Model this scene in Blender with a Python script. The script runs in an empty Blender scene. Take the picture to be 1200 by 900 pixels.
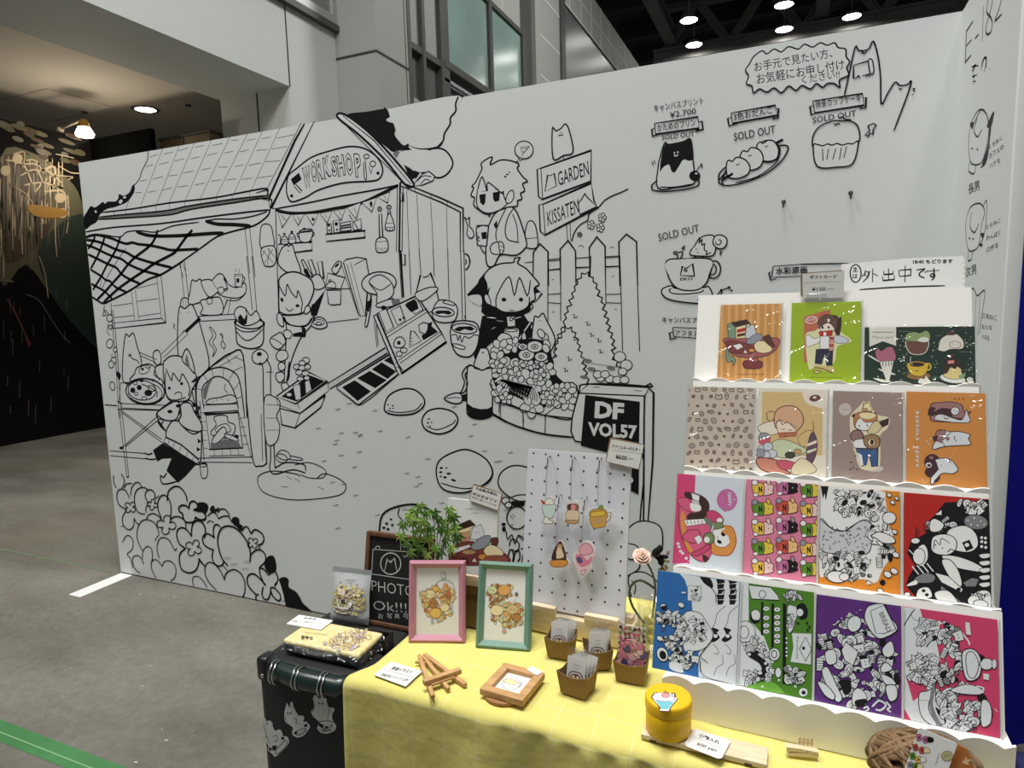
import bpy, bmesh, math, random
import numpy as np
from mathutils import Matrix, Vector
from mathutils.geometry import tessellate_polygon
rnd = random.Random(7)
sc = bpy.context.scene
COL = sc.collection

# ------------------------------------------------------------------ camera
FPX = 759.7
YAW, PIT, ROL = -0.41252, 0.121126, -0.027156
CAM = np.array([0.0, -2.17817, 1.35187])
_f = np.array([math.sin(YAW)*math.cos(PIT), math.cos(YAW)*math.cos(PIT), -math.sin(PIT)])
_r = np.array([math.cos(YAW), -math.sin(YAW), 0.0])
_u = np.cross(_r, _f)
CR = _r*math.cos(ROL) + _u*math.sin(ROL)
CU = -_r*math.sin(ROL) + _u*math.cos(ROL)
CF = _f
cd = bpy.data.cameras.new('camera'); cam = bpy.data.objects.new('camera', cd); COL.objects.link(cam)
cd.sensor_width = 36.0; cd.lens = FPX/1200*36; cd.clip_start = 0.02; cd.clip_end = 200
cam.matrix_world = Matrix(((CR[0], CU[0], -CF[0], CAM[0]), (CR[1], CU[1], -CF[1], CAM[1]),
                           (CR[2], CU[2], -CF[2], CAM[2]), (0, 0, 0, 1)))
sc.camera = cam
# ------------------------------------------------------------------ light and exposure
sc.view_settings.view_transform = 'Standard'; sc.view_settings.look = 'None'
sc.view_settings.gamma = 1.0; sc.view_settings.use_curve_mapping = False
sc.view_settings.exposure = 0.0
w = bpy.data.worlds.new('hall'); sc.world = w; w.use_nodes = True
w.node_tree.nodes['Background'].inputs[0].default_value = (0.93, 0.97, 1.0, 1)
w.node_tree.nodes['Background'].inputs[1].default_value = 0.105

def lamp(name, kind, loc, energy, color=(1, 1, 1), size=1.0, aim=None, spot=None, blend=.5):
    d = bpy.data.lights.new(name, kind); o = bpy.data.objects.new(name, d); COL.objects.link(o)
    d.energy = energy; d.color = color; o.location = loc
    if kind == 'AREA': d.size = size
    else: d.shadow_soft_size = size
    if spot: d.spot_size = spot; d.spot_blend = blend
    if aim is not None:
        o.rotation_euler = (Vector(aim) - Vector(loc)).to_track_quat('-Z', 'Y').to_euler()
    return o
# rows of hall lamps high above the booths, plus one light added for the facade
lamp('hall_light', 'AREA', (-0.5, -1.25, 8.6), 560, (1.0, 0.985, 0.95), 1.8)
lamp('hall_light', 'AREA', (-4.0, -3.0, 8.6), 340, (1.0, 0.985, 0.95), 1.8)
lamp('hall_light', 'AREA', (0.5, 8.5, 8.8), 390, (1.0, 0.985, 0.95), 1.8, aim=(-2.5, 8, 3))  # unseen light added deeper in the hall to brighten the facade and its glass
lamp('hall_light', 'AREA', (1.7, -4.5, 8.5), 85, (1.0, 0.98, 0.95), 0.7, aim=(0, -1, 1))

# ------------------------------------------------------------------ materials
MATS = {}
def mat(name, col, rough=.6, metal=0., spec=.4, bump=None, noise=None, **kw):
    """noise=(scale, amount): slight tone variation; bump=(scale, strength)"""
    if name in MATS: return MATS[name]
    m = bpy.data.materials.new(name); m.use_nodes = True; nt = m.node_tree
    b = nt.nodes['Principled BSDF']
    b.inputs['Base Color'].default_value = (*col, 1); b.inputs['Roughness'].default_value = rough
    b.inputs['Metallic'].default_value = metal; b.inputs['Specular IOR Level'].default_value = spec
    for k, v in kw.items(): b.inputs[k.replace('_', ' ')].default_value = v
    tc = None
    if noise or bump: tc = nt.nodes.new('ShaderNodeTexCoord')
    if noise:
        n = nt.nodes.new('ShaderNodeTexNoise'); n.inputs['Scale'].default_value = noise[0]; n.inputs['Detail'].default_value = 5
        nt.links.new(tc.outputs['Object'], n.inputs['Vector'])
        r = nt.nodes.new('ShaderNodeValToRGB')
        a = noise[1]
        r.color_ramp.elements[0].position = .3; r.color_ramp.elements[1].position = .7
        r.color_ramp.elements[0].color = (*[max(0, c*(1-a)) for c in col], 1)
        r.color_ramp.elements[1].color = (*[min(1, c*(1+a)) for c in col], 1)
        nt.links.new(n.outputs['Fac'], r.inputs['Fac']); nt.links.new(r.outputs['Color'], b.inputs['Base Color'])
    if bump:
        n2 = nt.nodes.new('ShaderNodeTexNoise'); n2.inputs['Scale'].default_value = bump[0]; n2.inputs['Detail'].default_value = 4
        nt.links.new(tc.outputs['Object'], n2.inputs['Vector'])
        bn = nt.nodes.new('ShaderNodeBump'); bn.inputs['Strength'].default_value = bump[1]; bn.inputs['Distance'].default_value = .01
        nt.links.new(n2.outputs['Fac'], bn.inputs['Height']); nt.links.new(bn.outputs['Normal'], b.inputs['Normal'])
    MATS[name] = m
    return m
def srgb(r, g, b): return tuple(((c/255)/12.92 if c/255 <= .04045 else ((c/255+.055)/1.055)**2.4) for c in (r, g, b))
def hexm(name, rgb, rough=.5, **kw): return mat(name, srgb(*rgb), rough, **kw)
def emis(name, col, s):
    if name in MATS: return MATS[name]
    m = bpy.data.materials.new(name); m.use_nodes = True; b = m.node_tree.nodes['Principled BSDF']
    b.inputs['Base Color'].default_value = (*col, 1)
    b.inputs['Emission Color'].default_value = (*col, 1); b.inputs['Emission Strength'].default_value = s
    MATS[name] = m; return m
def film(name, alpha=.12, rough=.08, bump=None, tint=(1, 1, 1), gloss=.9):
    """clear plastic film: mostly see-through with glossy reflections and crinkles"""
    if name in MATS: return MATS[name]
    m = bpy.data.materials.new(name); m.use_nodes = True; nt = m.node_tree; nt.nodes.clear()
    out = nt.nodes.new('ShaderNodeOutputMaterial'); mix = nt.nodes.new('ShaderNodeMixShader')
    tr = nt.nodes.new('ShaderNodeBsdfTransparent'); gl = nt.nodes.new('ShaderNodeBsdfGlossy')
    tr.inputs['Color'].default_value = (*tint, 1)
    gl.inputs['Roughness'].default_value = rough; gl.inputs['Color'].default_value = (gloss, gloss, gloss, 1)
    mix.inputs[0].default_value = alpha
    nt.links.new(tr.outputs[0], mix.inputs[1]); nt.links.new(gl.outputs[0], mix.inputs[2]); nt.links.new(mix.outputs[0], out.inputs[0])
    if bump:
        tc = nt.nodes.new('ShaderNodeTexCoord'); n = nt.nodes.new('ShaderNodeTexNoise')
        n.inputs['Scale'].default_value = bump[0]; n.inputs['Detail'].default_value = 2; n.inputs['Distortion'].default_value = 1.5
        bn = nt.nodes.new('ShaderNodeBump'); bn.inputs['Strength'].default_value = bump[1]; bn.inputs['Distance'].default_value = .01
        nt.links.new(tc.outputs['Object'], n.inputs['Vector']); nt.links.new(n.outputs['Fac'], bn.inputs['Height'])
        nt.links.new(bn.outputs['Normal'], gl.inputs['Normal'])
    MATS[name] = m; return m

INK = mat('black_ink', (.006, .006, .007), .55, spec=.2)
PANEL = mat('white_panel_paint', srgb(224, 228, 227), .55, spec=.3, noise=(3, .012))
PAPER = mat('white_paper', srgb(240, 240, 238), .6)
CARDW = mat('white_card', srgb(238, 238, 236), .35)
FOAM = mat('white_foam_board', srgb(243, 242, 236), .6)
KRAFT = mat('kraft_paper', srgb(136, 108, 66), .75, noise=(60, .08))
WOOD_L = None

# ------------------------------------------------------------------ object helpers
def prop(o, label=None, cat=None, group=None, kind=None):
    if label: o['label'] = label
    if cat: o['category'] = cat
    if group: o['group'] = group
    if kind: o['kind'] = kind
    return o
def empty(name, label, cat, loc=(0, 0, 0), rz=0, group=None, M=None):
    o = bpy.data.objects.new(name, None); COL.objects.link(o); o.empty_display_size = .05
    if M is not None: o.matrix_world = M
    else: o.location = loc; o.rotation_euler = (0, 0, rz)
    return prop(o, label, cat, group)
class MB:
    """collects geometry with several materials into one mesh"""
    def __init__(s): s.v = []; s.f = []; s.m = []; s.mats = []; s.sm = []; s.uv = None
    def mi(s, m):
        if m not in s.mats: s.mats.append(m)
        return s.mats.index(m)
    def add(s, vs, fs, m, smooth=False):
        o = len(s.v); s.v.extend([tuple(map(float, p)) for p in vs]); k = s.mi(m)
        for f in fs: s.f.append(tuple(i+o for i in f)); s.m.append(k); s.sm.append(smooth)
    def box(s, a, b, m, M=None, bev=0):
        x0, y0, z0 = a; x1, y1, z1 = b
        if bev > 0:
            bm = bmesh.new(); bmesh.ops.create_cube(bm, size=1)
            for v in bm.verts: v.co = Vector(((x0+x1)/2+v.co.x*(x1-x0), (y0+y1)/2+v.co.y*(y1-y0), (z0+z1)/2+v.co.z*(z1-z0)))
            bmesh.ops.bevel(bm, geom=bm.edges[:], offset=bev, segments=2, affect='EDGES', profile=.6)
            s.bm(bm, m, M, True); return
        vs = [(x0,y0,z0),(x1,y0,z0),(x1,y1,z0),(x0,y1,z0),(x0,y0,z1),(x1,y0,z1),(x1,y1,z1),(x0,y1,z1)]
        if M is not None: vs = [tuple(M @ Vector(v)) for v in vs]
        s.add(vs, [(0,3,2,1),(4,5,6,7),(0,1,5,4),(1,2,6,5),(2,3,7,6),(3,0,4,7)], m)
    def bm(s, bm, m, M=None, smooth=False):
        bm.verts.ensure_lookup_table(); bm.verts.index_update()
        vs = [tuple(M @ v.co) if M is not None else tuple(v.co) for v in bm.verts]
        s.add(vs, [tuple(v.index for v in f.verts) for f in bm.faces], m, smooth); bm.free()
    def lathe(s, prof, m, c=(0, 0, 0), n=40, smooth=True, M=None):
        vs = []; fs = []
        for r, z in prof:
            for k in range(n):
                a = 2*math.pi*k/n; p = Vector((c[0]+r*math.cos(a), c[1]+r*math.sin(a), c[2]+z))
                vs.append(tuple(M @ p) if M is not None else tuple(p))
        for j in range(len(prof)-1):
            for k in range(n):
                k2 = (k+1) % n; fs.append((j*n+k, j*n+k2, (j+1)*n+k2, (j+1)*n+k))
        s.add(vs, fs, m, smooth)
    def tube(s, pts, r, m, n=8, close=False, cap=True):
        P = [Vector(p) for p in pts]; L = len(P); R = r if isinstance(r, (list, tuple)) else [r]*L
        vs = []; fs = []; prev = None
        for i, p in enumerate(P):
            t = (P[(i+1) % L]-P[i-1]) if close else (P[min(i+1, L-1)]-P[max(i-1, 0)])
            if t.length < 1e-9: t = Vector((0, 0, 1))
            t.normalize()
            if prev is None: a = t.orthogonal().normalized()
            else:
                a = prev - t*prev.dot(t)
                a = a.normalized() if a.length > 1e-6 else t.orthogonal().normalized()
            prev = a; b = t.cross(a)
            for k in range(n):
                q = 2*math.pi*k/n; vs.append(tuple(p+(a*math.cos(q)+b*math.sin(q))*R[i]))
        for i in range(L if close else L-1):
            j = (i+1) % L
            for k in range(n):
                k2 = (k+1) % n; fs.append((i*n+k, i*n+k2, j*n+k2, j*n+k))
        if cap and not close: fs.append(tuple(range(n-1, -1, -1))); fs.append(tuple((L-1)*n+k for k in range(n)))
        s.add(vs, fs, m, True)
    def ball(s, c, r, m, seg=16, ring=10, M=None):
        rx, ry, rz = r if isinstance(r, tuple) else (r, r, r)
        bm = bmesh.new(); bmesh.ops.create_uvsphere(bm, u_segments=seg, v_segments=ring, radius=1)
        for v in bm.verts: v.co = Vector((c[0]+v.co.x*rx, c[1]+v.co.y*ry, c[2]+v.co.z*rz))
        s.bm(bm, m, M, True)
    def prism(s, poly, y0, y1, m, cap=None):
        """extrude an x-z outline between y0 (front) and y1"""
        n = len(poly); vs = [(x, y0, z) for x, z in poly]+[(x, y1, z) for x, z in poly]
        tri = tessellate_polygon([[Vector((x, z, 0)) for x, z in poly]])
        fs = [tuple(t) for t in tri]+[(t[2]+n, t[1]+n, t[0]+n) for t in tri]
        side = [(i, (i+1) % n, (i+1) % n+n, i+n) for i in range(n)]
        s.add(vs, fs, cap or m); s.add(vs, side, m)
    def build(s, name, parent=None, M=None, fix=True):
        me = bpy.data.meshes.new(name); me.from_pydata(s.v, [], s.f)
        for m in s.mats: me.materials.append(m)
        me.polygons.foreach_set('material_index', s.m); me.polygons.foreach_set('use_smooth', s.sm)
        if s.uv:
            L = me.uv_layers.new(name='UVMap')
            for lp in me.loops: L.data[lp.index].uv = s.uv[lp.vertex_index]
        me.update()
        if fix:
            bm = bmesh.new(); bm.from_mesh(me); bmesh.ops.recalc_face_normals(bm, faces=bm.faces[:]); bm.to_mesh(me); bm.free()
        o = bpy.data.objects.new(name, me); COL.objects.link(o)
        if parent is not None: o.parent = parent
        if M is not None:
            if parent is not None: o.matrix_local = M
            else: o.matrix_world = M
        return o
def frame(O, yaw=0., lean=0.):
    """plane standing at O: local x along it, local z up its face, local y away from the viewer; yaw, lean in degrees"""
    a, l = math.radians(yaw), math.radians(lean)
    return Matrix.Translation(Vector(O)) @ Matrix.Rotation(a, 4, 'Z') @ Matrix.Rotation(-l, 4, 'X')

# ------------------------------------------------------------------ drawing on flat surfaces
class Trace:
    """reads a position in the photograph as a point of a real plane (M: x across, z up, y into it)"""
    def __init__(s, M, frame_=(0, 0, 1)):
        s.O = np.array(M.translation); s.e = np.array(M.col[0][:3]); s.n = np.array(M.col[1][:3]); s.up = np.array(M.col[2][:3]); s.z = frame_
    def __call__(s, x, y):
        px = s.z[0]+x/s.z[2]; py = s.z[1]+y/s.z[2]
        r = (px-600)*CR - (py-450)*CU + FPX*CF
        t = ((s.O-CAM) @ s.n)/(r @ s.n); d = CAM+r*t-s.O
        return (float(d @ s.e), float(d @ s.up))
    def at(s, frame_): t = object.__new__(Trace); t.__dict__.update(s.__dict__); t.z = frame_; return t
def P(s): return [tuple(float(c) for c in q.split(',')) for q in s.split()]
def cr(pts, sub=4, close=False):
    n = len(pts)
    if n < 3: return list(pts)
    out = []
    for i in range(n if close else n-1):
        p1, p2 = pts[i], pts[(i+1) % n]
        p0 = pts[i-1] if (i > 0 or close) else p1
        p3 = pts[(i+2) % n] if (i+2 < n or close) else p2
        for k in range(sub):
            t = k/sub; t2, t3 = t*t, t*t*t
            out.append(tuple(.5*((2*b)+(-a+c)*t+(2*a-5*b+4*c-d)*t2+(-a+3*b-3*c+d)*t3) for a, b, c, d in zip(p0, p1, p2, p3)))
    if not close: out.append(pts[-1])
    return out
_TXT = {}
def text_mesh(s, bold=0., res=2):
    k = (s, bold, res)
    if k in _TXT: return _TXT[k]
    c = bpy.data.curves.new('t', 'FONT'); c.body = s; c.size = 1; c.resolution_u = res; c.offset = bold; c.fill_mode = 'FRONT'
    o = bpy.data.objects.new('t', c); me = bpy.data.meshes.new_from_object(o)
    vs = [(v.co.x, v.co.y) for v in me.vertices]; fs = [tuple(p.vertices) for p in me.polygons]
    bpy.data.objects.remove(o); bpy.data.curves.remove(c); bpy.data.meshes.remove(me)
    if not vs: vs = [(0, 0), (1, 0), (1, 1)]; fs = []
    xs = [v[0] for v in vs]; ys = [v[1] for v in vs]; x0, y0 = min(xs), min(ys); w_, h_ = max(xs)-x0 or 1, max(ys)-y0 or 1
    _TXT[k] = ([((x-x0)/w_, (y-y0)/h_) for x, y in vs], fs, w_/h_)
    return _TXT[k]
class Art:
    """flat drawing: fills and pen strokes laid a hair above a surface (x-z plane, drawn towards -y)"""
    STEP = 2.0e-5
    def __init__(s, T, y0=-2e-4, mb=None, step=None): s.T = T; s.y = y0; s.mb = mb or MB(); s.step = step or s.STEP; s.k = 1.0
    def sc(s, p):
        a = s.T(*p); b = s.T(p[0]+1, p[1]); c = s.T(p[0], p[1]+1)
        return .5*(math.hypot(b[0]-a[0], b[1]-a[1])+math.hypot(c[0]-a[0], c[1]-a[1]))
    def lift(s): s.y -= s.step
    def fill(s, pts, m, smooth=True, sub=4, close=True):
        q = cr(pts, sub, True) if smooth else pts
        L = [s.T(*p) for p in q]
        tri = tessellate_polygon([[Vector((x, z, 0)) for x, z in L]])
        s.lift(); s.mb.add([(x, s.y, z) for x, z in L], [tuple(t) for t in tri], m)
    def stroke(s, pts, w, m=None, smooth=True, sub=4, close=False, taper=.35):
        """w in drawing units"""
        m = m or INK
        if len(pts) < 2: return
        q = cr(pts, sub, close) if smooth and len(pts) > 2 else list(pts)
        k = s.sc(q[len(q)//2])*w*s.k/2
        L = [s.T(*p) for p in q]
        L = [p for i, p in enumerate(L) if i == 0 or (p[0]-L[i-1][0])**2+(p[1]-L[i-1][1])**2 > 1e-12]
        n = len(L)
        if n < 2: return
        vs = []; y = s.y-s.step*.5
        for i in range(n):
            a = L[i-1] if (i > 0 or close) else L[i]; b = L[(i+1) % n] if (i < n-1 or close) else L[i]
            dx, dz = b[0]-a[0], b[1]-a[1]; d = math.hypot(dx, dz) or 1
            # mitre
            ww = k
            if 0 < i < n-1:
                p0, p1, p2 = L[i-1], L[i], L[i+1]
                u = ((p1[0]-p0[0]), (p1[1]-p0[1])); v = ((p2[0]-p1[0]), (p2[1]-p1[1]))
                du, dv = math.hypot(*u) or 1, math.hypot(*v) or 1
                cosb = max(-1, min(1, (u[0]*v[0]+u[1]*v[1])/(du*dv))); ww = k/max(.5, math.sqrt((1+cosb)/2))
            if not close and taper and (i == 0 or i == n-1): ww *= 1-taper
            nx, nz = -dz/d*ww, dx/d*ww
            vs += [(L[i][0]+nx, y, L[i][1]+nz), (L[i][0]-nx, y, L[i][1]-nz)]
        fs = [(2*i, 2*i+1, 2*i+3, 2*i+2) for i in range(n-1)]
        if close: fs.append((2*n-2, 2*n-1, 1, 0))
        s.mb.add(vs, fs, m)
    def shape(s, pts, m, w=0, ol=None, smooth=True):
        s.fill(pts, m, smooth)
        if w: s.stroke(pts, w, ol, smooth, close=True)
    def ell(s, cx, cy, rx, ry, rot=0, m=None, w=0, ol=None, n=20, a0=0, a1=360):
        c, si = math.cos(math.radians(rot)), math.sin(math.radians(rot)); pts = []
        full = a1-a0 >= 360
        for k in range(n if full else n+1):
            a = math.radians(a0+(a1-a0)*k/n); x, y = rx*math.cos(a), ry*math.sin(a)
            pts.append((cx+x*c-y*si, cy+x*si+y*c))
        if m: s.fill(pts, m, False)
        if w: s.stroke(pts, w, ol, False, close=full)
    def text(s, t, A, B, C, m=None, bold=0., res=2):
        """text box: A bottom-left, B bottom-right, C top-left"""
        V, Fs, _ = text_mesh(t, bold, res); s.lift(); vs = []
        for x, y in V:
            q = s.T(A[0]+(B[0]-A[0])*x+(C[0]-A[0])*y, A[1]+(B[1]-A[1])*x+(C[1]-A[1])*y); vs.append((q[0], s.y, q[1]))
        s.mb.add(vs, Fs, m or INK)
    def run(s, data, white=None, px=1.0, ink=None, grey=None):
        """one item per line: code width points"""
        ink = ink or INK
        for ln in data.strip().splitlines():
            t = ln.split()
            if not t or t[0].startswith('#'): continue
            c, w_ = t[0], float(t[1])*px; pts = [tuple(float(v) for v in q.split(',')) for q in t[2:]]
            if c == 's': s.stroke(pts, w_, ink)
            elif c == 'l': s.stroke(pts, w_, ink, False)
            elif c == 'L':                                   # many two-point strokes
                for i in range(0, len(pts)-1, 2): s.stroke(pts[i:i+2], w_, ink, False)
            elif c == 'f': s.fill(pts, ink)
            elif c == 'F': s.fill(pts, ink, False)
            elif c == 'g': s.fill(pts, grey or ink, False)
            elif c == 'w': s.fill(pts, white)
            elif c == 'o': s.shape(pts, white, w_, ink)
            elif c == 'O': s.shape(pts, white, w_, ink, False)
            elif c in 'eEd':                                 # ellipse: centre, radii, rotation
                for i in range(0, len(pts), 3):
                    (cx, cy), (rx, ry), (rot, _) = pts[i:i+3]
                    if c == 'd': s.ell(cx, cy, rx, ry, rot, ink)
                    elif c == 'e': s.ell(cx, cy, rx, ry, rot, white, w_, ink)
                    else: s.ell(cx, cy, rx, ry, rot, None, w_, ink)
# ================================================================== the setting
def struct(o): o['kind'] = 'structure'; return o
# ---- floor: stained hall concrete
def concrete():
    m = bpy.data.materials.new('hall_concrete'); m.use_nodes = True; nt = m.node_tree; b = nt.nodes['Principled BSDF']; N = nt.nodes.new; K = nt.links.new
    tc = N('ShaderNodeTexCoord')
    n1 = N('ShaderNodeTexNoise'); n1.inputs['Scale'].default_value = .9; n1.inputs['Detail'].default_value = 7; n1.inputs['Roughness'].default_value = .62
    mp = N('ShaderNodeMapping'); mp.inputs['Scale'].default_value = (1, 2.2, 1); mp.inputs['Rotation'].default_value = (0, 0, .5)
    K(tc.outputs['Object'], mp.inputs['Vector']); K(mp.outputs[0], n1.inputs['Vector'])
    r1 = N('ShaderNodeValToRGB'); e = r1.color_ramp.elements
    e[0].position = .3; e[0].color = (*srgb(95, 92, 84), 1); e[1].position = .72; e[1].color = (*srgb(134, 132, 123), 1)
    K(n1.outputs['Fac'], r1.inputs['Fac'])
    n2 = N('ShaderNodeTexNoise'); n2.inputs['Scale'].default_value = 30; n2.inputs['Detail'].default_value = 6; n2.inputs['Roughness'].default_value = .7
    K(tc.outputs['Object'], n2.inputs['Vector'])
    mx = N('ShaderNodeMixRGB'); mx.blend_type = 'OVERLAY'; mx.inputs[0].default_value = .45
    K(r1.outputs[0], mx.inputs[1]); K(n2.outputs['Fac'], mx.inputs[2])
    # paint flecks
    n3 = N('ShaderNodeTexNoise'); n3.inputs['Scale'].default_value = 26; n3.inputs['Detail'].default_value = 3; mp3 = N('ShaderNodeMapping'); mp3.inputs['Scale'].default_value = (1, 2, 1); mp3.inputs['Rotation'].default_value = (0, 0, -.6)
    K(tc.outputs['Object'], mp3.inputs['Vector']); K(mp3.outputs[0], n3.inputs['Vector'])
    r3 = N('ShaderNodeValToRGB'); r3.color_ramp.elements[0].position = .735; r3.color_ramp.elements[1].position = .75
    K(n3.outputs['Fac'], r3.inputs['Fac'])
    m2 = N('ShaderNodeMixRGB'); m2.inputs[2].default_value = (*srgb(205, 202, 196), 1); K(r3.outputs[0], m2.inputs[0]); K(mx.outputs[0], m2.inputs[1])
    # green smudges and brown wear
    n4 = N('ShaderNodeTexNoise'); n4.inputs['Scale'].default_value = .55; n4.inputs['Detail'].default_value = 3; K(tc.outputs['Object'], n4.inputs['Vector'])
    r4 = N('ShaderNodeValToRGB'); r4.color_ramp.elements[0].position = .5; r4.color_ramp.elements[1].position = .75; r4.color_ramp.elements[1].color = (.55, .55, .55, 1)
    K(n4.outputs['Fac'], r4.inputs['Fac'])
    m3 = N('ShaderNodeMixRGB'); m3.inputs[2].default_value = (*srgb(104, 94, 76), 1); K(r4.outputs[0], m3.inputs[0]); K(m2.outputs[0], m3.inputs[1])
    K(m3.outputs[0], b.inputs['Base Color'])
    rr = N('ShaderNodeMapRange'); rr.inputs[3].default_value = .38; rr.inputs[4].default_value = .62; K(n1.outputs['Fac'], rr.inputs[0]); K(rr.outputs[0], b.inputs['Roughness'])
    bn = N('ShaderNodeBump'); bn.inputs['Strength'].default_value = .12; bn.inputs['Distance'].default_value = .004; K(n2.outputs['Fac'], bn.inputs['Height']); K(bn.outputs[0], b.inputs['Normal'])
    return m
mb = MB(); mb.box((-14, -7, -.1), (9, 26, 0), concrete()); struct(mb.build('floor'))
TAPEW = mat('white_tape', srgb(236, 238, 236), .4); TAPEG = mat('green_tape', srgb(70, 126, 78), .4, noise=(7, .16)); TAPEF = mat('faded_green_paint', srgb(104, 116, 94), .6, noise=(9, .15))
mb = MB(); mb.box((-3.238, -.276, 0), (-3.152, -.003, .0012), TAPEW); prop(mb.build('floor_tape'), 'short white tape strip on the floor at the left foot of the mural wall', 'tape')
mb = MB(); mb.box((-9, -1.075, 0), (1.5, -1.005, .0012), TAPEG); mb.box((-9, -1.048, .0012), (1.5, -1.044, .0015), mat('tape_seam', srgb(130, 170, 125), .4)); prop(mb.build('floor_tape'), 'long green tape line across the concrete floor in the foreground', 'tape')
mb = MB(); mb.box((-14, -.02, 0), (-3.3, .0, .0009), TAPEF); prop(mb.build('floor_tape'), 'faded thin green line on the floor running left from the mural wall', 'tape')

# ---- mural wall and wing wall of the booth
WX0, WX1, WH = -3.243, .392, 2.1
mb = MB(); mb.box((WX0, 0, .006), (WX1, .04, WH), PANEL); mb.box((WX0+.01, .004, 0), (WX1, .036, .006), mat('shadow_gap_black', (.01, .01, .01), .8)); WALL = struct(mb.build('wall_back'))
mb = MB(); mb.box((WX1, -.535, .004), (WX1+.026, .04, WH), PANEL); WING = struct(mb.build('wall_right'))
mb = MB(); mb.box((WX1, -.55, 0), (WX1+.0265, -.535, WH), mat('post_paint', srgb(230, 233, 232), .5), bev=.002); struct(mb.build('trim_1'))

# ---- hall building at the left: fascia over an opening, columns, corridor
CONC = mat('fascia_paint', srgb(196, 200, 196), .75, noise=(40, .03)); GREYC = mat('grey_cladding', srgb(150, 152, 147), .7, noise=(50, .04)); GROOVE = mat('dark_groove', srgb(52, 52, 50), .8)
DKFR = mat('dark_bronze_frame', srgb(72, 72, 68), .5); SILV = mat('silver_frame', srgb(170, 172, 170), .35, .4); CEILC = mat('corridor_ceiling_paint', srgb(205, 198, 186), .8, noise=(30, .02))
mb = MB(); mb.box((-6, -4, 3.73), (-5, 3.55, 4.55), CONC); mb.box((-6, 3.55, 0), (-5, 4.37, 4.55), CONC)
mb.box((-5.002, 3.545, 3.73), (-4.996, 3.56, 4.55), GROOVE); mb.box((-5.47, 3.546, 0), (-5.455, 3.552, 3.73), GROOVE)
struct(mb.build('wall_left'))
mb = MB(); mb.box((-5.6, -4, 4.55), (-4.93, 4.38, 4.62), DKFR); mb.box((-4.99, -4, 4.62), (-4.95, 4.37, 4.72), SILV); mb.box((-4.99, 4.29, 4.72), (-4.95, 4.37, 8), SILV)
fr = struct(mb.build('window_1')); mb = MB(); mb.box((-5.0, -4, 4.72), (-4.975, 4.29, 8), mat('dull_grey_pane', srgb(120, 122, 120), .25)); struct(mb.build('pane', fr))
mb = MB(); mb.box((-13, -4, 3.9), (-6, 9, 4.0), CEILC)
gl = mat('ceiling_seam', srgb(150, 142, 130), .8)
for (a, b) in (((-9.21, 4.15), (-7.91, 2.81)),):
    x0, x1, y0, y1 = -9.0, -7.75, 2.75, 3.55
    for q in ((x0, y0, x1, y0+.012), (x0, y1, x1, y1+.012), (x0, y0, x0+.012, y1), (x1, y0, x1+.012, y1)): mb.box((q[0], q[1], 3.897), (q[2], q[3], 3.9), gl)
for x, y in ((-8.23, 3.5), (-6.9, 3.9)): mb.lathe([(0, -.02), (.03, -.02), (.035, 0)], DKFR, (x, y, 3.9), 12)
struct(mb.build('ceiling_corridor'))
mb = MB(); mb.box((-13, 8.9, 0), (-5, 9.0, 4.0), CEILC); struct(mb.build('wall_corridor'))
# grey clad column and glazed facade going into the hall
FX = -4.435
def fac(mb, y0, y1, z0, z1, m, d=0., t=.1): mb.box((FX-t-d, y0, z0), (FX-d, y1, z1), m)
mb = MB(); mb.box((-5.4, 4.37, 0), (FX, 5.05, 10), GREYC)
mb.box((-5.4, 4.364, 4.25), (FX+.006, 5.052, 4.275), GROOVE); fac(mb, 4.985, 5.0, 0, 10, GROOVE, -.002, .02)
fac(mb, 8.86, 9.5, 0, 10, DKFR, .1, .3); fac(mb, 9.5, 9.72, 0, 10, GREYC, .02, .3)
fac(mb, 5.55, 8.86, 6.0, 10, GREYC, .06); fac(mb, 5.1, 8.86, 0, 4.0, GREYC, .06)
fac(mb, 9.72, 10.9, 0, 10, GREYC, .04); fac(mb, 11.1, 24, 7.42, 8.36, GREYC, .02); fac(mb, 11.1, 24, 0, 5.2, GREYC, .03)
ml = mat('tile_joint', srgb(196, 198, 194), .7)
for k in range(3): fac(mb, 9.74, 10.9, 5.6+k*.72, 5.63+k*.72, ml, .035, .01)
for k in range(16): fac(mb, 11.5+k*.8, 11.53+k*.8, 7.45, 8.36, ml, .015, .01)
fac(mb, 11.1, 24, 7.86, 7.89, ml, .015, .01); fac(mb, 11.1, 24, 7.42, 7.46, ml, .012, .01)
for y in (6.5, 7.4, 8.1): fac(mb, y, y+.02, 6.05, 10, ml, .055, .01)
for z in (6.6, 7.2): fac(mb, 5.6, 8.86, z, z+.02, ml, .055, .01)
struct(mb.build('wall_facade'))
TEAL = mat('teal_glass', srgb(128, 152, 144), .16, spec=.8, noise=(.6, .25)); DGL = mat('grey_glass', srgb(92, 94, 92), .3, spec=.6)
mb = MB()
for a, b in ((5.05, 5.12), (5.4, 5.47), (5.88, 6.1), (7.45, 7.56), (8.8, 8.9)): fac(mb, a, b, 3.4, 10 if a < 6 else 6.05, DKFR, -.01, .12)
fac(mb, 5.1, 5.95, 4.55, 4.63, DKFR, 0, .1); fac(mb, 5.95, 8.9, 5.98, 6.05, DKFR, 0, .1); fac(mb, 5.95, 8.9, 4.58, 4.68, DKFR, -.02, .14); fac(mb, 5.95, 8.9, 4.40, 4.44, SILV, -.01, .05)
w1 = struct(mb.build('window_2'))
mb = MB(); fac(mb, 6.0, 8.85, 4.6, 6.0, TEAL, .04, .02); struct(mb.build('pane', w1))
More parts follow.
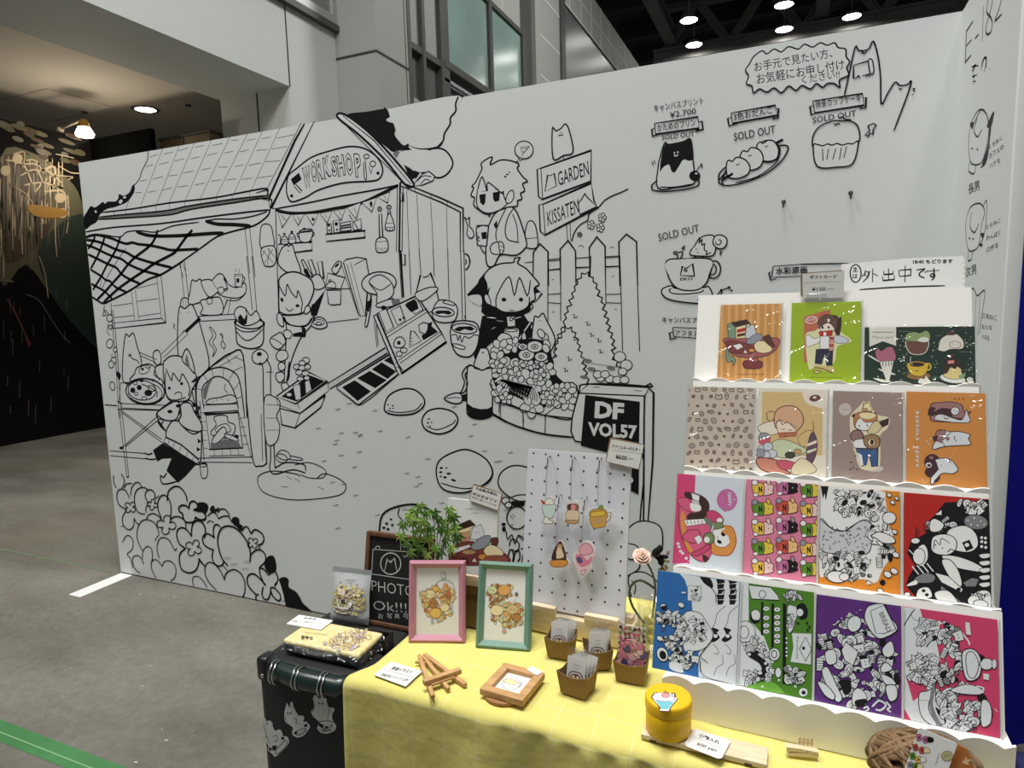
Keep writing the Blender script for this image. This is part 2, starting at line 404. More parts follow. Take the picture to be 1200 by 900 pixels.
mb = MB(); fac(mb, 5.1, 5.95, 4.6, 10, mat('frosted_pane', srgb(150, 152, 148), .4), .05, .02); fac(mb, 5.1, 8.85, 3.6, 4.6, DGL, .08, .02); struct(mb.build('pane', w1))
mb = MB(); fac(mb, 10.9, 11.15, 3, 10, DKFR, -.01, .14); w2 = struct(mb.build('window_3'))
mb = MB(); fac(mb, 11.15, 24, 5.2, 7.42, DGL, .05, .02); struct(mb.build('pane', w2))

# ---- hall roof: dark deck, steel trusses
DARK = mat('dark_roof_deck', srgb(40, 40, 38), .9, noise=(1.5, .3)); STEEL = mat('grey_roof_steel', srgb(105, 104, 100), .7, noise=(2, .15))
mb = MB(); mb.box((-9, 9, 11), (16, 42, 11.2), DARK); mb.box((-9, 42, 0), (16, 42.2, 11), DARK)
for k in range(12): mb.box((-6, 12+k*2.4, 10.5), (14, 12.3+k*2.4, 11), mat('dark_purlin', srgb(58, 57, 54), .9))
struct(mb.build('ceiling'))
def beam(a, b, r, parent):
    m = MB(); a = Vector(a); b = Vector(b); d = (b-a); L = d.length; M = Matrix.Translation(a) @ d.to_track_quat('Z', 'Y').to_matrix().to_4x4()
    m.box((-r, -r*1.3, 0), (r, -r*.9, L), STEEL, M); m.box((-r, r*.9, 0), (r, r*1.3, L), STEEL, M); m.box((-r*.3, -r, 0), (r*.3, r, L), STEEL, M)
    return m.build('beam', parent)
for k, y in enumerate((19.6, 27)):
    t = empty('roof_truss', ['grey steel roof truss spanning above the hall lamps', 'far grey steel roof truss deep in the dark hall roof'][k], 'truss', (0, y, 9.3)); t['kind'] = 'structure'
    beam((-4.3, 0, -.3), (14, 0, -.3), .16, t); beam((-4.3, 0, 1.2), (14, 0, 1.2), .14, t)
    for x in range(-4, 13, 2): beam((x, 0, -.25), (x+1, 0, 1.2), .09, t); beam((x+1, 0, 1.2), (x+2, 0, -.25), .09, t)
for k, x in enumerate((-3.75, .5, 5.2)):
    t = empty('roof_girder', ['grey steel girder beside the tiled facade, running into the hall', 'middle grey steel girder under the dark hall roof', 'right grey steel girder running into the hall'][k], 'girder', (x, 12, 9.5)); t['kind'] = 'structure'
    beam((0, 0, 0), (0, 28, 0), .17, t)
    for q in range(0, 26, 4): beam((0, q, .1), (1.3, q+2, 1.2), .08, t)
LAMPE = emis('lamp_glow', (1, .98, .93), 30)
LL = [('leftmost hall lamp of the upper row, beside the tiled facade', -2.87, 17.2), ('lower left hall lamp just above the mural wall edge', -2.99, 19.05), ('topmost hall lamp in the middle of the dark roof', -.46, 17.4), ('hall lamp directly below the topmost one', -.48, 19.1), ('rightmost hall lamp above the cloud-shaped speech bubble', 1.24, 19.05)]
for lb, x, y in LL:
    r = empty('hall_lamp', 'round white '+lb, 'lamp', (x, y, 9.0), group='hall lamps under the roof')
    mb = MB(); mb.lathe([(.0, .0), (.23, 0), (.23, .01), (0, .012)], LAMPE, n=20); mb.build('diffuser', r)
    mb = MB(); mb.lathe([(.235, -.01), (.24, .0), (.16, .12), (.05, .18), (.0, .18)], STEEL, n=20); mb.tube([(0, 0, .17), (0, 0, .9)], .02, STEEL); mb.build('housing', r)
# ---- corridor lights
WARM = emis('warm_lamp_glow', (1, .82, .55), 14)
r = empty('downlight', 'round recessed downlight in the beige corridor ceiling', 'light', (-7.5, 3.78, 3.9))
mb = MB(); mb.lathe([(0, -.004), (.12, -.004)], emis('downlight_glow', (1, .96, .9), 12), n=24); mb.build('lens', r)
mb = MB(); mb.lathe([(.12, -.006), (.16, -.006), (.165, 0), (.12, .0)], DKFR, n=24); mb.build('trim_ring', r)
r = empty('spotlight', 'warm glowing clip spotlight on an arm above the black painted panel', 'light', (-7.4, 2.9, 3.42))
mb = MB(); mb.lathe([(.0, -.03), (.085, -.05), (.095, -.02), (.06, .05)], WARM, n=20); mb.build('bulb', r)
mb = MB(); mb.lathe([(.062, .05), (.05, .1), (.03, .14), (0, .14)], mat('brass', srgb(170, 130, 70), .35, .8), n=20); mb.tube([(0, 0, .13), (-.12, 0, .12), (-.42, 0, .08)], .012, mat('cream_arm', srgb(190, 182, 165), .5)); mb.ball((-.42, 0, .07), .04, mat('cream_arm', (0, 0, 0))); mb.build('arm', r)
lamp('spotlight_light', 'POINT', (-7.2, 2.8, 2.95), 20, (1, .86, .68), .08)
lamp('downlight_light', 'SPOT', (-7.5, 3.78, 3.86), 120, (1, .93, .82), .1, aim=(-7.5, 3.78, 0), spot=2.4)

# ---- black live-painting panel in the corridor, with drips of paint
BLK = mat('black_painted_panel', srgb(9, 8, 8), .8, spec=.15)
PX = -7.745
r = empty('painted_panel', 'tall black painted panel with cream drips and a yellow patch, far left in the corridor', 'painting', (PX, 1.0, 0))
mb = MB(); mb.box((-.05, -4, 0), (0, 2.22, 3.45), BLK); mb.box((0, 2.19, 0), (1.03, 2.25, 3.44), mat('matte_black_cloth', (.002, .002, .002), 1.0, spec=.02)); mb.build('panel', r)
T = Trace(Matrix(((0, -1, 0, PX+.001), (1, 0, 0, 1.0), (0, 0, 1, 0), (0, 0, 0, 1))))
A = Art(T, -1e-3, step=2e-4)
cream = mat('cream_paint', srgb(176, 160, 132), .6); olive = mat('olive_paint', srgb(82, 80, 58), .6); grn = mat('dark_green_paint', srgb(34, 48, 40), .6); yel = mat('ochre_paint', srgb(150, 112, 44), .6); gryp = mat('grey_paint', srgb(96, 92, 84), .6); redp = mat('dull_red_paint', srgb(96, 40, 36), .6); brn = mat('brown_paint', srgb(64, 50, 36), .6)
A.fill(P('0,185 40,180 75,205 95,235 100,300 85,360 60,345 30,310 0,330'), olive); A.fill(P('0,190 30,188 50,215 60,265 30,300 0,300'), brn); A.fill(P('45,290 95,250 105,300 112,350 125,395 120,412 95,390 60,345'), grn)
R = random.Random(3)
for k in range(95):
    x = R.uniform(0, 62) if k < 70 else R.uniform(40, 85); y = R.uniform(180, 250); L = R.uniform(25, 110)*(1-x/140)
    A.stroke([(x, y), (x+R.uniform(-1, 1), y+L*.5), (x+R.uniform(-2, 2), y+L)], R.uniform(.5, 1.5), R.choice((cream, gryp, olive, cream)))
for k in range(26):
    x = R.uniform(0, 100); y = 150+x*.22+R.uniform(-12, 26); A.ell(x, y, R.uniform(4, 11), R.uniform(1.5, 3.5), 20, R.choice((gryp, brn, brn, olive)))
for k in range(14):
    x = R.uniform(0, 80); y = R.uniform(180, 230); A.stroke([(x, y), (x+R.uniform(5, 25), y+R.uniform(-8, 10)), (x+R.uniform(10, 32), y+R.uniform(0, 30))], R.uniform(1, 2.2), cream)
for x, y in ((20, 186), (6, 200), (70, 232), (72, 250)): A.ell(x, y, 6, 6, 0, cream)
A.fill(P('32,240 55,242 75,246 77,252 60,256 38,252'), yel); A.stroke(P('8,350 20,372 34,402'), 2.2, redp); A.fill(P('28,392 36,402 33,408'), redp, False)
for k in range(22):
    x = R.uniform(0, 80); y = R.uniform(340, 490); A.stroke([(x, y), (x, y+R.uniform(6, 22))], .8, gryp)
A.stroke(P('30,345 45,352 60,375 72,392 82,402'), 1, gryp); A.stroke(P('45,300 52,320 56,350'), 1, cream); A.stroke(P('0,328 15,330'), 4, gryp)
A.mb.build('paint', r, Matrix.Translation((-PX, -1.0, 0)) @ Matrix(((0, -1, 0, PX+.001), (1, 0, 0, 1.0), (0, 0, 1, 0), (0, 0, 0, 1))))
mb = MB(); tan = mat('tan_plywood', srgb(120, 104, 82), .7)
mb.box((-6.85, 3.4, 0), (-6.04, 3.95, 3.36), tan, bev=.01); mb.box((-6.46, 3.392, 0), (-6.45, 3.4, 3.36), DKFR); mb.box((-6.86, 3.39, 3.36), (-6.03, 3.96, 3.385), DKFR)
prop(mb.build('storage_locker'), 'tan plywood locker top showing over the mural wall beside the dark panel', 'locker')

# ---- blue star-print curtain of the next booth
BLUE = mat('royal_blue_cloth', srgb(8, 9, 160), .8, noise=(8, .1)); STAR = mat('star_print', srgb(120, 112, 82), .8); STARL = mat('star_outline', srgb(60, 70, 170), .8)
mb = MB(); nx, x0, x1 = 90, .46, 3.0; vs = []
def cy(x): return .05+.022*math.sin(x*21)+.012*math.sin(x*47+1)
for k in range(nx+1):
    x = x0+(x1-x0)*k/nx; vs += [(x, cy(x), 0), (x, cy(x), 2.4)]
mb.add(vs, [(2*k, 2*k+2, 2*k+3, 2*k+1) for k in range(nx)], BLUE, True)
def star(cx, cz, r, m, a0=.3):
    pts = [(cx+r*(1 if k % 2 == 0 else .42)*math.sin(a0+k*math.pi/5), cz+r*(1 if k % 2 == 0 else .42)*math.cos(a0+k*math.pi/5)) for k in range(10)]
    tri = tessellate_polygon([[Vector((x, z, 0)) for x, z in pts]]); mb.add([(x, cy(x)-.004, z) for x, z in pts], [tuple(t) for t in tri], m)
R = random.Random(5)
star(.668, 1.19, .062, STAR); star(.655, .96, .04, STARL); star(.64, 1.36, .02, STARL)
for k in range(24): star(R.uniform(.72, 2.9), R.uniform(.2, 2.3), R.uniform(.02, .07), R.choice((STAR, STARL)), R.uniform(0, 1))
prop(mb.build('curtain'), 'royal blue star-print curtain of the next booth at the right edge', 'curtain')
mb = MB(); mb.box((.47, -.85, 0), (1.5, -.5, .33), mat('navy_cloth', srgb(40, 44, 92), .8, noise=(6, .15)), bev=.012); mb.box((.468, -.852, .30), (1.502, -.498, .312), BLUE); prop(mb.build('covered_crate'), 'low navy cloth-covered crate under the blue curtain', 'crate')
# ================================================================== ink drawing on the mural wall
TW = Trace(frame((0, 0, 0)))
MUR = Art(TW, -1.5e-4, step=2.5e-6); MUR.k = 1.1
R2 = (300, 100, 4.615); R3 = (90, 130, 4.615); R4 = (110, 300, 4.735); R5 = (280, 220, 6.0); R6 = (300, 340, 4.615)
R7 = (100, 470, 3.912); R8 = (500, 140, 4.615); Q1 = (500, 300, 4.615); Q2 = (740, 30, 3.529); Q3 = (750, 220, 4.615); Q4 = (1000, 0, 6.0); Q6 = (400, 440, 3.0)
GREY = mat('grey_ink_tone', srgb(120, 122, 122), .6); LGREY = mat('light_grey_tone', srgb(170, 172, 172), .6)
def mur(fr, data): MUR.T = TW.at(fr); MUR.run(data, PANEL, fr[2], INK, GREY)
def jag(pts, amp, n, seed=1):
    R = random.Random(seed); q = cr(pts, 6); L = [0]
    for a, b in zip(q, q[1:]): L.append(L[-1]+math.dist(a, b))
    out = []; i = 0
    for k in range(n+1):
        t = L[-1]*k/n
        while i < len(q)-2 and L[i+1] < t: i += 1
        a, b = q[i], q[i+1]; f = (t-L[i])/((L[i+1]-L[i]) or 1); d = math.dist(a, b) or 1
        s = amp*(1 if k % 2 else -.35)*R.uniform(.6, 1.2); out.append((a[0]+(b[0]-a[0])*f-(b[1]-a[1])/d*s, a[1]+(b[1]-a[1])*f+(b[0]-a[0])/d*s))
    return out
# ---- tiled roof, eaves and net awning of the workshop hut
mur(R3, '''
s 1 385,215 383,260 365,300 350,330 340,365 318,395 300,405
L .7 463,205 345,515 553,192 430,510 637,172 500,495 728,160 585,485 830,138 670,470 925,120 755,460 1003,110 850,445 1097,95 945,425 282,480 268,528
L .7 395,250 437,235 470,235 520,222 552,216 605,198 640,198 690,186 732,187 788,175 835,160 872,156 920,160 968,150 1000,150 1048,140 1080,148 1175,128
L .7 375,302 412,290 445,290 497,276 530,272 580,258 615,258 663,250 705,240 760,228 797,228 845,218 880,222 930,210 970,214 1030,208 1052,206 1140,192
L .7 342,380 380,372 412,368 465,355 495,352 545,345 575,336 632,325 672,320 722,308 765,305 815,302 857,300 900,292 930,294 995,282 1020,275 1100,270
L .7 315,443 350,440 385,440 430,432 460,430 515,415 545,412 602,404 640,400 690,390 727,380 780,372 808,374 862,366 895,370 950,362 977,362 1060,350
g 1 120,572 240,562 480,540 600,515 830,480 1038,456 1040,472 850,497 620,532 500,562 250,580 112,586
s 1.6 130,550 300,530 500,498 740,470 900,440 1025,420 1028,460
s 1.5 120,575 240,562 480,540 600,515 830,480 1035,457
s 1.5 110,587 250,580 500,562 620,532 850,497 1040,472 1045,535
L .7 200,541 202,564 265,533 267,560 345,524 347,552 428,511 430,545 500,498 502,535 583,489 585,518 668,479 670,506 755,467 757,493 840,453 842,478 935,434 937,468
s 1.6 45,655 200,630 450,610 700,575 900,550 1045,535
s 1.4 700,595 760,585 850,585 950,570 1030,545
s 1.8 1045,535 1030,570 960,620 850,650 760,680 680,735 560,820 450,890
s 1.2 45,690 120,668 230,682 270,655 340,648 430,655 520,622 660,602
f 1 312,402 310,440 275,490 240,508 200,522 170,528 140,545 120,570 108,600 75,620 45,640 38,580 55,545 75,515 95,522 112,514 140,492 152,502 168,490 190,490 212,488 225,470 228,450 255,458 285,440 300,405
''')
mur(R3, '''
w 0 97,540 105,538 108,548 100,552
w 0 226,492 240,478 248,488 236,502
w 0 250,466 262,460 267,470 256,474
s 3.2 320,652 400,675 550,675 740,662 795,663
s 3.4 695,595 760,612 850,615 940,622
l 1.2 910,640 935,880
l 1.2 935,635 965,900
l 1 555,830 575,900
l 1 575,825 595,895
''')
N1 = (95, 270, 8.0); N2 = (130, 555, 6.208); N3 = (230, 580, 6.667); N4 = (455, 240, 5.63)
mur(N1, '''
s 2.5 45,62 140,42 230,60 300,80 370,110 430,125 480,115 540,130 640,140 760,165 850,185 1000,180 1098,174
s 2.5 50,90 130,100 210,125 330,180 420,205 500,250 600,285 690,310 855,350
s 2.4 50,135 130,165 200,200 290,240 380,270 450,320 590,380 745,420
s 2.4 65,225 150,265 250,315 330,350 380,410 450,455 558,502
s 2.2 85,365 190,430 230,465 270,475 300,510 340,540 432,582
s 2.2 95,500 150,530 220,570 250,600 292,640
s 2 105,625 150,655 210,685 280,655 430,580 560,500 640,455 750,415 860,350 960,285
s 2.3 130,50 115,100 65,175
s 2.3 220,65 200,130 150,250 90,360
s 2.3 370,55 340,150 300,230 240,330 190,430 110,560
s 2.6 720,-5 690,80 640,150 510,250 440,320 380,400 300,490 220,580 150,650
s 2.7 1045,-5 980,70 900,180 860,220 690,310 590,380 470,460 340,555 210,675
s .7 420,170 330,300 250,430 195,550
s .7 190,460 180,530
''')
mur(R4, '''
l 1.2 95,262 110,402
l 1.3 105,403 400,370 372,100
l 1 348,115 376,345
l .9 110,372 376,345 400,368
L .9 208,195 226,355 230,188 250,352 235,180 350,152 105,278 212,262 238,252 357,236 110,342 222,330 248,335 368,318
l 1.2 480,40 503,238
l 1.2 503,30 526,238
o 1.2 485,245 480,290 500,300 525,290 527,245 505,232
L .7 495,245 495,292 510,242 511,295
l 1.3 848,0 880,300
l 1.3 878,0 906,325
s .9 60,275 55,300 68,325 50,330 62,300 85,330
l 1 95,300 120,560 140,900
l 1 108,300 132,560 152,900
''')
mur(R4, '''
e 1 88,345 16,20 0,0 92,395 9,12 0,0 88,487 18,25 10,0 110,580 14,18 0,0 97,602 14,20 0,0 103,722 14,24 -10,0 118,520 10,14 0,0
s .8 80,370 75,420 90,440
s .8 105,540 95,560
f 1 125,640 145,650 150,670 140,690 130,670
o 1.3 530,270 535,190 545,135 565,140 590,128 600,150 635,230
o 1.2 595,145 640,130 655,135 690,100 720,110 745,172 700,190 640,228
s 1 655,135 685,185
o 1.1 720,120 750,160 795,175 838,150 843,200 805,232 735,228 690,210 700,195 742,185
o 1.2 597,325 605,290 592,250 635,238 700,232 712,320
o .9 628,240 632,265 655,262 655,236
o .9 690,180 712,172 722,190 712,208 695,205
l 1.1 712,320 740,245 725,235
l 1.1 760,235 745,320
s 1 740,245 800,245 845,205
O 1.1 780,102 786,170 820,172 828,102
L .8 780,112 828,112 785,90 788,70 805,95 806,72
s 1.1 826,115 838,125 828,150
F 0 790,125 808,124 806,148 792,148
l 1.3 575,335 782,322
l 1.3 588,362 785,352
l 1.2 572,340 640,600
o 1.4 468,545 465,400 475,285 505,292 540,268 565,310 600,420 640,610 560,680 500,640
l 5 590,345 510,420
l 1 500,420 375,545
l 1 515,440 385,565
s .9 492,430 500,415 515,425 520,440
o 1.2 330,540 352,522 370,545 372,590 355,605 335,590
o 1.3 165,700 160,580 175,440 195,447 220,430 240,500 265,600 230,690
l 1.1 255,535 350,575
l 1.1 262,555 345,592
s 1 195,545 215,570 240,580 252,600
s 1 192,560 200,545 210,555
''')
mur(R4, '''
L .7 480,318 487,316 520,312 530,310 195,470 200,476 210,468 214,474
o 1.2 200,690 225,655 240,620 300,600 340,620 335,660 380,690 370,720 270,700
E .8 280,630 32,22 -30,0 300,610 16,12 0,0
d 1 270,628 8,8 0,0
e 1.5 285,752 108,72 5,0
E .9 285,760 95,58 5,0
e 1 268,745 78,55 5,0
d 1 216,745 14,15 0,0 252,730 14,15 0,0 302,760 22,18 0,0 265,692 12,8 0,0 330,690 10,7 0,0
E .8 235,765 10,9 0,0 280,790 14,9 0,0 230,705 12,9 0,0 320,735 22,14 25,0
s 1 265,710 310,730 350,755 348,785
l 1.2 60,825 130,830
l 1.2 140,818 400,828
l 1.2 130,850 380,858
l 1.2 148,705 200,700
l 1 148,705 140,815
s .8 440,375 450,385 442,395 452,405
''')
# tall oven column, brick oven and the child with the pizza slice
mur(R4, '''
s .9 640,395 660,440 640,480 668,520 658,560 680,520 660,480 678,440 655,400 640,395
s .9 700,430 715,460 705,490 722,515 730,495 715,470 715,440 700,430
s 1.6 572,900 565,740 575,690 640,625 700,575 760,540 828,550 850,900
s 1.4 580,900 568,740 605,655 690,618 770,640 810,700 838,900
s 1.3 612,850 600,740 640,690 690,668 750,700 790,790 802,850
L .9 570,735 602,745 605,655 635,695 655,628 665,675 720,620 718,680 775,645 745,695 808,700 775,745 825,780 790,790 615,640 760,545 690,618 800,552 770,640 825,615 735,560 760,600 780,560 828,580
g 0 605,740 640,690 660,680 640,720 620,800 608,790
o 1.1 625,820 640,795 700,785 760,770 790,790 785,815 700,822
d 1 680,800 4,3 0,0 710,795 4,3 0,0 745,800 4,3 0,0 660,808 3,3 0,0
s .8 730,710 725,740 745,760
l 1.2 605,828 795,820
l 1.2 612,868 800,858
l 2.4 612,878 800,868
o 1.6 785,380 790,430 800,490 870,515 935,490 942,400 940,365 862,345 785,365
E 1.4 862,368 79,36 5,0
s 1.2 785,395 830,420 900,415 940,385
s 1.2 788,415 835,465 880,460 938,405
o 1.2 790,350 780,310 805,282 840,290 870,330 900,305 922,350 880,380 830,385
f 1 800,345 815,325 835,350 845,325 848,375 815,378
s 1 840,290 850,330 845,370
''')
mur(R4, '''
o 1.4 385,600 400,575 430,555 480,558 530,595 560,645 570,690 545,745 520,800 440,805 405,780 390,700
o 1.4 490,575 515,515 545,570 560,650 530,620
g 0 505,580 516,540 538,635 520,615
w 0 400,640 395,720 408,780 445,802 510,785 530,740 510,690 440,660
s 1.2 398,640 396,720 408,780 445,802 510,785
s 1.3 400,625 415,660 432,690 440,650 475,695 490,655 515,690 532,735 525,780
d 1 419,733 8,9 0,0 487,708 9,9 0,0
s 1 448,770 455,760 475,755 488,765 485,785
f 1 540,700 560,680 575,668 560,700
f 1 545,730 562,738 548,745
s 1.3 365,690 340,640 350,610 385,600
s 1.3 545,745 560,820 575,830
o 1.3 350,870 410,820 450,800 475,850 470,880 390,905 355,900
d 1 458,843 12,8 60,0 425,870 14,9 0,0 405,855 5,5 0,0
s 1.2 500,830 530,800 570,840 590,905
F 0 545,812 572,822 560,840 548,835
F 0 545,850 580,862 565,878 550,872
F 0 555,885 585,895 570,903
''')
mur(R7, '''
o 1.5 370,165 395,95 430,90 440,60 470,40 515,80 530,130 533,200 520,290 440,250
O 1.5 358,188 370,166 440,200 520,268 513,290 440,245
L .9 385,180 378,198 410,190 402,212 440,205 430,232 470,232 460,258 498,255 488,278
F 0 356,192 310,225 330,278 352,265 395,262 372,320 425,375 460,345 500,300 512,290 440,247
l 1.4 420,368 475,300
s 1.4 270,238 290,245 308,238
s 1.3 275,262 300,268 325,265
s 1.4 374,330 358,350 345,342 350,375 375,380 420,368
f 1 335,85 360,120 372,140 352,128 332,100
o 1.4 330,60 345,40 420,0 440,60 430,95 470,130 525,140 535,110 500,50 480,10 440,15 420,80 380,90 350,80
d 1 388,48 12,8 0,0 425,22 10,8 0,0
s 1.3 330,60 335,95 350,105 360,85
s 1.3 425,80 440,110 490,150 525,140
F 0 515,20 530,30 518,45
F 0 520,60 532,75 518,85
F 0 515,170 532,185 517,195
F 0 510,210 530,222 512,232
l 1.2 545,55 700,42
l 1.4 525,0 545,270
l 1.1 700,40 762,262
s 1.4 740,0 768,268 800,298 830,285 828,240 818,0
l 1.1 552,66 700,50 722,215 572,222 552,66
L .8 528,55 548,53 530,95 552,95 534,135 556,135 538,180 560,180 542,215 563,218 705,80 735,76 712,120 738,118 716,160 742,158 720,200 748,195
l 1.2 565,222 726,215
l 1.2 568,252 730,248
L .8 590,222 592,252 628,220 630,250 665,218 668,250 700,216 703,248
l 1.4 520,262 765,256
l 1.3 515,280 765,282
o 1.1 575,150 600,110 590,75 620,65 650,70 655,95 685,110 680,150 640,170
o .9 600,140 610,115 650,105 665,140
o 1.1 580,180 625,122 645,130 640,160 600,195
o 1.1 640,150 690,165 700,185 650,170
F 0 685,152 705,158 700,172 682,166
g 0 575,190 600,195 640,175 700,185 716,212 575,218
s 1 525,290 540,285 558,292 558,345 535,352 525,300
E .8 540,295 16,7 0,0
L 1.2 92,18 145,22 170,32 340,40 112,228 275,240 115,250 305,268 145,0 165,8 160,40 350,175 170,55 352,190 325,75 162,220 330,90 185,208
l 1.2 150,0 190,345
l 1.2 165,10 198,335
s 1.2 188,345 195,350 200,338
d 1 165,215 9,7 0,0
s 1 880,238 900,225 930,235 940,262 910,270 882,255 880,238
s 1 938,250 990,262 990,272 935,268
s 1.3 845,0 850,250 845,310 870,335 950,315 1010,330
s 1.3 862,0 868,280 880,300 920,282 1000,290 1010,320
''')
# hose tap and barrel pots, puddle (photo coordinates)
IMG = (0, 0, 1.0)
mur(IMG, '''
s 1.2 306,485 308,540
o 1.2 296,415 304,409 312,413 314,420 306,427 297,424
d 1 304,415 3,2.5 0,0
s 1.3 303,426 308,430 309,470 313,545
s 1.3 312,420 317,430 317,440 318,480 322,538
l 1.2 312,436 320,436
o 1.2 310,466 326,468 328,478 324,488 328,500 324,518 312,518
L .8 312,474 327,475 312,490 326,490 312,504 327,504
s 1.1 302,566 304,557 320,552 345,555 352,558
s 1.1 372,560 380,555 395,560 405,568 402,578 385,583 350,586 325,583 308,576 302,566
L .7 336,558 342,562 345,560 352,565 330,570 338,571 372,570 380,574
s 1 345,545 360,542 372,545 382,552 378,560 362,560 352,556
E .9 330,537 7,5 20,0
''')
# ---- gable, sign, cloud and smoke
mur(R2, '''
l 2.6 262,208 210,300 75,600 70,622
l 1 245,205 55,570
l 1.4 315,195 82,665 108,668
l 1.2 0,582 58,566 75,600
s 1.2 0,608 72,622
l 1.3 70,622 78,680
f 1 490,160 600,142 705,128 722,165 705,190 748,215 750,265 772,300 800,325 825,315 830,340 880,365 830,358 800,345 745,360 720,345 650,290 570,220
o 2 1095,60 1080,100 1080,140 1052,175 1050,210 1020,260 1012,300 980,335 880,340 800,300 760,260 740,210 715,150 740,125
w 0 740,122 1094,55 1070,140 1040,200 1010,290 975,330 880,340 800,310 770,295 755,262 752,212 712,190 728,165 712,130
f 1 690,128 705,128 722,165 705,190 748,215 750,265 772,300 800,325 825,315 830,340 880,365 800,348 740,360 700,320 680,250
s 2 1095,60 1080,100 1080,140 1052,175 1050,210 1020,260 1012,300 980,335
F 0 745,360 800,430 835,510 870,500 890,465 850,462 810,430 780,380
o 1.8 925,355 960,342 1010,345 1045,375 1065,420 1050,460 1020,490 980,500 930,478 880,465 830,440 790,415 770,380 800,352 880,362
w 0 770,360 930,350 950,400 900,470 820,440 780,410
O 1.3 845,545 900,480 935,465 965,490 960,515 900,540
s 1 870,520 905,490 950,495
s 1 890,535 915,510 940,515
o 2.4 485,160 640,282 840,510 838,550 800,530 690,395 560,270 440,172
l 1.2 470,165 640,300 838,535
g 0 740,370 765,350 778,362 760,395
l 1.4 440,170 800,530
s 1.6 105,668 300,632 450,600 620,570 770,540
s 3 105,672 180,690 300,688 430,665 560,640 660,595 730,560 770,540
o 1.8 175,490 165,560 175,610 200,630 270,605 330,570 420,540 500,525 600,520 660,510 685,470 675,420 640,375 580,340 500,332 400,355 300,390 220,450
d 0 193,598 9,9 0,0 660,475 9,9 0,0
F 0 188,508 232,473 248,508 205,542
O 1 205,545 218,538 248,572 238,582
s 1.1 590,400 598,500 586,500 582,412
E 1.1 598,385 14,12 0,0 632,425 16,15 0,0
l 1.1 610,440 622,478 632,440
l 3.4 780,525 775,900
l 1.5 765,535 760,900
l 1.5 795,545 790,900
l 1.8 780,522 1000,610 1120,665 1122,900
l 1.6 785,545 1000,632 1105,685 1105,900
L .9 860,555 862,580 945,590 948,615 1032,625 1036,652 815,568 828,900 870,592 884,900 945,625 960,900 1030,655 1036,900
O 1 782,580 798,585 798,630 784,625
''')
mur(N4, '''
l 3.6 80,300 100,612
l 1.4 70,300 90,622
s .9 138,300 143,420 150,598
s .9 203,290 210,380 216,458
s .9 296,290 300,380 303,475
s .9 392,290 396,450 402,632
l 1.5 478,300 490,768
l 1.5 499,300 511,768
s 1.3 506,320 532,345 535,400 510,430
s 1.1 508,358 516,378 508,392
O 1 92,330 112,330 112,400 94,400
O 1.3 178,610 213,462 236,480 264,470 277,448 307,520 345,680 250,720
''')
MUR.T = TW.at(R2)
for ch, a, b, h in (('W', (262, 562), (302, 545), 115), ('O', (306, 532), (334, 520), 118), ('R', (338, 525), (368, 505), 118), ('K', (372, 512), (410, 490), 118), ('S', (414, 498), (444, 490), 112), ('H', (446, 497), (486, 486), 115), ('O', (492, 492), (530, 490), 128), ('P', (540, 502), (576, 494), 132)):
    c = (a[0]-14, a[1]-h); MUR.text(ch, a, b, c, INK, .07); MUR.text(ch, (a[0]+4, a[1]-6), (b[0]-4, b[1]-6), (c[0]+4, c[1]+6), PANEL, .012)
